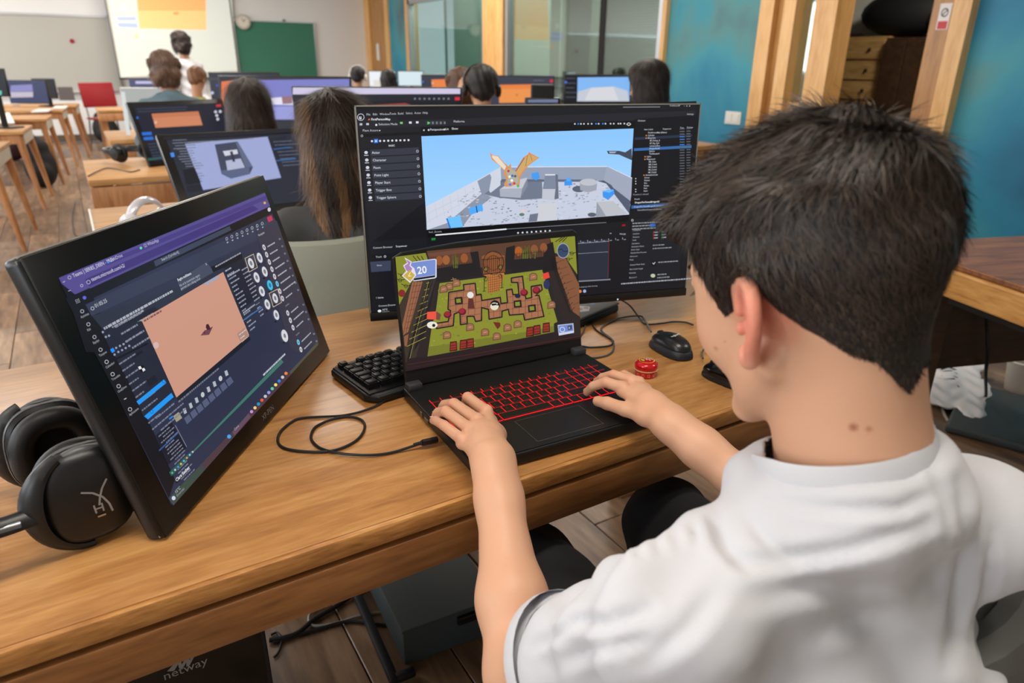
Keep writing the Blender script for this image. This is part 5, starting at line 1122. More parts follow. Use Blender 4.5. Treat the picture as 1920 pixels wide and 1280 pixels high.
# local frame: X = away from headband, Y = towards the near cup, Z = up
hx = -Lf; mwh = Matrix(((hx[0], aB[0], Uh[0], HC[0]), (hx[1], aB[1], Uh[1], HC[1]), (hx[2], aB[2], Uh[2], HC[2]), (0, 0, 0, 1)))
hp = empty('headphones', mw=mwh, label='large black over-ear gaming headphones lying on the foreground desk at left', cat='headphones')
hpm = mat('headphone_shell', (22, 23, 25), .38); hpl = mat('headphone_leather', (13, 13, 14), .5, bump=.1, bscale=300); hpg = mat('headphone_grey', (84, 86, 88), .38)
def sup(n_, rx, rz, y, e=2.6, ox=0., oz=0.): return [(ox+abs(cos(2*pi*i/n_))**(2/e)*(1 if cos(2*pi*i/n_) > 0 else -1)*rx, y, oz+abs(sin(2*pi*i/n_))**(2/e)*(1 if sin(2*pi*i/n_) > 0 else -1)*rz) for i in range(n_)]
def loft(rings, cap=True):
    b = B(); n_ = len(rings[0]); P = [p for r_ in rings for p in r_]
    F = [(j*n_+i, j*n_+(i+1) % n_, (j+1)*n_+(i+1) % n_, (j+1)*n_+i) for j in range(len(rings)-1) for i in range(n_)]
    if cap: F += [tuple(range(n_-1, -1, -1)), tuple((len(rings)-1)*n_+i for i in range(n_))]
    return b.add(P, F)
for s in (1, -1):
    yc = .066*s; n_ = 40; cup_rings = [sup(n_, .047, .055, yc+s*.000), sup(n_, .051, .060, yc+s*.004), sup(n_, .051, .060, yc+s*.016), sup(n_, .046, .055, yc+s*.026), sup(n_, .038, .047, yc+s*.031), sup(n_, .012, .016, yc+s*.0345)]
    cup = loft(cup_rings).obj('ear_cup', hpm, hp, True)
    B().tube([(.049*cos(t), yc+s*.0175, .0585*sin(t)) for t in np.linspace(radians(48), radians(128), 12)], (.0055, .0026), 8).obj('grey_inlay', hpg, cup, True)
    loft([sup(n_, .0515, .0605, yc+s*.0035), sup(n_, .0525, .0615, yc+s*.006), sup(n_, .0515, .0605, yc+s*.0095)], False).obj('trim_ring', hpg, cup, True)
    T = B(); pts = sup(48, .037, .045, 0, 2.3)
    T.tube([(p[0], yc-s*.012, p[2]) for p in pts], (.0145, .013) if False else .0145, 12, True).obj('ear_cushion', hpl, hp, True)
    B().box((0, yc-s*.002, 0), (.05, .003, .06)).obj('speaker_cloth', M['black_cloth'], hp)
    yk_ = B()
    tq = np.linspace(radians(112), radians(268), 22)
    arc = [(-.004+.0545*cos(t), yc+s*(.019+.004*abs(cos(t))), .0625*sin(t)) for t in tq]
    yk_.tube(arc, [(.0060+.0085*max(0, -cos(t))**2.5, .0048) for t in tq], 8).obj('yoke', hpg if False else hpm, hp, True)
    B().tube(cr_spline([(-.052, yc+s*.023, .0), (-.085, yc+s*.024, 0), (-.12, yc+s*.016, 0), (-.15, yc+s*.004, 0)], 6), (.011, .0045), 10).obj('slider_arm', hpm, hp, True)
    B().tube(cr_spline([(-.070, yc+s*.0305, .0), (-.098, yc+s*.0265, 0), (-.125, yc+s*.019, 0)], 4), (.004, .0012), 8).obj('metal_strip', M['metal_grey'], hp, True)
ts = np.linspace(radians(90), radians(270), 26)
band = [(-.150+.075*cos(t)*1.0, (.070)*sin(t), 0) for t in ts]
B().tube(band, (.019, .0065), 12).obj('headband', hpl, hp, True)
B().tube([(p[0]+.010, p[1]*.86, 0) for p in band[3:-3]], (.017, .0075), 10).obj('headband_pad', hpl, hp, True)
# emblem on the near cup
em = Canvas(None, 0, 3e-5); em.seg([(-.017, .015), (-.006, .010), (.003, .001), (.008, -.010), (.010, -.021)], .0022, (150, 150, 150)); em.seg([(.0105, .022), (.004, .012), (.0, .001), (-.002, -.008)], .0022, (150, 150, 150)); em.seg([(-.0075, -.006), (-.0065, -.017)], .0018, (150, 148, 144)); em.seg([(.0005, -.006), (.0012, -.017)], .0018, (150, 148, 144)); em.seg([(-.007, -.0115), (.001, -.0115)], .0018, (150, 148, 144)); em.seg([(-.006, -.022), (.0025, -.022)], .002, (176, 150, 120))
eo = em.obj('emblem', M['print'], hp); eo.matrix_basis = Matrix(((1, 0, 0, .006), (0, 0, 1, .066+.0352), (0, 1, 0, .0), (0, 0, 0, 1)))

# ---- cables on the desk
def cable(name, pts, r, m, label, z=None, cat='cable', parent=None, n=8, smooth=8):
    z = Zd+r+.0006 if z is None else z; W_ = [tuple(onz(p[0], p[1], z+(p[2] if len(p) > 2 else 0))) for p in pts]
    o_ = B().tube(cr_spline(W_, smooth), r, n).obj(name, m, parent, True, fix=False)
    if parent is None:
        c0 = Vector(W_[0]); o_.data.transform(Matrix.Translation(-c0)); o_.location = c0; tag(o_, label, cat)
    return o_
cc = empty('usb_cable', tuple(onz(790, 828, Zd)), 0, 'thin black cable looped on the desk and plugged into the laptop side', 'cable')
cb = cable('cord', [(757, 722), (738, 738), (702, 762), (648, 778), (570, 783), (545, 792), (524, 812), (523, 832), (545, 843), (600, 847), (640, 840), (672, 822), (684, 800), (676, 786), (650, 781), (620, 787), (592, 800), (583, 818), (590, 832), (606, 842), (640, 850, .002), (690, 853, .002), (735, 848), (786, 832, .006)], .0021, M['cable'], '', parent=cc)
cb.data.transform(Matrix.Translation(-Vector(cc.location)))
p1_ = Vector(tuple(onz(786, 831, Zd+.010)))-Vector(cc.location); p2_ = Vector(tuple(onz(829, 822, Zd+.011)))-Vector(cc.location)
B().tube([p1_+(p2_-p1_)*t for t in (-.25, 0, .05, .1)], [(.0022, .0022), (.0034, .003), (.0034, .003), (.006, .0042)], 8).obj('strain_relief', M['cable'], cc, True)
B().tube([p1_+(p2_-p1_)*t for t in (.1, .14, .75, .8)], [(.0045, .003), (.007, .0048), (.007, .0048), (.006, .004)], 12).obj('plug', M['plastic'], cc, True)
cable('mouse_cable', [(1221, 622, .010), (1208, 598), (1196, 592, .004), (1160, 597), (1130, 612), (1130, 622), (1148, 637), (1150, 655), (1138, 666), (1110, 671), (1092, 667)], .0019, M['cable_grey'], 'grey mouse cable curling from the mouse to behind the laptop')
cable('black_cable', [(1300, 609), (1285, 604), (1262, 603), (1240, 606), (1210, 607), (1196, 592, .002), (1180, 572, .016), (1160, 560, .022), (1148, 558, .024), (1128, 563, .02), (1112, 580, .014), (1109, 600, .004), (1118, 618), (1140, 632), (1150, 640), (1142, 648), (1110, 651), (1085, 648)], .0019, M['cable'], 'black cable arching over the closed laptop and running behind the boy\'s face')
cable('short_cable', [(1090, 570, .012), (1096, 585, .004), (1097, 612), (1090, 628), (1080, 634)], .0017, M['cable_grey'], 'short grey cable hanging beside the open laptop lid')
cable('hidden_mouse_cable', [(1318, 672, .008), (1316, 660), (1326, 650), (1345, 646), (1400, 640)], .0018, M['cable_grey'], 'grey cable of the half-hidden second mouse')

# ---- under the desk
tw = empty('pc_tower', (.009, 1.14, 0), 0, 'black computer tower under the foreground desk with a grey logo on its front', 'computer')
B().rbox((0, 0, .262), (.205, .42, .5), .006, 2).obj('case', M['plastic_gloss'], tw, True)
B().rbox((0, -.216, .262), (.20, .014, .49), .005).obj('front_panel', M['plastic_gloss'], tw, True)
B().rbox((.098, -.212, .262), (.012, .02, .49), .004).obj('front_frame', M['dark_metal'], tw, True)
for sx in (-.08, .08):
    for sy in (-.17, .17): B().cyl((sx, sy, 0), (sx, sy, .013), .014).obj('foot', M['rubber'], tw)
Yt = 1.14-.2232
Tt = plane_T(A(.009, Yt, .0), A(1, 0, 0), A(0, 0, 1), A(0, -1, 0)); cvn = Canvas(Tt, 0, 2e-5); gy_ = (132, 134, 136)
z3 = qz(0, 740, 2.37)
cvn.poly(z3((742, 1228), (768, 1226), (800, 1182), (786, 1180)), gy_); cvn.poly(z3((768, 1226), (776, 1222), (800, 1180), (792, 1178)), gy_); cvn.poly(z3((786, 1180), (802, 1174), (812, 1212), (796, 1214)), gy_); cvn.poly(z3((796, 1214), (812, 1214), (838, 1170), (826, 1168)), gy_); cvn.poly(z3((826, 1170), (840, 1166), (846, 1196), (828, 1208)), gy_); cvn.poly(z3((828, 1208), (842, 1200), (862, 1164), (848, 1166)), gy_)
x_, z_ = Tt(*z3((728, 1268))[0]); V, F = glyphs('netway'); kx = .0148/.7; cvn._push([(x_+a*kx, z_+.0+b*kx) for a, b in V], F, gy_)
eo = cvn.obj('logo', M['print'], tw); eo.matrix_basis = Matrix(((1, 0, 0, 0), (0, 0, -1, -.2236), (0, 1, 0, 0), (0, 0, 0, 1)))
# low grey box with a side rail
bz = .11; c1, c2, c3, c4 = onz(770, 1172, bz), onz(905, 1110, bz), onz(880, 1040, bz), onz(728, 1090, bz)
box = empty('equipment_box', ((c1[0]+c2[0])/2+.01, c1[1]+.19, 0), radians(-4), 'low dark grey plastic box with a side rail on the floor under the desk', 'box')
wb = .23; db = .42; gm = mat('box_grey', (58, 66, 68), .55, bump=.1, bscale=300)
B().rbox((0, 0, .06), (wb, db, .10), .006, 2).obj('body', gm, box, True)
B().rbox((0, 0, .112), (wb+.006, db+.006, .008), .003).obj('cover', gm, box, True)
B().rbox((.055, -db/2-.004, .09), (.08, .012, .022), .003).obj('handle', M['plastic'], box)
B().rbox((-wb/2-.035, -.02, .018), (.022, db+.04, .02), .006).obj('rail', M['dark_metal'], box, True); B().rbox((-wb/2-.01, -db/2-.028, .018), (.05, .02, .02), .006).obj('rail', M['dark_metal'], box, True)
def fcable(name, pts, r, m, label, z=.0): return cable(name, pts, r, m, label, z=r+.002+z)
fcable('power_cable', [(505, 1200), (530, 1196), (560, 1185), (590, 1160), (640, 1130), (700, 1085), (740, 1050)], .006, M['cable'], 'thick black power cable on the floor running up behind the desk apron')
fcable('grey_cable', [(640, 1126, .0), (600, 1138), (582, 1150), (580, 1165), (592, 1173), (630, 1168), (670, 1155), (712, 1148), (740, 1152), (756, 1158, .02)], .0035, M['cable_light'], 'light grey cable bent in a hairpin on the floor under the desk')
fcable('looped_cable', [(508, 1190), (520, 1186), (528, 1200), (522, 1222), (514, 1232)], .003, M['cable'], 'thin black cable loop beside the computer tower')
fcable('black_lead', [(512, 1205), (560, 1190), (600, 1178), (650, 1165), (700, 1170), (740, 1172), (757, 1165, .02)], .004, M['cable'], 'black cable on the floor running into the grey plastic box')
# clutter under the side desk
bag = empty('plastic_bag', tuple(onz(1785, 722, 0)), radians(30), 'crumpled white plastic bag on the floor under the side desk', 'bag')
rng = np.random.default_rng(3)
g = SDF((-.42, -.2, -.01), (.42, .2, .2), .009)
for k in range(16): g.ell((rng.uniform(-.3, .3), rng.uniform(-.09, .09), .03+rng.uniform(0, .03)), (rng.uniform(.06, .14), rng.uniform(.05, .1), rng.uniform(.02, .045)), k=.015)
g.fn(lambda X, Y, Z: -Z+.0*X, (-.42, -.2, -.02), (.42, .2, .2), .004, 's') if False else None
V, F = g.mesh(); V = V+np.stack([.004*np.sin(V[:, 1]*90+V[:, 0]*40), .004*np.sin(V[:, 0]*70), .006*np.sin(V[:, 0]*60+np.sin(V[:, 1]*50)*2)], 1); V[:, 2] = np.maximum(V[:, 2], .001)*.6; V[:, 0] *= 1.15
np_obj('film', V, F, mat('bag_film', (222, 222, 226), .35, bump=.3, bscale=40), bag)
cvb = Canvas(None, 0, 0); 
pb_ = B()
for k in range(7): pb_.tube([(-.12+k*.045+rng.uniform(-.01, .01), .05, .045), (-.10+k*.045, .02+rng.uniform(-.02, .02), .052), (-.13+k*.05, -.01, .048)], .0028, 5)
pb_.obj('black_print', M['black_cloth'], bag, True)
fb = empty('flat_case', tuple(onz(1860, 785, 0)), radians(20), 'flat dark grey case lying on the floor in front of the white bag', 'case')
B().rbox((0, 0, .02), (.5, .26, .035), .012, 3).obj('shell', gm, fb, True); B().rbox((0, -.13, .022), (.12, .02, .014), .004).obj('handle', M['plastic'], fb)
p_ = onz(1925, 742, 0); cupo = empty('paper_cup', (p_[0]+.02, p_[1]+.05, 0), 0, 'large pale cup standing on the floor at the right edge under the side desk', 'cup')
B().lathe([(.001, .003), (.045, .003), (.062, .14), (.059, .14), (.042, .010), (.001, .010)], n=28).obj('wall', mat('cup_pale', (178, 172, 164), .6), cupo, True); B().lathe([(.062, .137), (.065, .14), (.062, .143), (.059, .14)], n=28).obj('rim', M['white'], cupo, True)
fcable('white_cable', [(1778, 790), (1770, 775), (1768, 762), (1778, 754), (1790, 756)], .006, M['cable_light'], 'pale cable hooked on the floor behind the boy\'s shoulder')
fcable('white_lead', [(1850, 778), (1870, 786), (1890, 796), (1912, 808)], .006, M['cable_light'], 'straight pale cable on the floor at the right edge')
W_ = [tuple(onz(1852, 560, .62)), tuple(dep(1850, 600, 2.35)), tuple(dep(1852, 660, 2.4)), tuple(dep(1848, 700, 2.5)), tuple(onz(1848, 745, .03)), tuple(onz(1835, 770, .012)), tuple(onz(1810, 775, .01))]
oo = B().tube(cr_spline(W_, 6), .006, 8).obj('hanging_cable', M['cable'], None, True); oo.data.transform(Matrix.Translation(-Vector(W_[0]))); oo.location = W_[0]; tag(oo, 'black cable hanging from under the side desk to the floor', 'cable')

# ================================================================== MONITORS FURTHER BACK
def far_monitor(name, label, c, yaw, tilt, w, h, draw, zdesk=.75, kind='mon', bezel=.012, housing=None, group=None, cat='monitor'):
    o, ex, ey, n, mw = rect_frame(c, yaw, tilt, w, h)
    r = empty(name, mw=mw, label=label, cat=cat, group=group)
    B().rbox((0, h/2, -.014), (w, h, .026), .006, 2).obj('housing', housing or M['bezel'], r, True)
    cv = PC(o, ex, ey, n, .0006, 2e-5)
    cv._push([(-w/2+bezel, bezel), (w/2-bezel, bezel), (w/2-bezel, h-bezel), (-w/2+bezel, h-bezel)], [(0, 1, 2, 3)], draw[0]); cv.z += 2e-5
    draw[1](cv, w, h, bezel); cv.obj('display', M['screen_m'], r)
    def world(ob, m4): ob.matrix_basis = mw.inverted() @ m4
    if kind == 'mon':
        bx, by = float(o[0]-n[0]*.07), float(o[1]-n[1]*.07); zt = float(o[2]+ey[2]*.12)
        world(B().rbox((0, 0, 0), (.05, .04, zt-zdesk), .006).obj('stand_neck', M['plastic'], r), Matrix.Translation((bx, by, (zt+zdesk)/2+.006)))
        world(B().rbox((0, 0, 0), (.24, .18, .012), .005).obj('stand_foot', M['plastic'], r), Matrix.Translation((bx, by, zdesk+.007)) @ Matrix.Rotation(radians(yaw), 4, 'Z'))
        world(B().rbox((0, 0, 0), (.1, .05, .08), .006).obj('stand_mount', M['plastic'], r), Matrix.Translation((float(o[0]-n[0]*.04+ey[0]*.12), float(o[1]-n[1]*.04+ey[1]*.12), zt-.02)) @ Matrix.Rotation(radians(yaw), 4, 'Z'))
    else:
        B().rbox((0, h*.33, -.06), (w*.5, .012, .13), .004, R=Matrix.Rotation(radians(30), 3, 'X')).obj('stand_leg', M['plastic'], r)
        B().rbox((0, .040, -.028), (w*.6, .012, .03), .004).obj('stand_foot', M['rubber'], r)
    return r
q5 = qz(150, 170, 4.414)
def d_tab2(cv, w, h, b):
    cv.poly(q5((690, 385), (1720, 318), (1735, 345), (700, 410)), (34, 37, 46)); cv.poly(q5((868, 440), (1552, 380), (1665, 720), (1020, 822)), (158, 168, 212))
    cv.poly(q5((1115, 445), (1305, 420), (1432, 632), (1405, 690), (1250, 728), (1172, 690)), (66, 72, 92)); cv.poly(q5((1290, 432), (1305, 420), (1432, 632), (1370, 632)), (98, 106, 134)); cv.poly(q5((1172, 660), (1400, 632), (1405, 690), (1250, 728), (1172, 690)), (90, 100, 132)); cv.poly(q5((1205, 580), (1330, 560), (1365, 635), (1220, 660)), (178, 184, 210)); cv.poly(q5((1182, 500), (1300, 486), (1308, 522), (1200, 540)), (206, 210, 224)); cv.poly(q5((1240, 505), (1262, 500), (1285, 585), (1265, 590)), (52, 56, 72))
    cv.poly(q5((745, 515), (775, 510), (785, 545), (756, 552)), (64, 140, 230)); cv.lines(*q5((780, 480))[0], 14, .011, .06, .004, (120, 126, 142), 41, .02); cv.lines(*q5((720, 410))[0], 4, .012, .1, .004, (120, 126, 140), 42, .03); cv.lines(*q5((880, 425))[0], 1, .012, .3, .004, (140, 146, 160), 43)
    cv.poly(q5((1570, 400), (1700, 370), (1780, 570), (1640, 600)), (36, 40, 54)); cv.lines(*q5((1600, 420))[0], 8, .016, .1, .004, (100, 108, 128), 44); cv.poly(q5((1600, 480), (1740, 462), (1742, 472), (1602, 490)), (50, 100, 150)); cv.poly(q5((1620, 575), (1785, 555), (1788, 567), (1624, 585)), (50, 100, 150))
    cv.poly(q5((850, 650), (950, 640), (1000, 760), (880, 780)), (28, 30, 38)); cv.poly(q5((880, 790), (1000, 775), (1010, 830), (890, 840)), (34, 37, 46))
far_monitor('pen_display', 'dark pen display behind the foreground one showing a grey shaft on lilac', (.552, 2.86, .8935), 8, 40, .56, .372, ((42, 46, 58), d_tab2), kind='tab', bezel=.03)
def d_tab3(cv, w, h, b):
    cv.poly(q5((592, 190), (980, 170), (1015, 285), (625, 308)), (206, 132, 96)); cv.poly(q5((592, 190), (980, 170), (990, 205), (600, 225)), (196, 120, 84)); cv.disc(q5((626, 262))[0], 3, (220, 176, 150)); cv.poly(q5((1125, 115), (1165, 112), (1168, 132), (1128, 136)), (200, 50, 60)); cv.poly(q5((510, 345), (590, 340), (596, 366), (516, 370)), (40, 110, 210)); cv.poly(q5((524, 385), (604, 380), (610, 405), (530, 410)), (40, 110, 210)); cv.poly(q5((465, 215), (482, 213), (486, 232), (468, 234)), (40, 100, 200)); cv.lines(*q5((470, 150))[0], 2, .014, .4, .004, (70, 76, 96), 45)
    for x, y in ((1122, 175), (1160, 172), (1132, 205), (1140, 235)): cv.disc(q5((x, y))[0], 2.8, (200, 204, 214))
    cv.poly(q5((560, 560), (680, 545), (684, 562), (568, 580)), (40, 90, 84)); cv.lines(*q5((560, 440))[0], 6, .016, .08, .004, (70, 80, 104), 46)
far_monitor('pen_display', 'dark pen display with an orange square, on the desk beside the dark headphones', (.5649, 4.4751, .9191), 24.3, 20.6, .5787, .3507, ((30, 33, 48), d_tab3), kind='tab', bezel=.026)
q1 = qz(400, 0, 2.743)
def d_mon2(cv, w, h, b):
    cv.poly([(549, 164), (863, 166), (863, 176), (549, 177)], (206, 200, 226)); cv.poly([(549, 177), (863, 176), (864, 188), (549, 190)], (30, 32, 42)); cv.poly([(853, 182), (862, 182), (862, 188), (853, 188)], (220, 40, 60)); cv.poly([(676, 198), (760, 193), (780, 200), (680, 204)], (150, 60, 60))
    for k in range(8): cv.disc((778+k*9, 185), 2, (130, 134, 150), n=6)
    for k in range(9): cv.disc((566+k*.8, 190+k*13), 2, (44, 110, 230) if k in (2, 7) else (120, 124, 140), n=6)
    cv.lines(555, 186, 20, .018, .05, .004, (60, 64, 80), 48)
far_monitor('monitor', 'wide monitor behind the long-haired woman with a pale lilac bar across its top', (1.085, 2.835, .993), -28.9, 0, .687, .405, ((22, 24, 32), d_mon2))
# helper: place an upright monitor so that its top edge runs between two points of the photograph
def top_mon(name, label, pL, pR, depth, draw, aspect=16/9., zdesk=.75, kind='mon', bezel=.01, depth2=None, tilt=0, **k):
    a, b = dep(*pL, depth), dep(*pR, depth2 or depth); e = A(b[0]-a[0], b[1]-a[1], 0); w = float(np.linalg.norm(e)); yaw = math.degrees(atan2(e[1], e[0])); h = w/aspect
    zt = (a[2]+b[2])/2; zb_ = max(zt-h, zdesk+.03); h = zt-zb_
    c = ((a[0]+b[0])/2, (a[1]+b[1])/2, zt-h/2); return far_monitor(name, label, c, yaw, tilt, w, h, draw, zdesk, kind, bezel, **k)
def d_purple(cv, w, h, b):
    cv.poly([(415, 153), (440, 150), (440, 225), (416, 225)], (226, 118, 70)); cv.poly([(478, 150), (655, 148), (655, 224), (478, 224)], (122, 124, 196)); cv.poly([(505, 184), (540, 181), (655, 182), (655, 198), (505, 196)], (226, 224, 240)); cv.poly([(505, 200), (655, 198), (655, 224), (505, 224)], (150, 154, 216)); cv.poly([(528, 181), (548, 180), (548, 194), (530, 195)], (150, 110, 120))
def d_mono(cv, w, h, b):
    cv.poly([(390, 146), (525, 146), (525, 150), (390, 150)], (60, 62, 76)); cv.poly([(414, 153), (440, 150), (440, 200), (416, 200)], (226, 118, 70)); cv.disc((398, 174), 3, (190, 200, 220)); cv.disc((407, 160), 2, (60, 90, 200))
def d_white(cv, w, h, b): cv.poly([(700, 150), (745, 150), (742, 170), (702, 170)], (226, 222, 214))
def d_or1(cv, w, h, b): cv.poly([(809, 149), (850, 148), (852, 186), (812, 187)], (232, 130, 70)); cv.disc((811, 156), 2, (230, 180, 150)); cv.disc((793, 153), 2, (60, 100, 220))
def d_or2(cv, w, h, b):
    cv.poly([(935, 159), (997, 158), (998, 192), (936, 193)], (236, 148, 80)); cv.poly([(935, 159), (997, 158), (997, 166), (935, 167)], (232, 128, 66)); cv.disc((969, 178), 2.4, (190, 104, 50), 1.4); cv.disc((937, 170), 2.6, (240, 196, 170)); cv.disc((1034, 152), 3, (220, 40, 50))
    for x, y in ((1024, 166), (1033, 166), (1024, 174), (1033, 174)): cv.disc((x, y), 3.2, (206, 208, 216))
    cv.disc((928, 174), 2.6, (220, 222, 230)); cv.lines(1000, 150, 1, .01, .15, .006, (110, 114, 126), 50)
def d_sky(cv, w, h, b):
    cv.poly([(1083, 145), (1181, 144), (1180, 190), (1082, 190)], (130, 184, 244)); cv.poly([(1083, 172), (1110, 164), (1150, 162), (1176, 170), (1180, 190), (1082, 190)], (196, 202, 214)); cv.poly([(1108, 165), (1150, 163), (1160, 188), (1096, 188)], (214, 216, 222)); cv.disc((1061, 154), 2.4, (60, 110, 230)); cv.lines(1062, 146, 5, .03, .08, .006, (80, 84, 100), 51)
top_mon('monitor', 'wide monitor with a lilac and white picture behind the dark-haired woman', (407, 142), (657, 143), 4.15, ((40, 42, 54), d_purple), 2.2)
top_mon('monitor', 'dark monitor with a sliver of orange, left of the lilac one', (389, 134), (523, 136), 5.6, ((44, 48, 62), d_mono))
top_mon('monitor', 'small monitor left of the seated man in denim', (240, 147), (302, 148), 8.6, ((70, 74, 110), lambda cv, w, h, b: cv.poly([(254, 152), (290, 152), (290, 157), (254, 157)], (196, 192, 226))))
top_mon('monitor', 'white-lit monitor right beside the wood panelled doorway', (690, 132), (742, 133), 9.6, ((236, 240, 246), d_white), zdesk=.75)
top_mon('monitor', 'white-lit monitor just left of the first orange-screened monitor', (745, 132), (794, 133), 9.4, ((214, 232, 238), d_white), zdesk=.75)
top_mon('monitor', 'dark monitor with orange square, half hidden by the brown-haired head', (789, 139), (906, 140), 6.1, ((50, 54, 68), d_or1))
top_mon('monitor', 'dark monitor with a whole orange square, right of the headphones wearer', (908, 142), (1041, 141), 5.9, ((58, 62, 76), d_or2))
top_mon('monitor', 'monitor with pale blue sky picture, left of the turquoise wall', (1058, 138), (1186, 141), 4.7, ((22, 24, 32), d_sky))
r = top_mon('laptop_on_stand', 'small dark laptop screen on an added stand peeping over the large monitor', (984, 184), (1051, 182), 3.0, ((36, 44, 70), lambda cv, w, h, b: cv.poly([(990, 187), (1046, 186), (1046, 192), (990, 192)], (110, 120, 150))))  # laptop screen carried on an added monitor stand
# display with a window reflection painted pale grey on its screen, behind the orange-square pen display
top_mon('reflecting_display', 'pale grey display with a bright left rim behind the orange-square pen display', (224, 168), (320, 160), 5.3, ((170, 172, 170), lambda cv, w, h, b: cv.poly([(226, 172), (234, 172), (246, 262), (238, 262)], (214, 218, 214))), aspect=1.5, zdesk=.76, kind='tab', bezel=.006, housing=M['white'], cat='display')
# left tables: things on them
def d_lap(cv, w, h, b): cv.poly([(20, 160), (60, 158), (62, 171), (19, 173)], (136, 134, 190)); cv.poly([(19, 173), (62, 172), (62, 182), (20, 183)], (196, 186, 200)); cv.lines(22, 192, 2, .03, .12, .01, (80, 96, 130), 52)
top_mon('monitor', 'glowing blue-grey laptop-sized screen on the third left table', (9, 150), (84, 150), 8.7, ((50, 58, 96), d_lap), zdesk=.70, kind='tab')
top_mon('monitor', 'tall black screen cut off by the left edge of the picture', (-60, 128), (5, 128), 6.2, ((20, 26, 32), lambda cv, w, h, b: cv.poly([(-4, 170), (3, 170), (3, 178), (-4, 178)], (90, 200, 180))), zdesk=.70, aspect=1.3)
top_mon('monitor', 'black monitor seen behind the glowing screen at left', (57, 147), (100, 147), 9.5, ((14, 14, 15), lambda cv, w, h, b: None), zdesk=.70, aspect=1.2)
top_mon('old_laptop', 'brownish laptop lid on the farther left table', (106, 162), (134, 163), 10.4, ((96, 84, 78), lambda cv, w, h, b: None), zdesk=.70, kind='tab', aspect=1.15, housing=mat('lid_brown', (110, 98, 92), .6), cat='laptop')
def paper(pxs, z, label):
    P = [onz(*p, z) for p in pxs]; c0 = P[0]; b = B(); b.add([tuple(p-c0) for p in P]+[tuple(p-c0+A(0, 0, .012)) for p in P], [(3, 2, 1, 0), (4, 5, 6, 7), (0, 1, 5, 4), (1, 2, 6, 5), (2, 3, 7, 6), (3, 0, 4, 7)])
    o_ = b.obj('paper_stack', M['paper'], None, loc=c0); return tag(o_, label, 'paper')
paper([(-30, 233), (28, 232), (18, 213), (-30, 213)], .701, 'thick stack of white paper on the second left table')
paper([(58, 211), (90, 210), (100, 205), (72, 205)], .701, 'loose white papers on the third left table')
paper([(98, 204.5), (122, 204.5), (128, 200), (104, 200)], .701, 'white papers on the fourth left table')
def backpack(px, py, w, h, d, label, rz=0, m=None):
    p = onz(px, py, 0); r = empty('backpack', (p[0], p[1], 0), rz, label, 'backpack')
    g = SDF((-w, -d, -.02), (w, d, h*1.15), .014); g.ell((0, 0, h*.42), (w*.46, d*.40, h*.44), k=.02).ell((0, -d*.25, h*.3), (w*.36, d*.3, h*.26), k=.02).ell((0, 0, h*.8), (w*.34, d*.3, h*.2), k=.03)
    V, F = g.mesh(); V[:, 2] = np.maximum(V[:, 2], .004); np_obj('bag_body', V, F, m or M['bag'], r)
    B().tube(cr_spline([(-.03, 0, h*.92), (0, 0, h*1.05), (.03, 0, h*.92)], 6), .008).obj('handle', M['bag'], r, True); return r
backpack(85, 350, .34, .52, .32, 'black backpack on the floor under the second left table')
backpack(203, 268, .42, .52, .34, 'black backpack on the floor beneath the red chair')
backpack(28, 300, .34, .42, .3, 'dark backpack with red trim under the nearest left table', 0, mat('bag_dark_red', (52, 24, 28), .8, var=.4, vscale=8))
# red chair near the whiteboard
pr = onz(205, 262, 0); pr = pr*A(1, 1, 0); pr = A(pr[0], min(pr[1], 12.9), 0); rc_ = ony(203, 222, pr[1])
ch = empty('red_chair', (rc_[0], rc_[1], 0), radians(20), 'red plastic chair with thin metal legs in front of the whiteboard', 'chair')
zs = float(rc_[2])
B().rbox((0, 0, zs), (.46, .44, .03), .012, 3).obj('seat', M['red'], ch, True)
B().rbox((0, .2, zs+.34), (.5, .03, .36), .012, 3, R=Matrix.Rotation(radians(-10), 3, 'X')).obj('backrest', M['red'], ch, True)
for sx in (-1, 1):
    for sy in (-1, 1): B().cyl((sx*.2, sy*.19, zs), (sx*.24, sy*.23, 0), .011, n=8).obj('leg', M['metal_grey'], ch)
    B().cyl((sx*.2, .19, zs), (sx*.2, .24, zs+.3), .011, n=8).obj('back_post', M['metal_grey'], ch)
# headphones on further desks
def small_phones(px, py, z, rz, m, label, sc=1., m2=None, up=False):
    p = onz(px, py, z); r = empty('headphones', (p[0], p[1], z), rz, label, 'headphones')
    arc = [(.085*cos(t)*sc, .0, .0) for t in (0,)]
    pts = [(.085*cos(t)*sc, (.095*sin(t) if not up else -.02)*sc, (.045+(.085*sin(t) if up else 0))*sc) for t in np.linspace(0, pi, 20)]
    B().tube(pts, (.008*sc, .017*sc), 8).obj('headband', m, r, True)
    for s in (-1, 1):
        R_ = Matrix.Rotation(radians(90), 3, 'Y'); cpt = B().lathe([(.001, .022), (.03, .02), (.040, .010), (.042, -.006), (.036, -.012), (.001, -.012)], (s*.085*sc, -.02*sc, .043*sc), 24, R_ if s > 0 else Matrix.Rotation(radians(-90), 3, 'Y')); cpt.obj('ear_cup', m, r, True)
        B().tube([(s*.068*sc, -.02*sc+.028*cos(t)*sc, .043*sc+.028*sin(t)*sc) for t in np.linspace(0, 2*pi, 17)[:-1]], .011*sc, 8, True).obj('ear_cushion', m2 or M['rubber'], r, True)
    return r
small_phones(276, 436, .75, radians(38), mat('silver_plastic', (232, 230, 238), .2, .3), 'silver headphones on the light desk behind the foreground pen display', .85, mat('cushion_grey', (120, 118, 122), .6), True)
small_phones(246, 303, .75, radians(40), M['plastic'], 'dark headphones on the left end of the second light desk', 1.35)
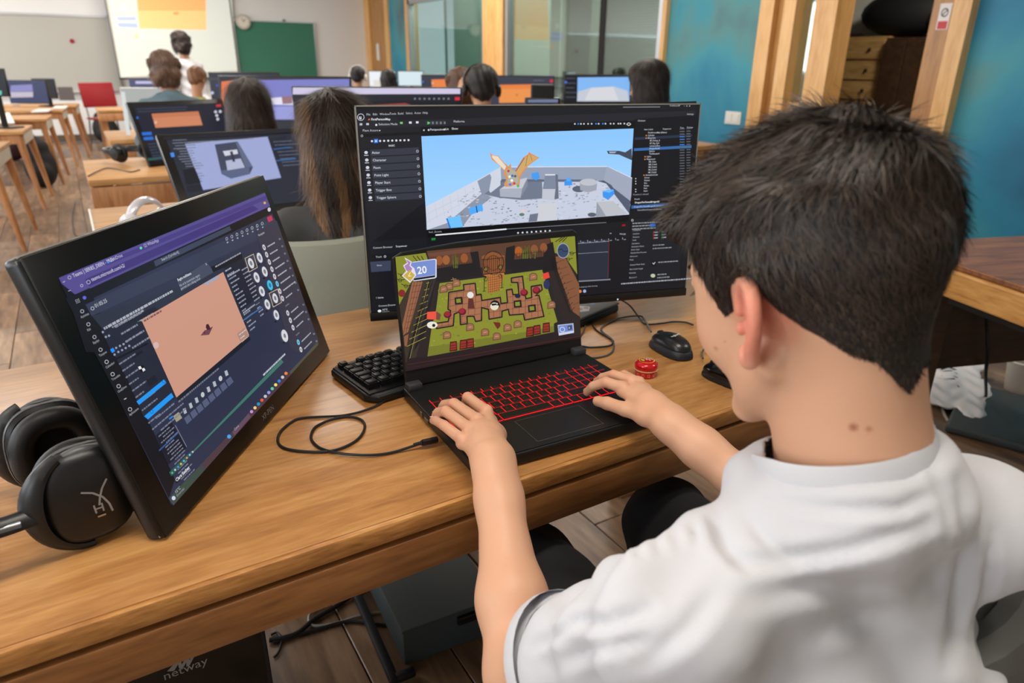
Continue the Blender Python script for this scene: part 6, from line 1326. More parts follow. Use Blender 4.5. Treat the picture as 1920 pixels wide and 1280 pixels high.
cable('desk_cable', [(165, 330), (180, 322), (200, 315), (225, 318), (245, 322), (262, 318)], .003, M['cable_grey'], 'thin dark cable lying on the second light desk', z=.754)
cable('floor_cable', [(141, 380), (136, 405), (138, 430), (143, 442), (160, 446)], .004, M['cable'], 'thin dark cable trailing on the floor left of the light desk', z=.006)

# ================================================================== THE BOY AT THE LAPTOP
def hframe(az, pitch, roll=0.):
    F = A(sin(az)*cos(pitch), cos(az)*cos(pitch), -sin(pitch)); S = A(cos(az), -sin(az), 0); U = np.cross(S, F)
    c, s = cos(roll), sin(roll); return F, c*S-s*U, c*U+s*S
HF, HS, HU = hframe(radians(4), radians(20), radians(-1)); HC0 = A(.491, .345, 1.123)
def hp_(f, u, s): return HC0+HF*f+HU*u+HS*s
HM = [HF, HU, HS]
NC = dep(1600, 850, .570)                      # centre of the neck at the collar
nb = NC-A(-.010, .052, -.008)
SL = dep(1255, 1180, .548); SR = dep(1838, 990, .640)
EL = dep(978, 1262, .748); ER = A(.735, .42, .700)
WL = onz(926, 858, .803); WR = onz(1254, 790, .800)
skin_m = attr_mat('skin', .5, 0., 1., .4, bump=.06, bscale=900, sss=.12)
def smn(a, b, k): h = np.clip(.5+.5*(a-b)/k, 0, 1); return a*(1-h)+b*h-k*h*(1-h)
# ---- head and neck
H_ = .0020
g = SDF(HC0-A(.165, .175, .26), HC0+A(.165, .175, .17), H_)
g.ell(hp_(-.010, .020, 0), (.098, .088, .076), HM, .01)
g.ell(hp_(.040, -.012, 0), (.056, .070, .062), HM, .02)
g.ell(hp_(.030, -.060, 0), (.052, .055, .054), HM, .02)
for s in (-1, 1):
    g.cone(hp_(-.004, -.064, s*.050), hp_(.062, -.112, s*.018), .017, .014, .018)
    g.ell(hp_(.052, -.040, s*.036), (.030, .028, .022), HM, .018)
    g.cone(hp_(.084, .014, s*.012), hp_(.070, .016, s*.044), .009, .007, .010)
g.ell(hp_(.069, -.110, 0), (.016, .015, .020), HM, .016)
g.cone(hp_(.088, .004, 0), hp_(.108, -.036, 0), .007, .0105, .008)
for s in (-1, 1): g.ell(hp_(.098, -.040, s*.012), (.010, .008, .007), HM, .005)
g.ell(hp_(.092, -.070, 0), (.008, .006, .022), HM, .006); g.ell(hp_(.090, -.081, 0), (.008, .006, .018), HM, .005)
for s in (-1, 1):
    g.ell(hp_(.098, -.001, s*.032), (.016, .010, .015), HM, .010, 's'); g.ell(hp_(.0745, -.001, s*.031), (.0135, .0125, .0145), HM, .003); g.ell(hp_(.0765, .0055, s*.031), (.0150, .0078, .0160), HM, .003)
nk_top = hp_(-.036, -.045, 0); nk_bot = NC-A(0, 0, .05)
g.cone(nk_top, NC, .046, .048, .02); g.cone(NC, nk_bot, .048, .046, .02)
g.cone(hp_(-.042, -.04, 0), NC+A(0, -.014, .01), .036, .037, .03)
g.cone(hp_(-.005, -.075, 0), NC+A(0, .022, -.01), .036, .040, .025)
# ears, standing off the head
for s in (-1, 1):
    ec = hp_(-.006, -.030, s*.0745)
    ea = -HF*.88+HS*s*.48; ea /= np.linalg.norm(ea); eb = HU*.97-HF*.22; eb -= ea*(eb@ea); eb /= np.linalg.norm(eb); en = np.cross(ea, eb)
    if (en@(HS*s)) < 0: en = -en
    E_ = lambda a, b, c=0.: ec+ea*(a*1.08)+eb*(b*.93)+en*c
    g.ell(E_(.012, .002, -.002), (.016, .027, .0034), [ea, eb, en], .005)
    hx_ = [(-.004, .010), (-.003, .022), (.003, .031), (.013, .0345), (.022, .030), (.0275, .018), (.028, .004), (.025, -.009), (.018, -.020), (.011, -.028), (.004, -.029), (-.001, -.022)]
    rr = [.0036, .0042, .0048, .005, .005, .005, .0048, .0044, .0046, .0058, .006, .005]
    hs_ = cr_spline([(a, b, .003 if i < 9 else .0) for i, (a, b) in enumerate(hx_)], 3)
    for i in range(len(hs_)-1): r0 = rr[min(i//3, 11)]; g.cone(E_(*hs_[i]), E_(*hs_[i+1]), r0, r0, .0028)
    for a0, a1 in (((.010, .024), (.018, .014)), ((.018, .014), (.019, .002)), ((.019, .002), (.014, -.010))): g.cone(E_(*a0, .002), E_(*a1, .002), .0036, .0034, .003)
    g.ell(E_(.008, .001, .004), (.0075, .011, .004), [ea, eb, en], .003, 's'); g.ell(E_(-.003, -.003, .003), (.004, .006, .004), [ea, eb, en], .003)
V1, F1 = g.mesh()
# field function of the bare head (for the hair)
headA = g.a.copy(); headLo = g.lo.copy()
# ---- arms and hands
def arm(side, sh, el, wr, lo, hi, fingers, thumb, mcps, h=.0017):
    G = SDF(lo, hi, h)
    dirf = (wr-el)/np.linalg.norm(wr-el)
    G.cone(sh+(el-sh)*.35, el, .046, .039, .01); G.cone(el, el+(wr-el)*.30, .036, .039, .02); G.cone(el+(wr-el)*.30, el+(wr-el)*.75, .038, .027, .02); G.cone(el+(wr-el)*.75, wr, .027, .0225, .02)
    # wrist broader than deep: a second pair of cores
    across = mcps[0]-mcps[3]; across = across-dirf*(across@dirf); across /= np.linalg.norm(across)
    for s in (-1, 1): G.cone(wr-dirf*.05+across*s*.007, wr+across*s*.010, .0225, .0190, .014)
    for m_, r_ in zip(mcps, (.0125, .0125, .0115, .0105)): G.cone(wr-dirf*.01+(m_-mcps[1])*.35, wr+(m_-wr)*.45, .0170, .0140, .014); G.cone(wr+(m_-wr)*.45, m_-A(0, 0, .004), .0140, r_-.0022, .008)
    for i in range(3): G.cone(mcps[i]-A(0, 0, .006), mcps[i+1]-A(0, 0, .006), .0085, .0080, .006)
    mid = (mcps[0]+mcps[3])/2; G.cone(wr+(mid-wr)*.3, wr+(mid-wr)*.8, .018, .014, .012)
    G.cone(wr+(thumb[0]-wr)*.15, thumb[0], .0160, .0130, .014); G.cone(thumb[0], (mcps[0]+wr)/2, .0125, .0125, .012)
    if thumb is not None: G.chain(thumb[:2], (.0125, .0110), .008); G.chain(thumb[1:], (.0110, .0100, .0084), .004)
    for f_, r_ in zip(fingers, (.0082, .0083, .0079, .0070)): G.chain(f_, (r_+.0012, r_+.0003, r_-.0005, r_-.0014), .0016)
    for m_ in mcps: G.ell(m_+A(0, 0, .005), (.0075, .0075, .005), None, .006)
    return G.mesh()
oz = onz
ml = [oz(912, 772, .812), oz(895, 788, .814), oz(881, 805, .811), oz(867, 824, .805)]
fl = [[ml[0], oz(877, 745, .815), oz(874, 757, .800), oz(880, 765, .786)],
      [ml[1], oz(851, 757, .816), oz(834, 759, .803), oz(829, 764, .787)],
      [ml[2], oz(836, 771, .814), oz(822, 773, .800), oz(817, 778, .786)],
      [ml[3], oz(832, 797, .808), oz(818, 789, .797), oz(812, 788, .786)]]
thl = [oz(929, 816, .793), oz(918, 790, .790), oz(908, 778, .789), oz(893, 775, .786)]
V2, F2 = arm(-1, SL, EL, WL, (.21, .24, .61), (.52, .93, .86), fl, thl, ml)
mr_ = [oz(1168, 727, .812), oz(1183, 714, .815), oz(1198, 718, .812), oz(1211, 731, .806)]
fr_ = [[mr_[0], oz(1136, 716, .815), oz(1112, 724, .802), oz(1101, 735, .786)],
       [mr_[1], oz(1150, 703, .816), oz(1130, 708, .803), oz(1119, 716, .787)],
       [mr_[2], oz(1170, 703, .812), oz(1152, 712, .800), oz(1142, 722, .787)],
       [mr_[3], oz(1186, 712, .805), oz(1170, 718, .797), oz(1160, 727, .787)]]
thr = [oz(1210, 779, .796), oz(1172, 767, .793), oz(1139, 756, .791), oz(1121, 752, .788)]
V3, F3 = arm(1, SR, ER, WR, (.58, .18, .62), (.88, .88, .86), fr_, thr, mr_)
# ---- trunk under the shirt (coarse) down to the hips
HIP = A(.56, .22, .54)
chest = (SL+SR)/2+A(0, .03, -.10); Mx = (SR-SL)/np.linalg.norm(SR-SL); up_ = nb-HIP; up_ -= Mx*(up_@Mx); up_ /= np.linalg.norm(up_); fwd_ = np.cross(up_, Mx); TM = [Mx, fwd_, up_]
G = SDF((.12, -.14, .4), (.98, .62, 1.12), .009)
G.cone(NC-A(0, 0, .03), chest, .040, .06, .04); G.ell(chest-A(0, 0, .03), (.12, .075, .14), TM, .03); G.ell((chest+HIP)/2, (.12, .085, .16), TM, .04); G.ell(HIP, (.14, .10, .09), TM, .04)
for a, b in ((SL, EL), (SR, ER)): G.cone(a, a+(b-a)*.4, .046, .042, .03); G.cone(NC-A(0, 0, .075), a-A(0, 0, .01), .032, .036, .03)
V4, F4 = G.mesh()
V, F = join_vf([(V1, F1), (V2, F2), (V3, F3), (V4, F4)])
# natural skin tone: ruddier ears, knuckles and finger ends, moles on the nape and cheek
col = np.tile(np.array(lin((204, 156, 126))[:3]), (len(V), 1)); red = np.array(lin((208, 112, 96))[:3]); wrm = np.array(lin((206, 140, 114))[:3]); mole = np.array(lin((150, 84, 60))[:3])
def blend(c, rad, tgt, amt):
    global col
    d = np.linalg.norm(V-np.array(c), axis=1); w = (np.clip(1-d/rad, 0, 1)**.7*amt)[:, None]; col = col*(1-w)+tgt*w
for s in (-1, 1): blend(hp_(-.018, -.026, s*.088), .045, red, .95)
for fs in (fl, fr_):
    for f_ in fs: blend(f_[3], .016, wrm, .8); blend(f_[1], .014, wrm, .6); blend(f_[0], .014, wrm, .5)
blend(hp_(.06, -.035, .035), .03, wrm, .8); blend(hp_(.06, -.035, -.035), .03, wrm, .8)
lipc = np.array(lin((190, 104, 96))[:3])
for s in (-.012, 0, .012): blend(hp_(.098, -.075, s), .011, lipc, .8)
def surf(px, py):
    """first point of the body's surface met by the line of sight through a place in the photograph"""
    d = ray(px, py); d = d/np.linalg.norm(d); r = V-CAM; t = r@d; e = np.linalg.norm(r-np.outer(t, d), axis=1); ok = np.where(e < .004)[0]
    return V[ok[np.argmin(t[ok])]] if len(ok) else None
for px, py, rad, am in ((1607, 808, .0042, 1.), (1628, 814, .0032, .7), (1334, 657, .0030, .7), (1350, 640, .002, .4)):
    sp_ = surf(px, py)
    if sp_ is not None: blend(sp_, rad, mole, am)
BO = A(.56, .1, 0)
boy = empty('person', BO, 0, 'young man with short dark hair and white t-shirt typing on the gaming laptop', 'person')
np_obj('body', V, F, skin_m, boy, True, col, BO, 1)
# nails
nail_m = mat('nail', (220, 170, 148), .3)
def nail(tip, prev, up3=A(0, 0, 1), r=.0048):
    d = (tip-prev)/np.linalg.norm(tip-prev); x = np.cross(up3, d); x /= np.linalg.norm(x); nz = np.cross(d, x)
    if nz[2] < 0: nz = -nz
    R3 = Matrix(((x[0], d[0], nz[0]), (x[1], d[1], nz[1]), (x[2], d[2], nz[2])))
    c = tip+nz*.0058-d*.001
    B().ell(c-BO, (r, r*1.25, .0014), R3, 12, 8).obj('nail', nail_m, boy, True)
for f_ in fl+fr_: nail(f_[3], f_[2])
nail(thr[3], thr[2], r=.0058)
nail(thl[3], thl[2], r=.0058)
# eyes and brows
eyew = mat('eye_white', (230, 226, 222), .15); iris = mat('iris', (58, 40, 28), .1); hairm = None
for s in (-1, 1):
    e0 = hp_(.0775, -.002, s*.031)
    R3 = Matrix(((HS[0], HU[0], HF[0]), (HS[1], HU[1], HF[1]), (HS[2], HU[2], HF[2])))
    eo = B().ell(e0-BO, (.0118, .0106, .0118), R3, 16, 12).obj('eye', eyew, boy, True)
    B().ell(hp_(.0885, -.0045, s*.031)-BO, (.0052, .0052, .0016), R3, 14, 8).obj('iris', iris, eo, True)
# ---- hair
def interp(arr, lo, h, P):
    q = (P-lo)/h; i = np.clip(np.floor(q).astype(int), 0, np.array(arr.shape)-2); f = q-i; r = 0
    for dx in (0, 1):
        for dy in (0, 1):
            for dz in (0, 1): r = r+arr[i[:, 0]+dx, i[:, 1]+dy, i[:, 2]+dz]*(f[:, 0] if dx else 1-f[:, 0])*(f[:, 1] if dy else 1-f[:, 1])*(f[:, 2] if dz else 1-f[:, 2])
    return r
Fk = [-.16, -.115, -.095, -.082, -.066, -.050, -.034, -.022, -.006, .006, .012, .024, .034, .046, .060, .075, .095, .15]
Uk = [-.100, -.100, -.098, -.080, -.062, -.044, -.026, -.004, .008, .000, -.020, -.024, -.006, .016, .030, .038, .046, .05]
def hairline(f): return np.interp(f, Fk, Uk)
def thickness(f, u, s):
    top = np.clip((u-.02)/.06, 0, 1); side = .003+.008*np.clip((u+.06)/.08, 0, 1)
    front = np.clip((f-.02)/.06, 0, 1)*np.clip((u-.03)/.03, 0, 1)
    back = np.clip((-f-.04)/.05, 0, 1)*np.clip((u+.01)/.06, 0, 1)
    return side+top*.005+front*.003+back*.003
h2 = .0028; lo2 = HC0-A(.18, .19, .17); hi2 = HC0+A(.18, .19, .19)
G = SDF(lo2, hi2, h2)
axs = [lo2[k]+h2*np.arange(G.n[k]) for k in range(3)]
X, Y, Z = np.meshgrid(*axs, indexing='ij'); P = np.stack([X.ravel(), Y.ravel(), Z.ravel()], 1)
rel = P-HC0; f_ = rel@HF; u_ = rel@HU; s_ = rel@HS
bare = np.full(len(P), .2)
q = A(.098, .088, .076); k0 = np.sqrt(((f_+.010)/q[0])**2+((u_-.020)/q[1])**2+(s_/q[2])**2); k1 = np.sqrt(((f_+.010)/q[0]**2)**2+((u_-.020)/q[1]**2)**2+(s_/q[2]**2)**2)
dsk = k0*(k0-1)/np.maximum(k1, 1e-6)
inside = np.all((P > headLo+.004) & (P < headLo+(np.array(headA.shape)-3)*H_), axis=1)
hd = np.full(len(P), .05); hd[inside] = interp(headA, headLo, H_, P[inside])
bare = np.where(hd < .03, np.minimum(dsk, hd), dsk)
earz = (np.abs(s_) > .070) & (u_ < .012)
bare = np.where(earz, dsk+0*hd, bare)
napew = np.clip((-f_-.045)/.03, 0, 1)
gap = u_-hairline(f_)-napew*(.020*np.clip(np.abs(s_+.004)/.034, 0, 1)**.8-.012+.0035*np.sin(s_*190))
wob = .004*np.sin(s_*55+f_*40)+.003*np.sin(f_*90+u_*70)+.003*np.sin(s_*120+u_*95+f_*30)+.002*np.sin(s_*210+f_*60+u_*140)
th = np.minimum(thickness(f_, u_, s_)+wob*np.clip((u_+.02)/.08, 0, 1), .0015+np.maximum(gap, 0)*.42)
dh = np.maximum(bare-th, -gap*.75)
# keep the hairline off the face's front and out of the ear
G.a = dh.reshape(G.n).astype(np.float32)
# fringe lifted at the front-left
G.ell(hp_(.084, .060, -.018), (.024, .024, .044), HM, .02)
Vh, Fh = G.mesh()
hair_m = mat('dark_hair', (30, 25, 23), .55, spec=.35, bump=.5, bscale=260, var=.3, vscale=50)
strand_m = attr_mat('hair_strand', .5, 0., 1., .35)
hairo = np_obj('hair', Vh, Fh, hair_m, boy, True, None, BO, 1)
def strands(roots, normals, flow, length, width, tones, seg=4, lift=.3, curl=.15, seed=0, droop=0., rmin=.35, offs=None):
    """hair as narrow curved ribbons: roots (n,3), flow (n,3) direction along the scalp"""
    rg = np.random.default_rng(seed); n = len(roots); L_ = length*(rmin+(1-rmin)*rg.random(n)) if np.ndim(length) else length*(rmin+(1-rmin)*rg.random(n))
    d = flow+rg.normal(size=(n, 3))*curl; d -= normals*(d*normals).sum(1)[:, None]; d /= np.linalg.norm(d, axis=1)[:, None]+1e-9
    side = np.cross(normals, d); side /= np.linalg.norm(side, axis=1)[:, None]+1e-9
    bend = rg.normal(size=n)*.25; P = roots.copy(); pts = [P.copy()]; dd = d+normals*lift*(.4+rg.random(n))[:, None]; dd /= np.linalg.norm(dd, axis=1)[:, None]
    for k in range(seg):
        P = P+dd*(L_/seg)[:, None]; pts.append(P.copy()); dd = dd-normals*(lift*.75/seg*1.6)+side*(bend/seg)[:, None]+A(0, 0, -droop/seg); dd /= np.linalg.norm(dd, axis=1)[:, None]
    V = []; 
    for k, p in enumerate(pts):
        w = width*(1-(k/seg)**1.6*.9)/2; V += [p-side*w, p+side*w]
    V = np.stack(V, 1).reshape(-1, 3); m = 2*(seg+1); base = np.arange(n)[:, None]*m; F = np.concatenate([base+np.array([2*k, 2*k+1, 2*k+3, 2*k+2]) for k in range(seg)])
    t = rg.random((n, 1)); c = np.array(tones[0])*(1-t)+np.array(tones[1])*t; c = c*(.7+.6*rg.random((n, 1))); return V, F, np.repeat(c, m, axis=0)
def tri_normals(V, F):
    n = np.cross(V[F[:, 2]]-V[F[:, 0]], V[F[:, 3]]-V[F[:, 1]]); N = np.zeros_like(V)
    for k in range(4):
        for c in range(3): N[:, c] += np.bincount(F[:, k], n[:, c], len(V))
    return N/(np.linalg.norm(N, axis=1)[:, None]+1e-12)
Nh = tri_normals(Vh, Fh); rel = Vh-HC0; fh, uh, sh_ = rel@HF, rel@HU, rel@HS
outer = ((Nh*(rel-HF*(-.01)-HU*.02)).sum(1) > 0)
ids = np.where(outer)[0]; rg = np.random.default_rng(11); pick = rg.choice(ids, 32000)
fh, uh, sh_ = fh[pick], uh[pick], sh_[pick]
# crown whorl near the back top, hair combed forward from it; sides and nape run downwards
wf, wu = -.055, .105
dirF = (fh-wf); dirS = sh_*1.0
topw = np.clip((uh-.035)/.04, 0, 1)
flow = (HF[None]*(np.clip(dirF, -.03, .2)+.03)[:, None]*1.0+HS[None]*dirS[:, None]*.9+HU[None]*(-.02))
flow /= np.linalg.norm(flow, axis=1)[:, None]
down = -HU[None]*1.+HF[None]*(.35*np.clip(fh/.06, -1, 1))[:, None]
fl_ = flow*topw[:, None]+down*(1-topw)[:, None]
swirl = np.stack([np.sin(fh*80+sh_*60), np.sin(sh_*90-uh*60), np.sin(uh*70+fh*50)], 1)*.22*topw[:, None]
ln_ = .011+.018*topw+.007*np.clip((uh+.05)/.06, 0, 1)
edge_t = np.clip((uh-hairline(fh))/.03, .35, 1)
nape = (uh < -.045) & (fh < -.03)
edge_t = np.where(nape, .75, edge_t)
Vs, Fs, Cs = strands(Vh[pick]-Nh[pick]*.0004, Nh[pick], fl_+swirl, ln_*edge_t, .0011, (lin((24, 19, 16))[:3], lin((66, 52, 42))[:3]), 4, .24, .24, 5)
so = np_obj('hair_strands', Vs, Fs, strand_m, boy, False, Cs, BO); so['kind'] = 'stuff'
# downy fade along the nape and behind the ear
brow_pts = []
for s in (-1, 1):
    b = B()
    for k in range(26):
        t = k/25; p0 = hp_(.092-.014*t, .017+.004*sin(t*3), s*(.012+.034*t)); p1 = p0+HS*s*.007+HU*.003-HF*.002; b.tube([p0-BO, (p0+p1)/2+HF*.0012-BO, p1-BO], .0007, 4)
    b.obj('eyebrow', hair_m, boy)
# lashes
b = B()
for s in (-1, 1):
    for k in range(9):
        t = k/8-.5; p0 = hp_(.0885-abs(t)*.006, -.002, s*(.031+t*.020)); b.tube([p0-BO, p0+HF*.005-HU*.004+HS*s*t*.004-BO], .0004, 3)
b.obj('eyelashes', hair_m, boy)

# ---- white T-shirt
g = SDF((.10, -.16, .40), (1.0, .62, 1.12), .0048)
g.ell(chest+A(0, 0, -.02)-fwd_*.012, (.158, .104, .175), TM, .06); g.ell((chest+HIP)/2-fwd_*.01, (.150, .110, .20), TM, .05); g.ell(HIP+A(-.02, 0, -.01), (.150, .12, .10), TM, .04)
nb2 = NC-A(0, 0, .035)
for a, b, s in ((SL, EL, -1), (SR, ER, 1)):
    g.cone(nb2+(a-nb2)*.15+A(0, 0, -.03), a+A(0, 0, .002), .050, .056, .045)
    g.cone(a, a+(b-a)*.64, .056, .061, .03)
g.ell(nb2+A(-.004, -.006, .002), (.090, .084, .038), TM, .04)
cax = A(-.10, .33, 1.); cax /= np.linalg.norm(cax); cc0 = dep(1590, 852, .570)+A(-.003, .004, .006)
for k in range(28):
    a = 2*pi*k/28; ex_ = Mx-cax*(Mx@cax); ex_ /= np.linalg.norm(ex_); ey_ = np.cross(cax, ex_)
    p = cc0+ex_*cos(a)*.0665+ey_*sin(a)*(.080 if sin(a) > 0 else .0625); g.cone(p-cax*.045, p-cax*(.018+.012*max(0, sin(a))), .013, .0075, .022)
# folds: long soft creases from shoulder to spine and across the sleeve
def folds(V):
    r = V-chest; x, y, z = r@Mx, r@fwd_, r@up_
    w = np.zeros(len(V))
    w += .0055*np.sin(42*(z+.45*x)+5*np.sin(x*14)+1.)*np.exp(-((z-.02)/.14)**2)
    w += .0068*np.sin(30*(z*.6+x*.9)+4*np.sin(z*18))*np.exp(-((x+.10)/.10)**2)
    w += .0055*np.sin(34*(z*.7-x*.8)+3*np.sin(z*16))*np.exp(-((x-.12)/.10)**2)
    dl = (EL-SL)/np.linalg.norm(EL-SL); tl_ = (V-SL)@dl; near = np.exp(-(np.linalg.norm(V-SL-np.outer(np.clip(tl_, 0, .3), dl), axis=1)/.09)**4)
    w += .0062*near*np.sin(tl_*62+((V-SL)@fwd_)*38+2.)
    # puckers along the front shoulder line
    pk = np.exp(-((y-.05)/.035)**2)*np.clip(z/.08, 0, 1)*np.clip((-x-.02)/.04, 0, 1); w += .0060*pk*np.sin(x*105)
    w += .0016*np.sin(x*70+z*40)*np.cos(z*55)
    return w
V, F = g.mesh()
dl = (EL-SL)/np.linalg.norm(EL-SL); dr = (ER-SR)/np.linalg.norm(ER-SR)
# open the sleeve ends and the neck: drop faces beyond the hem planes or inside the collar
cut = np.zeros(len(V), bool)
for a, d, Ls in ((SL, dl, .175), (SR, dr, .175)):
    t = (V-a)@d; rr = np.linalg.norm(V-a-np.outer(t, d), axis=1); cut |= (t > Ls) & (rr < .11)
na = (hp_(-.03, -.05, 0)-nb2); na /= np.linalg.norm(na)

r = V-cc0; t = r@cax; rad = np.linalg.norm(r-np.outer(t, cax), axis=1); cut |= (t > -.03) & (rad < .058) 
keep = ~cut[F].any(1); F = F[keep]
used = np.zeros(len(V), bool); used[F.ravel()] = True; mp = np.cumsum(used)-1; V = V[used]; F = mp[F]
N = tri_normals(V, F); V = V+N*folds(V)[:, None]
# creases that the photograph shows, pressed into the cloth where they lie
dv = V-CAM; zc__ = dv@FW; U2 = np.stack([960+FPX*(dv@RT)/zc__, 640-FPX*(dv@UP)/zc__], 1); facing = np.clip(-(N*(dv/np.linalg.norm(dv, axis=1)[:, None])).sum(1)*2.5, 0, 1)
CRE = [([(1440, 940), (1560, 955), (1690, 955), (1745, 925)], 13, .0040), ([(1360, 1060), (1470, 1050), (1600, 1030), (1735, 985)], 16, .0050), ([(1400, 1130), (1520, 1100), (1650, 1085)], 22, .0035),
       ([(1070, 1165), (1140, 1172), (1220, 1140)], 14, .0060), ([(1000, 1215), (1060, 1180), (1110, 1150)], 10, .0040), ([(1040, 1250), (1120, 1215), (1210, 1200)], 14, .0045), ([(1345, 965), (1352, 1020), (1400, 1065)], 13, .0060), ([(1400, 960), (1430, 1010), (1490, 1050)], 12, .0035),
       ([(1800, 900), (1812, 1010), (1795, 1120), (1775, 1250)], 16, .0050), ([(1740, 860), (1775, 950), (1780, 1040)], 11, .0030), ([(1860, 1000), (1850, 1100), (1820, 1200)], 13, .0040), ([(1210, 1240), (1290, 1180), (1350, 1100)], 20, .0040), ([(1500, 1200), (1600, 1160), (1720, 1150)], 24, .0035)]
CRE += [([(x, 1000-(x-1180)*.22), (x+14, 1045-(x-1180)*.2)], 7, .0045) for x in (1150, 1185, 1222, 1258, 1296, 1330)]
for pl, wd_, am_ in CRE:
    best = np.full(len(V), 1e9); sgn = np.zeros(len(V)); tt = np.zeros(len(V))
    for i_, (a, b) in enumerate(zip(pl[:-1], pl[1:])):
        a = np.array(a, float); b = np.array(b, float); ab = b-a; t = ((U2-a)@ab)/(ab@ab); tc_ = np.clip(t, 0, 1); e = U2-a-tc_[:, None]*ab; d = np.linalg.norm(e, axis=1); m = d < best
        best[m] = d[m]; sgn[m] = (ab[0]*e[:, 1]-ab[1]*e[:, 0])[m]; tt[m] = ((i_+tc_)/(len(pl)-1))[m]
    sd_ = best*np.sign(sgn)/wd_; V = V+N*((am_*facing*np.sin(np.pi*np.clip(tt, .04, .96))**.6)*(-1.2*np.exp(-sd_**2)+.7*np.exp(-(sd_-1.5)**2)+.35*np.exp(-(sd_+1.7)**2)))[:, None]
shirt = np_obj('t_shirt', V, F, mat('cotton_white', (188, 188, 193), .9, bump=.12, bscale=700, sheen=.2), boy, True, None, BO, 1)
sd = shirt.modifiers.new('cloth', 'SOLIDIFY'); sd.thickness = .0022; sd.offset = -1
# collar band and sleeve hems
ex_ = Mx-cax*(Mx@cax); ex_ /= np.linalg.norm(ex_); ey_ = np.cross(cax, ex_)
ring = []
for k in range(48):
    a = 2*pi*k/48; fy = sin(a); rx = .0685; ry = .064
    if fy > 0: ry = .082
    ring.append((cos(a)*rx, fy*ry, -.016*max(0, fy)**1.2+.004*abs(cos(a))))
def collar(z0, z1, gr): return [cc0+ex_*p[0]*gr+ey_*p[1]*gr+cax*(p[2]+z0) for p in ring], [cc0+ex_*p[0]*min(gr*.965, 1.02)+ey_*p[1]*min(gr*.965, 1.02)+cax*(p[2]+z1) for p in ring]
lo_, hi_ = collar(-.018, .006, 1.07); lo3, hi3 = collar(-.018, .006, 1.00)
rings = [[tuple(p-BO) for p in r_] for r_ in (lo_, [a*.5+b*.5+ (a-cc0)*.0 for a, b in zip(lo_, hi_)], hi_, [a*.5+b*.5+cax*.0022 for a, b in zip(hi_, hi3)], hi3, lo3)]
loft(rings, False).obj('collar', mat('rib_white', (194, 194, 199), .9, bump=.3, bscale=900), shirt, True)
for a, d in ((SL, dl), (SR, dr)):
    c = a+d*.172; e1 = np.cross(d, A(0, 0, 1)); e1 /= np.linalg.norm(e1); e2 = np.cross(d, e1); rr_ = .0632
    rg_ = [[tuple(c+d*z-BO+(e1*cos(2*pi*k/36)+e2*sin(2*pi*k/36))*(rr_+gr+.0015*sin(6*pi*k/36))) for k in range(36)] for z, gr in ((-.016, .0008), (-.004, .0016), (.005, .0005), (.005, -.0025), (-.006, -.009), (-.014, -.009))]
    loft(rg_, False).obj('sleeve_hem', bpy.data.materials['rib_white'], shirt, True)
# ---- trousers and shoes
g = SDF((.28, -.12, .02), (.98, 1.25, .70), .009)
KL = onz(985, 985, .56)+A(.0, .0, 0); KR = onz(1250, 900, .56)
TLm = onz(960, 1035, .53); TRm = onz(1240, 965, .53)
hipL, hipR = HIP+A(-.085, .02, -.04), HIP+A(.085, .02, -.04)
KL = hipL+(TLm-hipL)/np.linalg.norm(TLm-hipL)*.50; KR = hipR+(TRm-hipR)/np.linalg.norm(TRm-hipR)*.50; KL[2] = KR[2] = .53
AL, AR = A(KL[0]+.02, KL[1]+.07, .10), A(KR[0]+.02, KR[1]-.02, .10)
g.ell(HIP+A(0, 0, -.03), (.18, .14, .10), TM, .04)
for a, k_, an in ((hipL, KL, AL), (hipR, KR, AR)): g.cone(a, k_, .092, .078, .03); g.cone(k_, an, .074, .060, .02)
V, F = g.mesh(); N = tri_normals(V, F); V = V+N*(.004*np.sin(V[:, 1]*60+V[:, 0]*50)*np.sin(V[:, 2]*40))[:, None]
np_obj('trousers', V, F, M['black_cloth'], boy, True, None, BO, 1)
def shoe(c, rz, parent, m, org, sc=1.):
    R_ = Matrix.Rotation(rz, 3, 'Z'); g2 = SDF((-.07, -.13, -.01), (.07, .2, .13), .006); g2.ell((0, .08, .04), (.042, .10, .035), k=.02).ell((0, -.03, .05), (.036, .06, .045), k=.02).cone((0, -.04, .06), (0, -.045, .10), .034, .036, .02)
    V, F = g2.mesh(); V[:, 2] = np.maximum(V[:, 2], .004); V = V*sc; V = V @ np.array(R_).T+np.array([c[0], c[1], 0])-np.array(org); return np_obj('shoe', V, F, m, parent)
for an in (AL, AR): shoe(an+A(0, 0, 0), 0, boy, M['rubber'], BO)
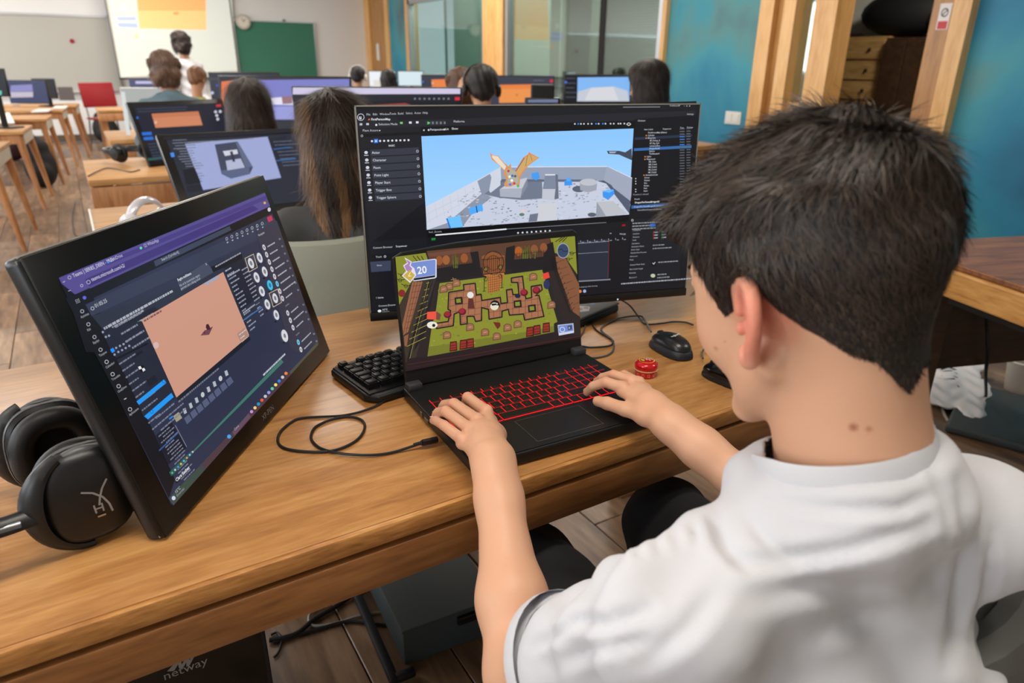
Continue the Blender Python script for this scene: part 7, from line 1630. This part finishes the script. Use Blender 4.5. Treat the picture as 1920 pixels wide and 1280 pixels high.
# ---- his chair
cb0 = A((TLm[0]+TRm[0])/2+.0, .40, 0)
chair0 = empty('upholstered_chair', cb0, radians(3), 'grey upholstered chair in a painted shaded tone under the young man in the white t-shirt', 'chair')
B().rbox((0, .08, .425), (.44, .54, .085), .035, 4).obj('seat', M['fabric_shaded'], chair0, True)
pi_ = B(); zz = .452; pts = [(x, y, zz) for x, y in ((-.215, -.16), (-.219, .24), (-.20, .325), (-.15, .345), (.15, .345), (.20, .325), (.219, .24), (.215, -.16))]; pi_.tube(cr_spline(pts, 5), .0035, 6).obj('piping', M['rubber'], [c for c in chair0.children if c.name.startswith('seat')][0], True)
n_ = 30; rgs = []
for k in range(n_+1):
    a = radians(-200+220*k/n_); ed = min(k, n_-k)/4; hz_ = .30+.14*min(1, ed); cx_, cy_ = cos(a), sin(a)
    z0_, z1_ = .37, .37+hz_; r0_ = .235; R_ = []
    for m in range(16):
        t = 2*pi*m/16; rr_ = r0_+.03*(abs(cos(t))**.6*(1 if cos(t) > 0 else -1))*min(1, .35+ed); zz_ = (z0_+z1_)/2+(z1_-z0_)/2*(abs(sin(t))**.5*(1 if sin(t) > 0 else -1)); R_.append((cx_*rr_*1.06, cy_*rr_*1.0+.02-.08*(zz_-.4)*0, zz_))
    rgs.append(R_)
bo_ = loft(rgs).obj('backrest', M['fabric_shaded'], chair0, True)
for sx in (-1, 1):
    for sy in (-1, 1): B().cyl((sx*.18, sy*.22, .39), (sx*.22, sy*.25, 0), .014, .012, 8).obj('leg', M['dark_metal'], chair0, True)

# ================================================================== THE OTHER PEOPLE
def person(name, label, head, az, look=10, hairc=(40, 30, 26), hair='short', top=(90, 90, 90), legs=(30, 32, 40), stand=False, zh=None, sc=1., body_w=1., grp=None, arms='desk', vox=.0085, strand=0, tones=None, headband=None, lean=0., slen=1.):
    """head = world position of the centre of the skull; figure built down from it"""
    o0 = A(head[0], head[1], 0); az = radians(az); fx, sx = A(sin(az), cos(az), 0), A(cos(az), -sin(az), 0); Zu = A(0, 0, 1)
    r = empty(name, o0, 0, label, 'person', grp)
    hz = head[2]; P = lambda f, s, z: o0+fx*f*sc+sx*s*sc+Zu*z
    hf, hs, hu = hframe(az, radians(look)); hc = A(*head); Q = lambda f, u, s: hc+(hf*f+hu*u+hs*s)*sc; HM_ = [hf, hu, hs]
    zs = hz-.27*sc; zhip = .52 if not stand else hz-.70*sc
    nb_ = P(-.045, 0, hz-.20*sc); hip = P(-.16-lean, 0, zhip); ch = P(-.06-lean*.4, 0, (zs*.62+zhip*.38))
    Ls, Rs = P(-.06, -.165*body_w, zs), P(-.06, .165*body_w, zs)
    if arms == 'desk': Le, Re, Lw, Rw = P(.02, -.23, zs-.27*sc), P(.02, .23, zs-.27*sc), P(.26, -.13, .80), P(.26, .13, .80)
    elif arms == 'near': Le, Re, Lw, Rw = P(.0, -.19, zs-.27*sc), P(.0, .19, zs-.27*sc), P(.20, -.05, .70), P(.22, .10, .72)
    elif arms == 'down': Le, Re, Lw, Rw = P(-.04, -.22, zs-.28*sc), P(.0, .22, zs-.28*sc), P(.06, -.22, zs-.50*sc), P(.20, .22, zs-.42*sc)
    elif arms == 'face': Le, Re, Lw, Rw = P(.10, -.24, zs-.22*sc), P(.02, .23, zs-.27*sc), P(.13, -.12, hz-.08), P(.26, .13, .80)
    # body
    g = SDF(o0-A(.5, .5, 0)+Zu*(min(.7, zhip+.1) if True else 0), o0+A(.5, .5, hz+.16), vox)
    g.ell(Q(-.008, .018, 0), A(.095, .086, .074)*sc, HM_, .01); g.ell(Q(.035, -.03, 0), A(.055, .08, .058)*sc, HM_, .02); g.ell(Q(.06, -.09, 0), A(.03, .022, .026)*sc, HM_, .015)
    g.cone(Q(.088, .0, 0), Q(.106, -.036, 0), .007*sc, .010*sc, .006)
    for s in (-1, 1): g.ell(Q(-.006, -.02, s*.080), A(.016, .028, .008)*sc, HM_, .006)
    g.cone(Q(-.02, -.06, 0), nb_, .05*sc, .055*sc, .02)
    for a, b, c in ((Ls, Le, Lw), (Rs, Re, Rw)):
        g.cone(a, b, .040*sc, .034*sc, .01); g.cone(b, c, .034*sc, .024*sc, .01)
        d = (c-b)/np.linalg.norm(c-b); w = np.cross(d, Zu); w /= np.linalg.norm(w)+1e-9; n_ = np.cross(w, d)
        g.cone(c, c+d*.06, .022, .020, .008); g.cone(c+w*.018, c+d*.07+w*.022, .015, .014, .006); g.cone(c-w*.018, c+d*.07-w*.022, .015, .014, .006)
        for i, (o_, l_) in enumerate(((-.028, .075), (-.010, .085), (.010, .080), (.027, .062))): g.cone(c+d*.08+w*o_, c+d*(.08+l_*.55)+w*o_*1.15, .0095, .0085, .002); g.cone(c+d*(.08+l_*.55)+w*o_*1.15, c+d*(.08+l_*.95)+w*o_*1.15-n_*.018, .0085, .0075, .002)
        sgn = 1 if (w@(o0-c)) > 0 else -1; g.cone(c+d*.02+w*sgn*.02, c+d*.07+w*sgn*.055, .012, .009, .006)
    V, F = g.mesh(); np_obj('body', V, F, bpy.data.materials.get('skin_plain') or mat('skin_plain', (190, 142, 112), .5, sss=.1), r, True, None, o0, 1)
    for s in (-1, 1):
        R3 = Matrix(((hs[0], hu[0], hf[0]), (hs[1], hu[1], hf[1]), (hs[2], hu[2], hf[2])))
        B().ell(Q(.084, -.004, s*.030)-o0, A(.008, .0045, .004)*sc, R3, 8, 6).obj('eye', iris, r, True)
    B().ell(Q(.091, -.066, 0)-o0, A(.020, .005, .005)*sc, R3, 10, 6).obj('mouth', bpy.data.materials.get('lips') or mat('lips', (176, 96, 88), .5), r, True)
    # top
    g = SDF(o0-A(.55, .55, 0)+Zu*max(0, zhip-.2), o0+A(.55, .55, zs+.14), vox+.001)
    tm = [sx, fx, Zu]
    g.ell(ch, (.165*body_w, .115, (zs-zhip)*.62), tm, .05); g.ell((ch+hip)/2, (.15*body_w, .12, .17), tm, .05); g.ell(hip+Zu*.02, (.165*body_w, .14, .10), tm, .04)
    for a, b, c in ((Ls, Le, Lw), (Rs, Re, Rw)):
        g.cone(nb_+(a-nb_)*.2-Zu*.035, a, .052, .056, .04); g.cone(a, b, .056, .047, .02)
        if hair != 'teacher': g.cone(b, b+(c-b)*.78, .047, .036, .02)
    V, F = g.mesh(); N = tri_normals(V, F); V = V+N*(.005*np.sin(V[:, 2]*55+V[:, 0]*45+2*np.sin(V[:, 1]*30)))[:, None]
    tmn = 'top_%d_%d_%d' % top; tm_ = M['denim'] if top == (1, 1, 1) else (bpy.data.materials.get(tmn) or mat(tmn, top, .9, bump=.2, bscale=250, var=.1))
    to = np_obj('top', V, F, tm_, r, True, None, o0, 1)
    B().tube([nb_-o0+(sx*cos(t)*.066+fx*(sin(t)*.062+.012))*sc+Zu*(.012-.02*max(0, sin(t))) for t in np.linspace(0, 2*pi, 25)[:-1]], .009, 8, True).obj('neckline', tm_, to, True)
    # legs
    g = SDF(o0-A(.5, .75, 0), o0+A(.5, .75, 0)+Zu*(zhip+.12), .013)
    g.ell(hip-Zu*.02, (.17*body_w, .13, .11), tm, .04)
    for s in (-1, 1):
        h0 = hip+sx*s*.085
        if stand: k_ = P(-.08, s*.09, zhip*.52); an = P(-.12, s*.10, .09)
        else: k_ = P(.26, s*.11, .50); an = P(.27, s*.11, .10)
        g.cone(h0, k_, .085, .062, .03); g.cone(k_, an, .058, .045, .02); shoe(an-A(0, 0, 0), -az, r, M['rubber'], o0)
    V, F = g.mesh(); ln2 = 'legs_%d_%d_%d' % legs; np_obj('trousers', V, F, bpy.data.materials.get(ln2) or mat(ln2, legs, .9), r, True, None, o0, 1)
    # hair
    hn = 'hair_%d_%d_%d' % hairc; hm = bpy.data.materials.get(hn) or mat(hn, hairc, .55, bump=.6, bscale=140, var=.45, vscale=30)
    g = SDF(hc-A(.2, .2, .62 if hair == 'long' else .3), hc+A(.2, .2, .17), .0065)
    if hair in ('short', 'bob', 'teacher', 'long'):
        g.ell(Q(-.018, .030, 0), A(.108, .096, .090)*sc, HM_, .01); g.ell(Q(.02, .065, 0), A(.075, .055, .075)*sc, HM_, .02)
    if hair == 'short':
        g.ell(Q(-.06, -.03, 0), A(.052, .06, .066)*sc, HM_, .02)
        for s in (-1, 1): g.ell(Q(-.0, .01, s*.072), A(.04, .045, .012)*sc, HM_, .01)
    if hair in ('bob', 'teacher'):
        g.ell(Q(-.045, -.05, 0), A(.066, .10, .088)*sc, HM_, .03)
        for s in (-1, 1): g.ell(Q(.005, -.03, s*.075), A(.05, .085, .026)*sc, HM_, .02)
        rg2 = np.random.default_rng(4)
        for k in range(16): a = k*2.4; g.ell(Q(-.03+.07*cos(a), -.06+rg2.uniform(-.05, .1), .088*sin(a)), A(.028, .03, .028)*sc, HM_, .012)
    if hair == 'long':
        g.ell(Q(-.05, -.05, 0), A(.06, .12, .090)*sc, HM_, .03)
        for s in (-1, 1): g.ell(Q(.0, -.05, s*.078), A(.045, .10, .022)*sc, HM_, .02)
        for k, (w_, dz) in enumerate(((.088, .16), (.098, .26), (.098, .36), (.085, .46), (.060, .54))): g.ell(hc-fx*(.085+.012*k)-Zu*dz*sc, (w_*sc, .040*sc, .09), tm, .03)
    # keep the face free
    g.ell(Q(.092, -.05, 0), A(.060, .085, .060)*sc, HM_, .01, 's')
    V, F = g.mesh(); Nn = tri_normals(V, F)
    Vd = V+Nn*(.0035*np.sin(((V-hc)@sx)*130+3*np.sin(((V-hc)@Zu)*16)))[:, None]
    np_obj('hair', Vd, F, hm, r, True, None, o0, 1)
    if strand:
        rr_ = V-hc; ok = np.where((Nn@(-fx) > -.35))[0]; rg2 = np.random.default_rng(21); pk = rg2.choice(ok, strand); rr_ = rr_[pk]
        zz = rr_@Zu; ss = rr_@sx; fl2 = -Zu[None]*np.ones((strand, 1))+sx[None]*(ss*2.2*(zz > .0))[:, None]+sx[None]*(.18*np.sin(zz*14+ss*30))[:, None]
        Vs, Fs, Cs = strands(V[pk]+Nn[pk]*.001, Nn[pk], fl2, np.where(zz > 0, .10, .17)*slen, .0020, (lin(tones[0])[:3], lin(tones[1])[:3]), 5, .10, .10, 8, rmin=.5)
        # ombre streaks, lighter down the lengths
        lt = np.clip((-(Vs-hc)@Zu-.03)/.40, 0, 1); locks = (np.sin(((Vs-hc)@sx)*95+4*np.sin(((Vs-hc)@Zu)*7)) > .25); am = (lt*.9*locks+(.28*(np.abs((Vs-hc)@sx) > .078)))[:, None].clip(0, .9)
        Cs = Cs*(1-am)+np.array(lin(tones[2])[:3])*(.6+.5*rg2.random((len(Vs), 1)))*am
        s2 = np_obj('hair_strands', Vs, Fs, strand_m, r, False, Cs, o0); s2['kind'] = 'stuff'
    return r
def at_depth(px, py, d): return dep(px, py, d)
def seat_for(p, az, label):
    c = dup(chair0); c.location = (p.location.x-sin(radians(az))*.10, p.location.y-cos(radians(az))*.10, 0); c.rotation_euler = (0, 0, -radians(az)); c['label'] = label; c['group'] = 'chairs at the light desks behind'; return c
hw = dep(626, 250, 2.06)
p2 = person('person', 'woman with very long brown hair with lighter streaks, sitting behind the large monitor', hw, 8, 14, (36, 27, 23), 'long', (62, 62, 62), (30, 32, 44), sc=.98, arms='near', strand=11000, tones=((26, 20, 18), (58, 42, 32), (172, 126, 82)), vox=.007)
c = dup(chair0); c['label'] = 'grey-green upholstered chair seen between the pen display and the large monitor'; c['category'] = 'chair'
ct = ony(628, 448, 1.72); c.location = (ct[0]+.03, 1.99, 0); c.rotation_euler = (0, 0, radians(-6))
for ch_ in c.children:
    if ch_.name.startswith('backrest'): ch_.scale = (1.0, 1.0, 1.05); ch_.data = ch_.data.copy(); ch_.data.materials[0] = M['fabric_lit']
people = [
 ('woman with dark brown hair in front of the lilac-screened monitor', at_depth(466, 203, 3.25), 0, 12, (48, 36, 30), 'long', (40, 42, 50), (30, 32, 44), dict(sc=1.06, strand=3500, tones=((34, 26, 22), (66, 50, 40), (86, 62, 46)))),
 ('person with wavy brown hair in a faded denim jacket, facing the projection screen', at_depth(307, 127, 4.75), -6, 4, (86, 66, 54), 'bob', (1, 1, 1), (40, 44, 60), dict(sc=.92, strand=3000, slen=.4, tones=((86, 64, 52), (136, 108, 90), (130, 104, 86)))),
 ('auburn-haired person in a yellow-green top between the denim jacket and the monitors', at_depth(370, 148, 6.8), 40, 25, (124, 84, 58), 'short', (176, 178, 110), (40, 44, 60), dict(sc=.92)),
 ('dark-haired person in purple wearing pale headphones, by the far white monitor', at_depth(671, 143, 8.9), 30, 10, (30, 24, 26), 'short', (58, 34, 60), (30, 30, 36), dict(sc=1.)),
 ('person with straight black hair in front of the far white monitors', at_depth(728, 151, 8.2), 0, 10, (20, 17, 18), 'long', (24, 22, 26), (30, 30, 36), dict(sc=1.)),
 ('brown-haired head in front of the half-hidden orange monitor', at_depth(862, 160, 5.05), 10, 10, (82, 56, 42), 'bob', (90, 70, 60), (30, 30, 36), dict(sc=1.)),
 ('dark-haired person in a pale grey shirt with large black headphones', at_depth(902, 164, 4.6), 18, 12, (24, 20, 20), 'short', (150, 156, 150), (36, 36, 44), dict(sc=1.12, arms='face')),
 ('woman with long near-black hair in front of the blue-sky monitor', at_depth(1213, 158, 4.0), -14, 10, (36, 29, 28), 'long', (40, 38, 40), (30, 30, 36), dict(sc=1.08, strand=3000, tones=((30, 24, 22), (52, 42, 36), (60, 46, 38)))),
]
chl = ['chair of the dark-brown-haired woman', 'chair of the person in denim', 'chair of the auburn-haired person', 'chair of the person in purple', 'chair of the black-haired person by the white monitors', 'chair of the brown-haired person', 'chair of the headphones wearer in the grey shirt', 'chair of the woman at the blue-sky monitor']
for (lab, hd_, az, look, hc_, hk_, top_, leg_, kw), cl in zip(people, chl):
    pr_ = person('person', lab, hd_, az, look, hc_, hk_, top_, leg_, **kw); seat_for(pr_, az, 'grey upholstered '+cl)
    if 'headphones' in lab:
        hf, hs, hu = hframe(radians(az), radians(look)); s_ = kw.get('sc', 1); big = 'grey shirt' in lab; hm_ = M['plastic'] if big else M['white']
        hpn = empty('worn_headphones', tuple(hd_), 0, ('large black headphones worn by the person in the pale grey shirt' if big else 'pale headphones worn by the far person in purple'), 'headphones')
        q_ = lambda f, u, s: (hf*f+hu*u+hs*s)*s_
        B().tube([q_(-.005, .028+.100*sin(t), .104*cos(t)) for t in np.linspace(-.25, pi+.25, 22)], (.010, .005), 8).obj('headband', M['metal_grey'] if big else hm_, hpn, True)
        for s in (-1, 1):
            R3 = Matrix(((hf[0], hu[0], hs[0]*s), (hf[1], hu[1], hs[1]*s), (hf[2], hu[2], hs[2]*s)))
            B().lathe([(.001, -.012), (.036, -.012), (.042, 0), (.038, .014), (.02, .02), (.001, .021)], q_(-.004, -.02, s*.100), 20, R3).obj('ear_cup', hm_, hpn, True)
ht = dep(337, 79, 8.2)
person('person', 'standing person with curly dark hair and white shirt before the projection screen', ht, -35, 5, (52, 40, 38), 'teacher', (222, 222, 228), (40, 44, 58), stand=True, arms='down', sc=1.0, lean=0, strand=2000, slen=.4, tones=((36, 28, 26), (74, 56, 52), (60, 46, 42)))
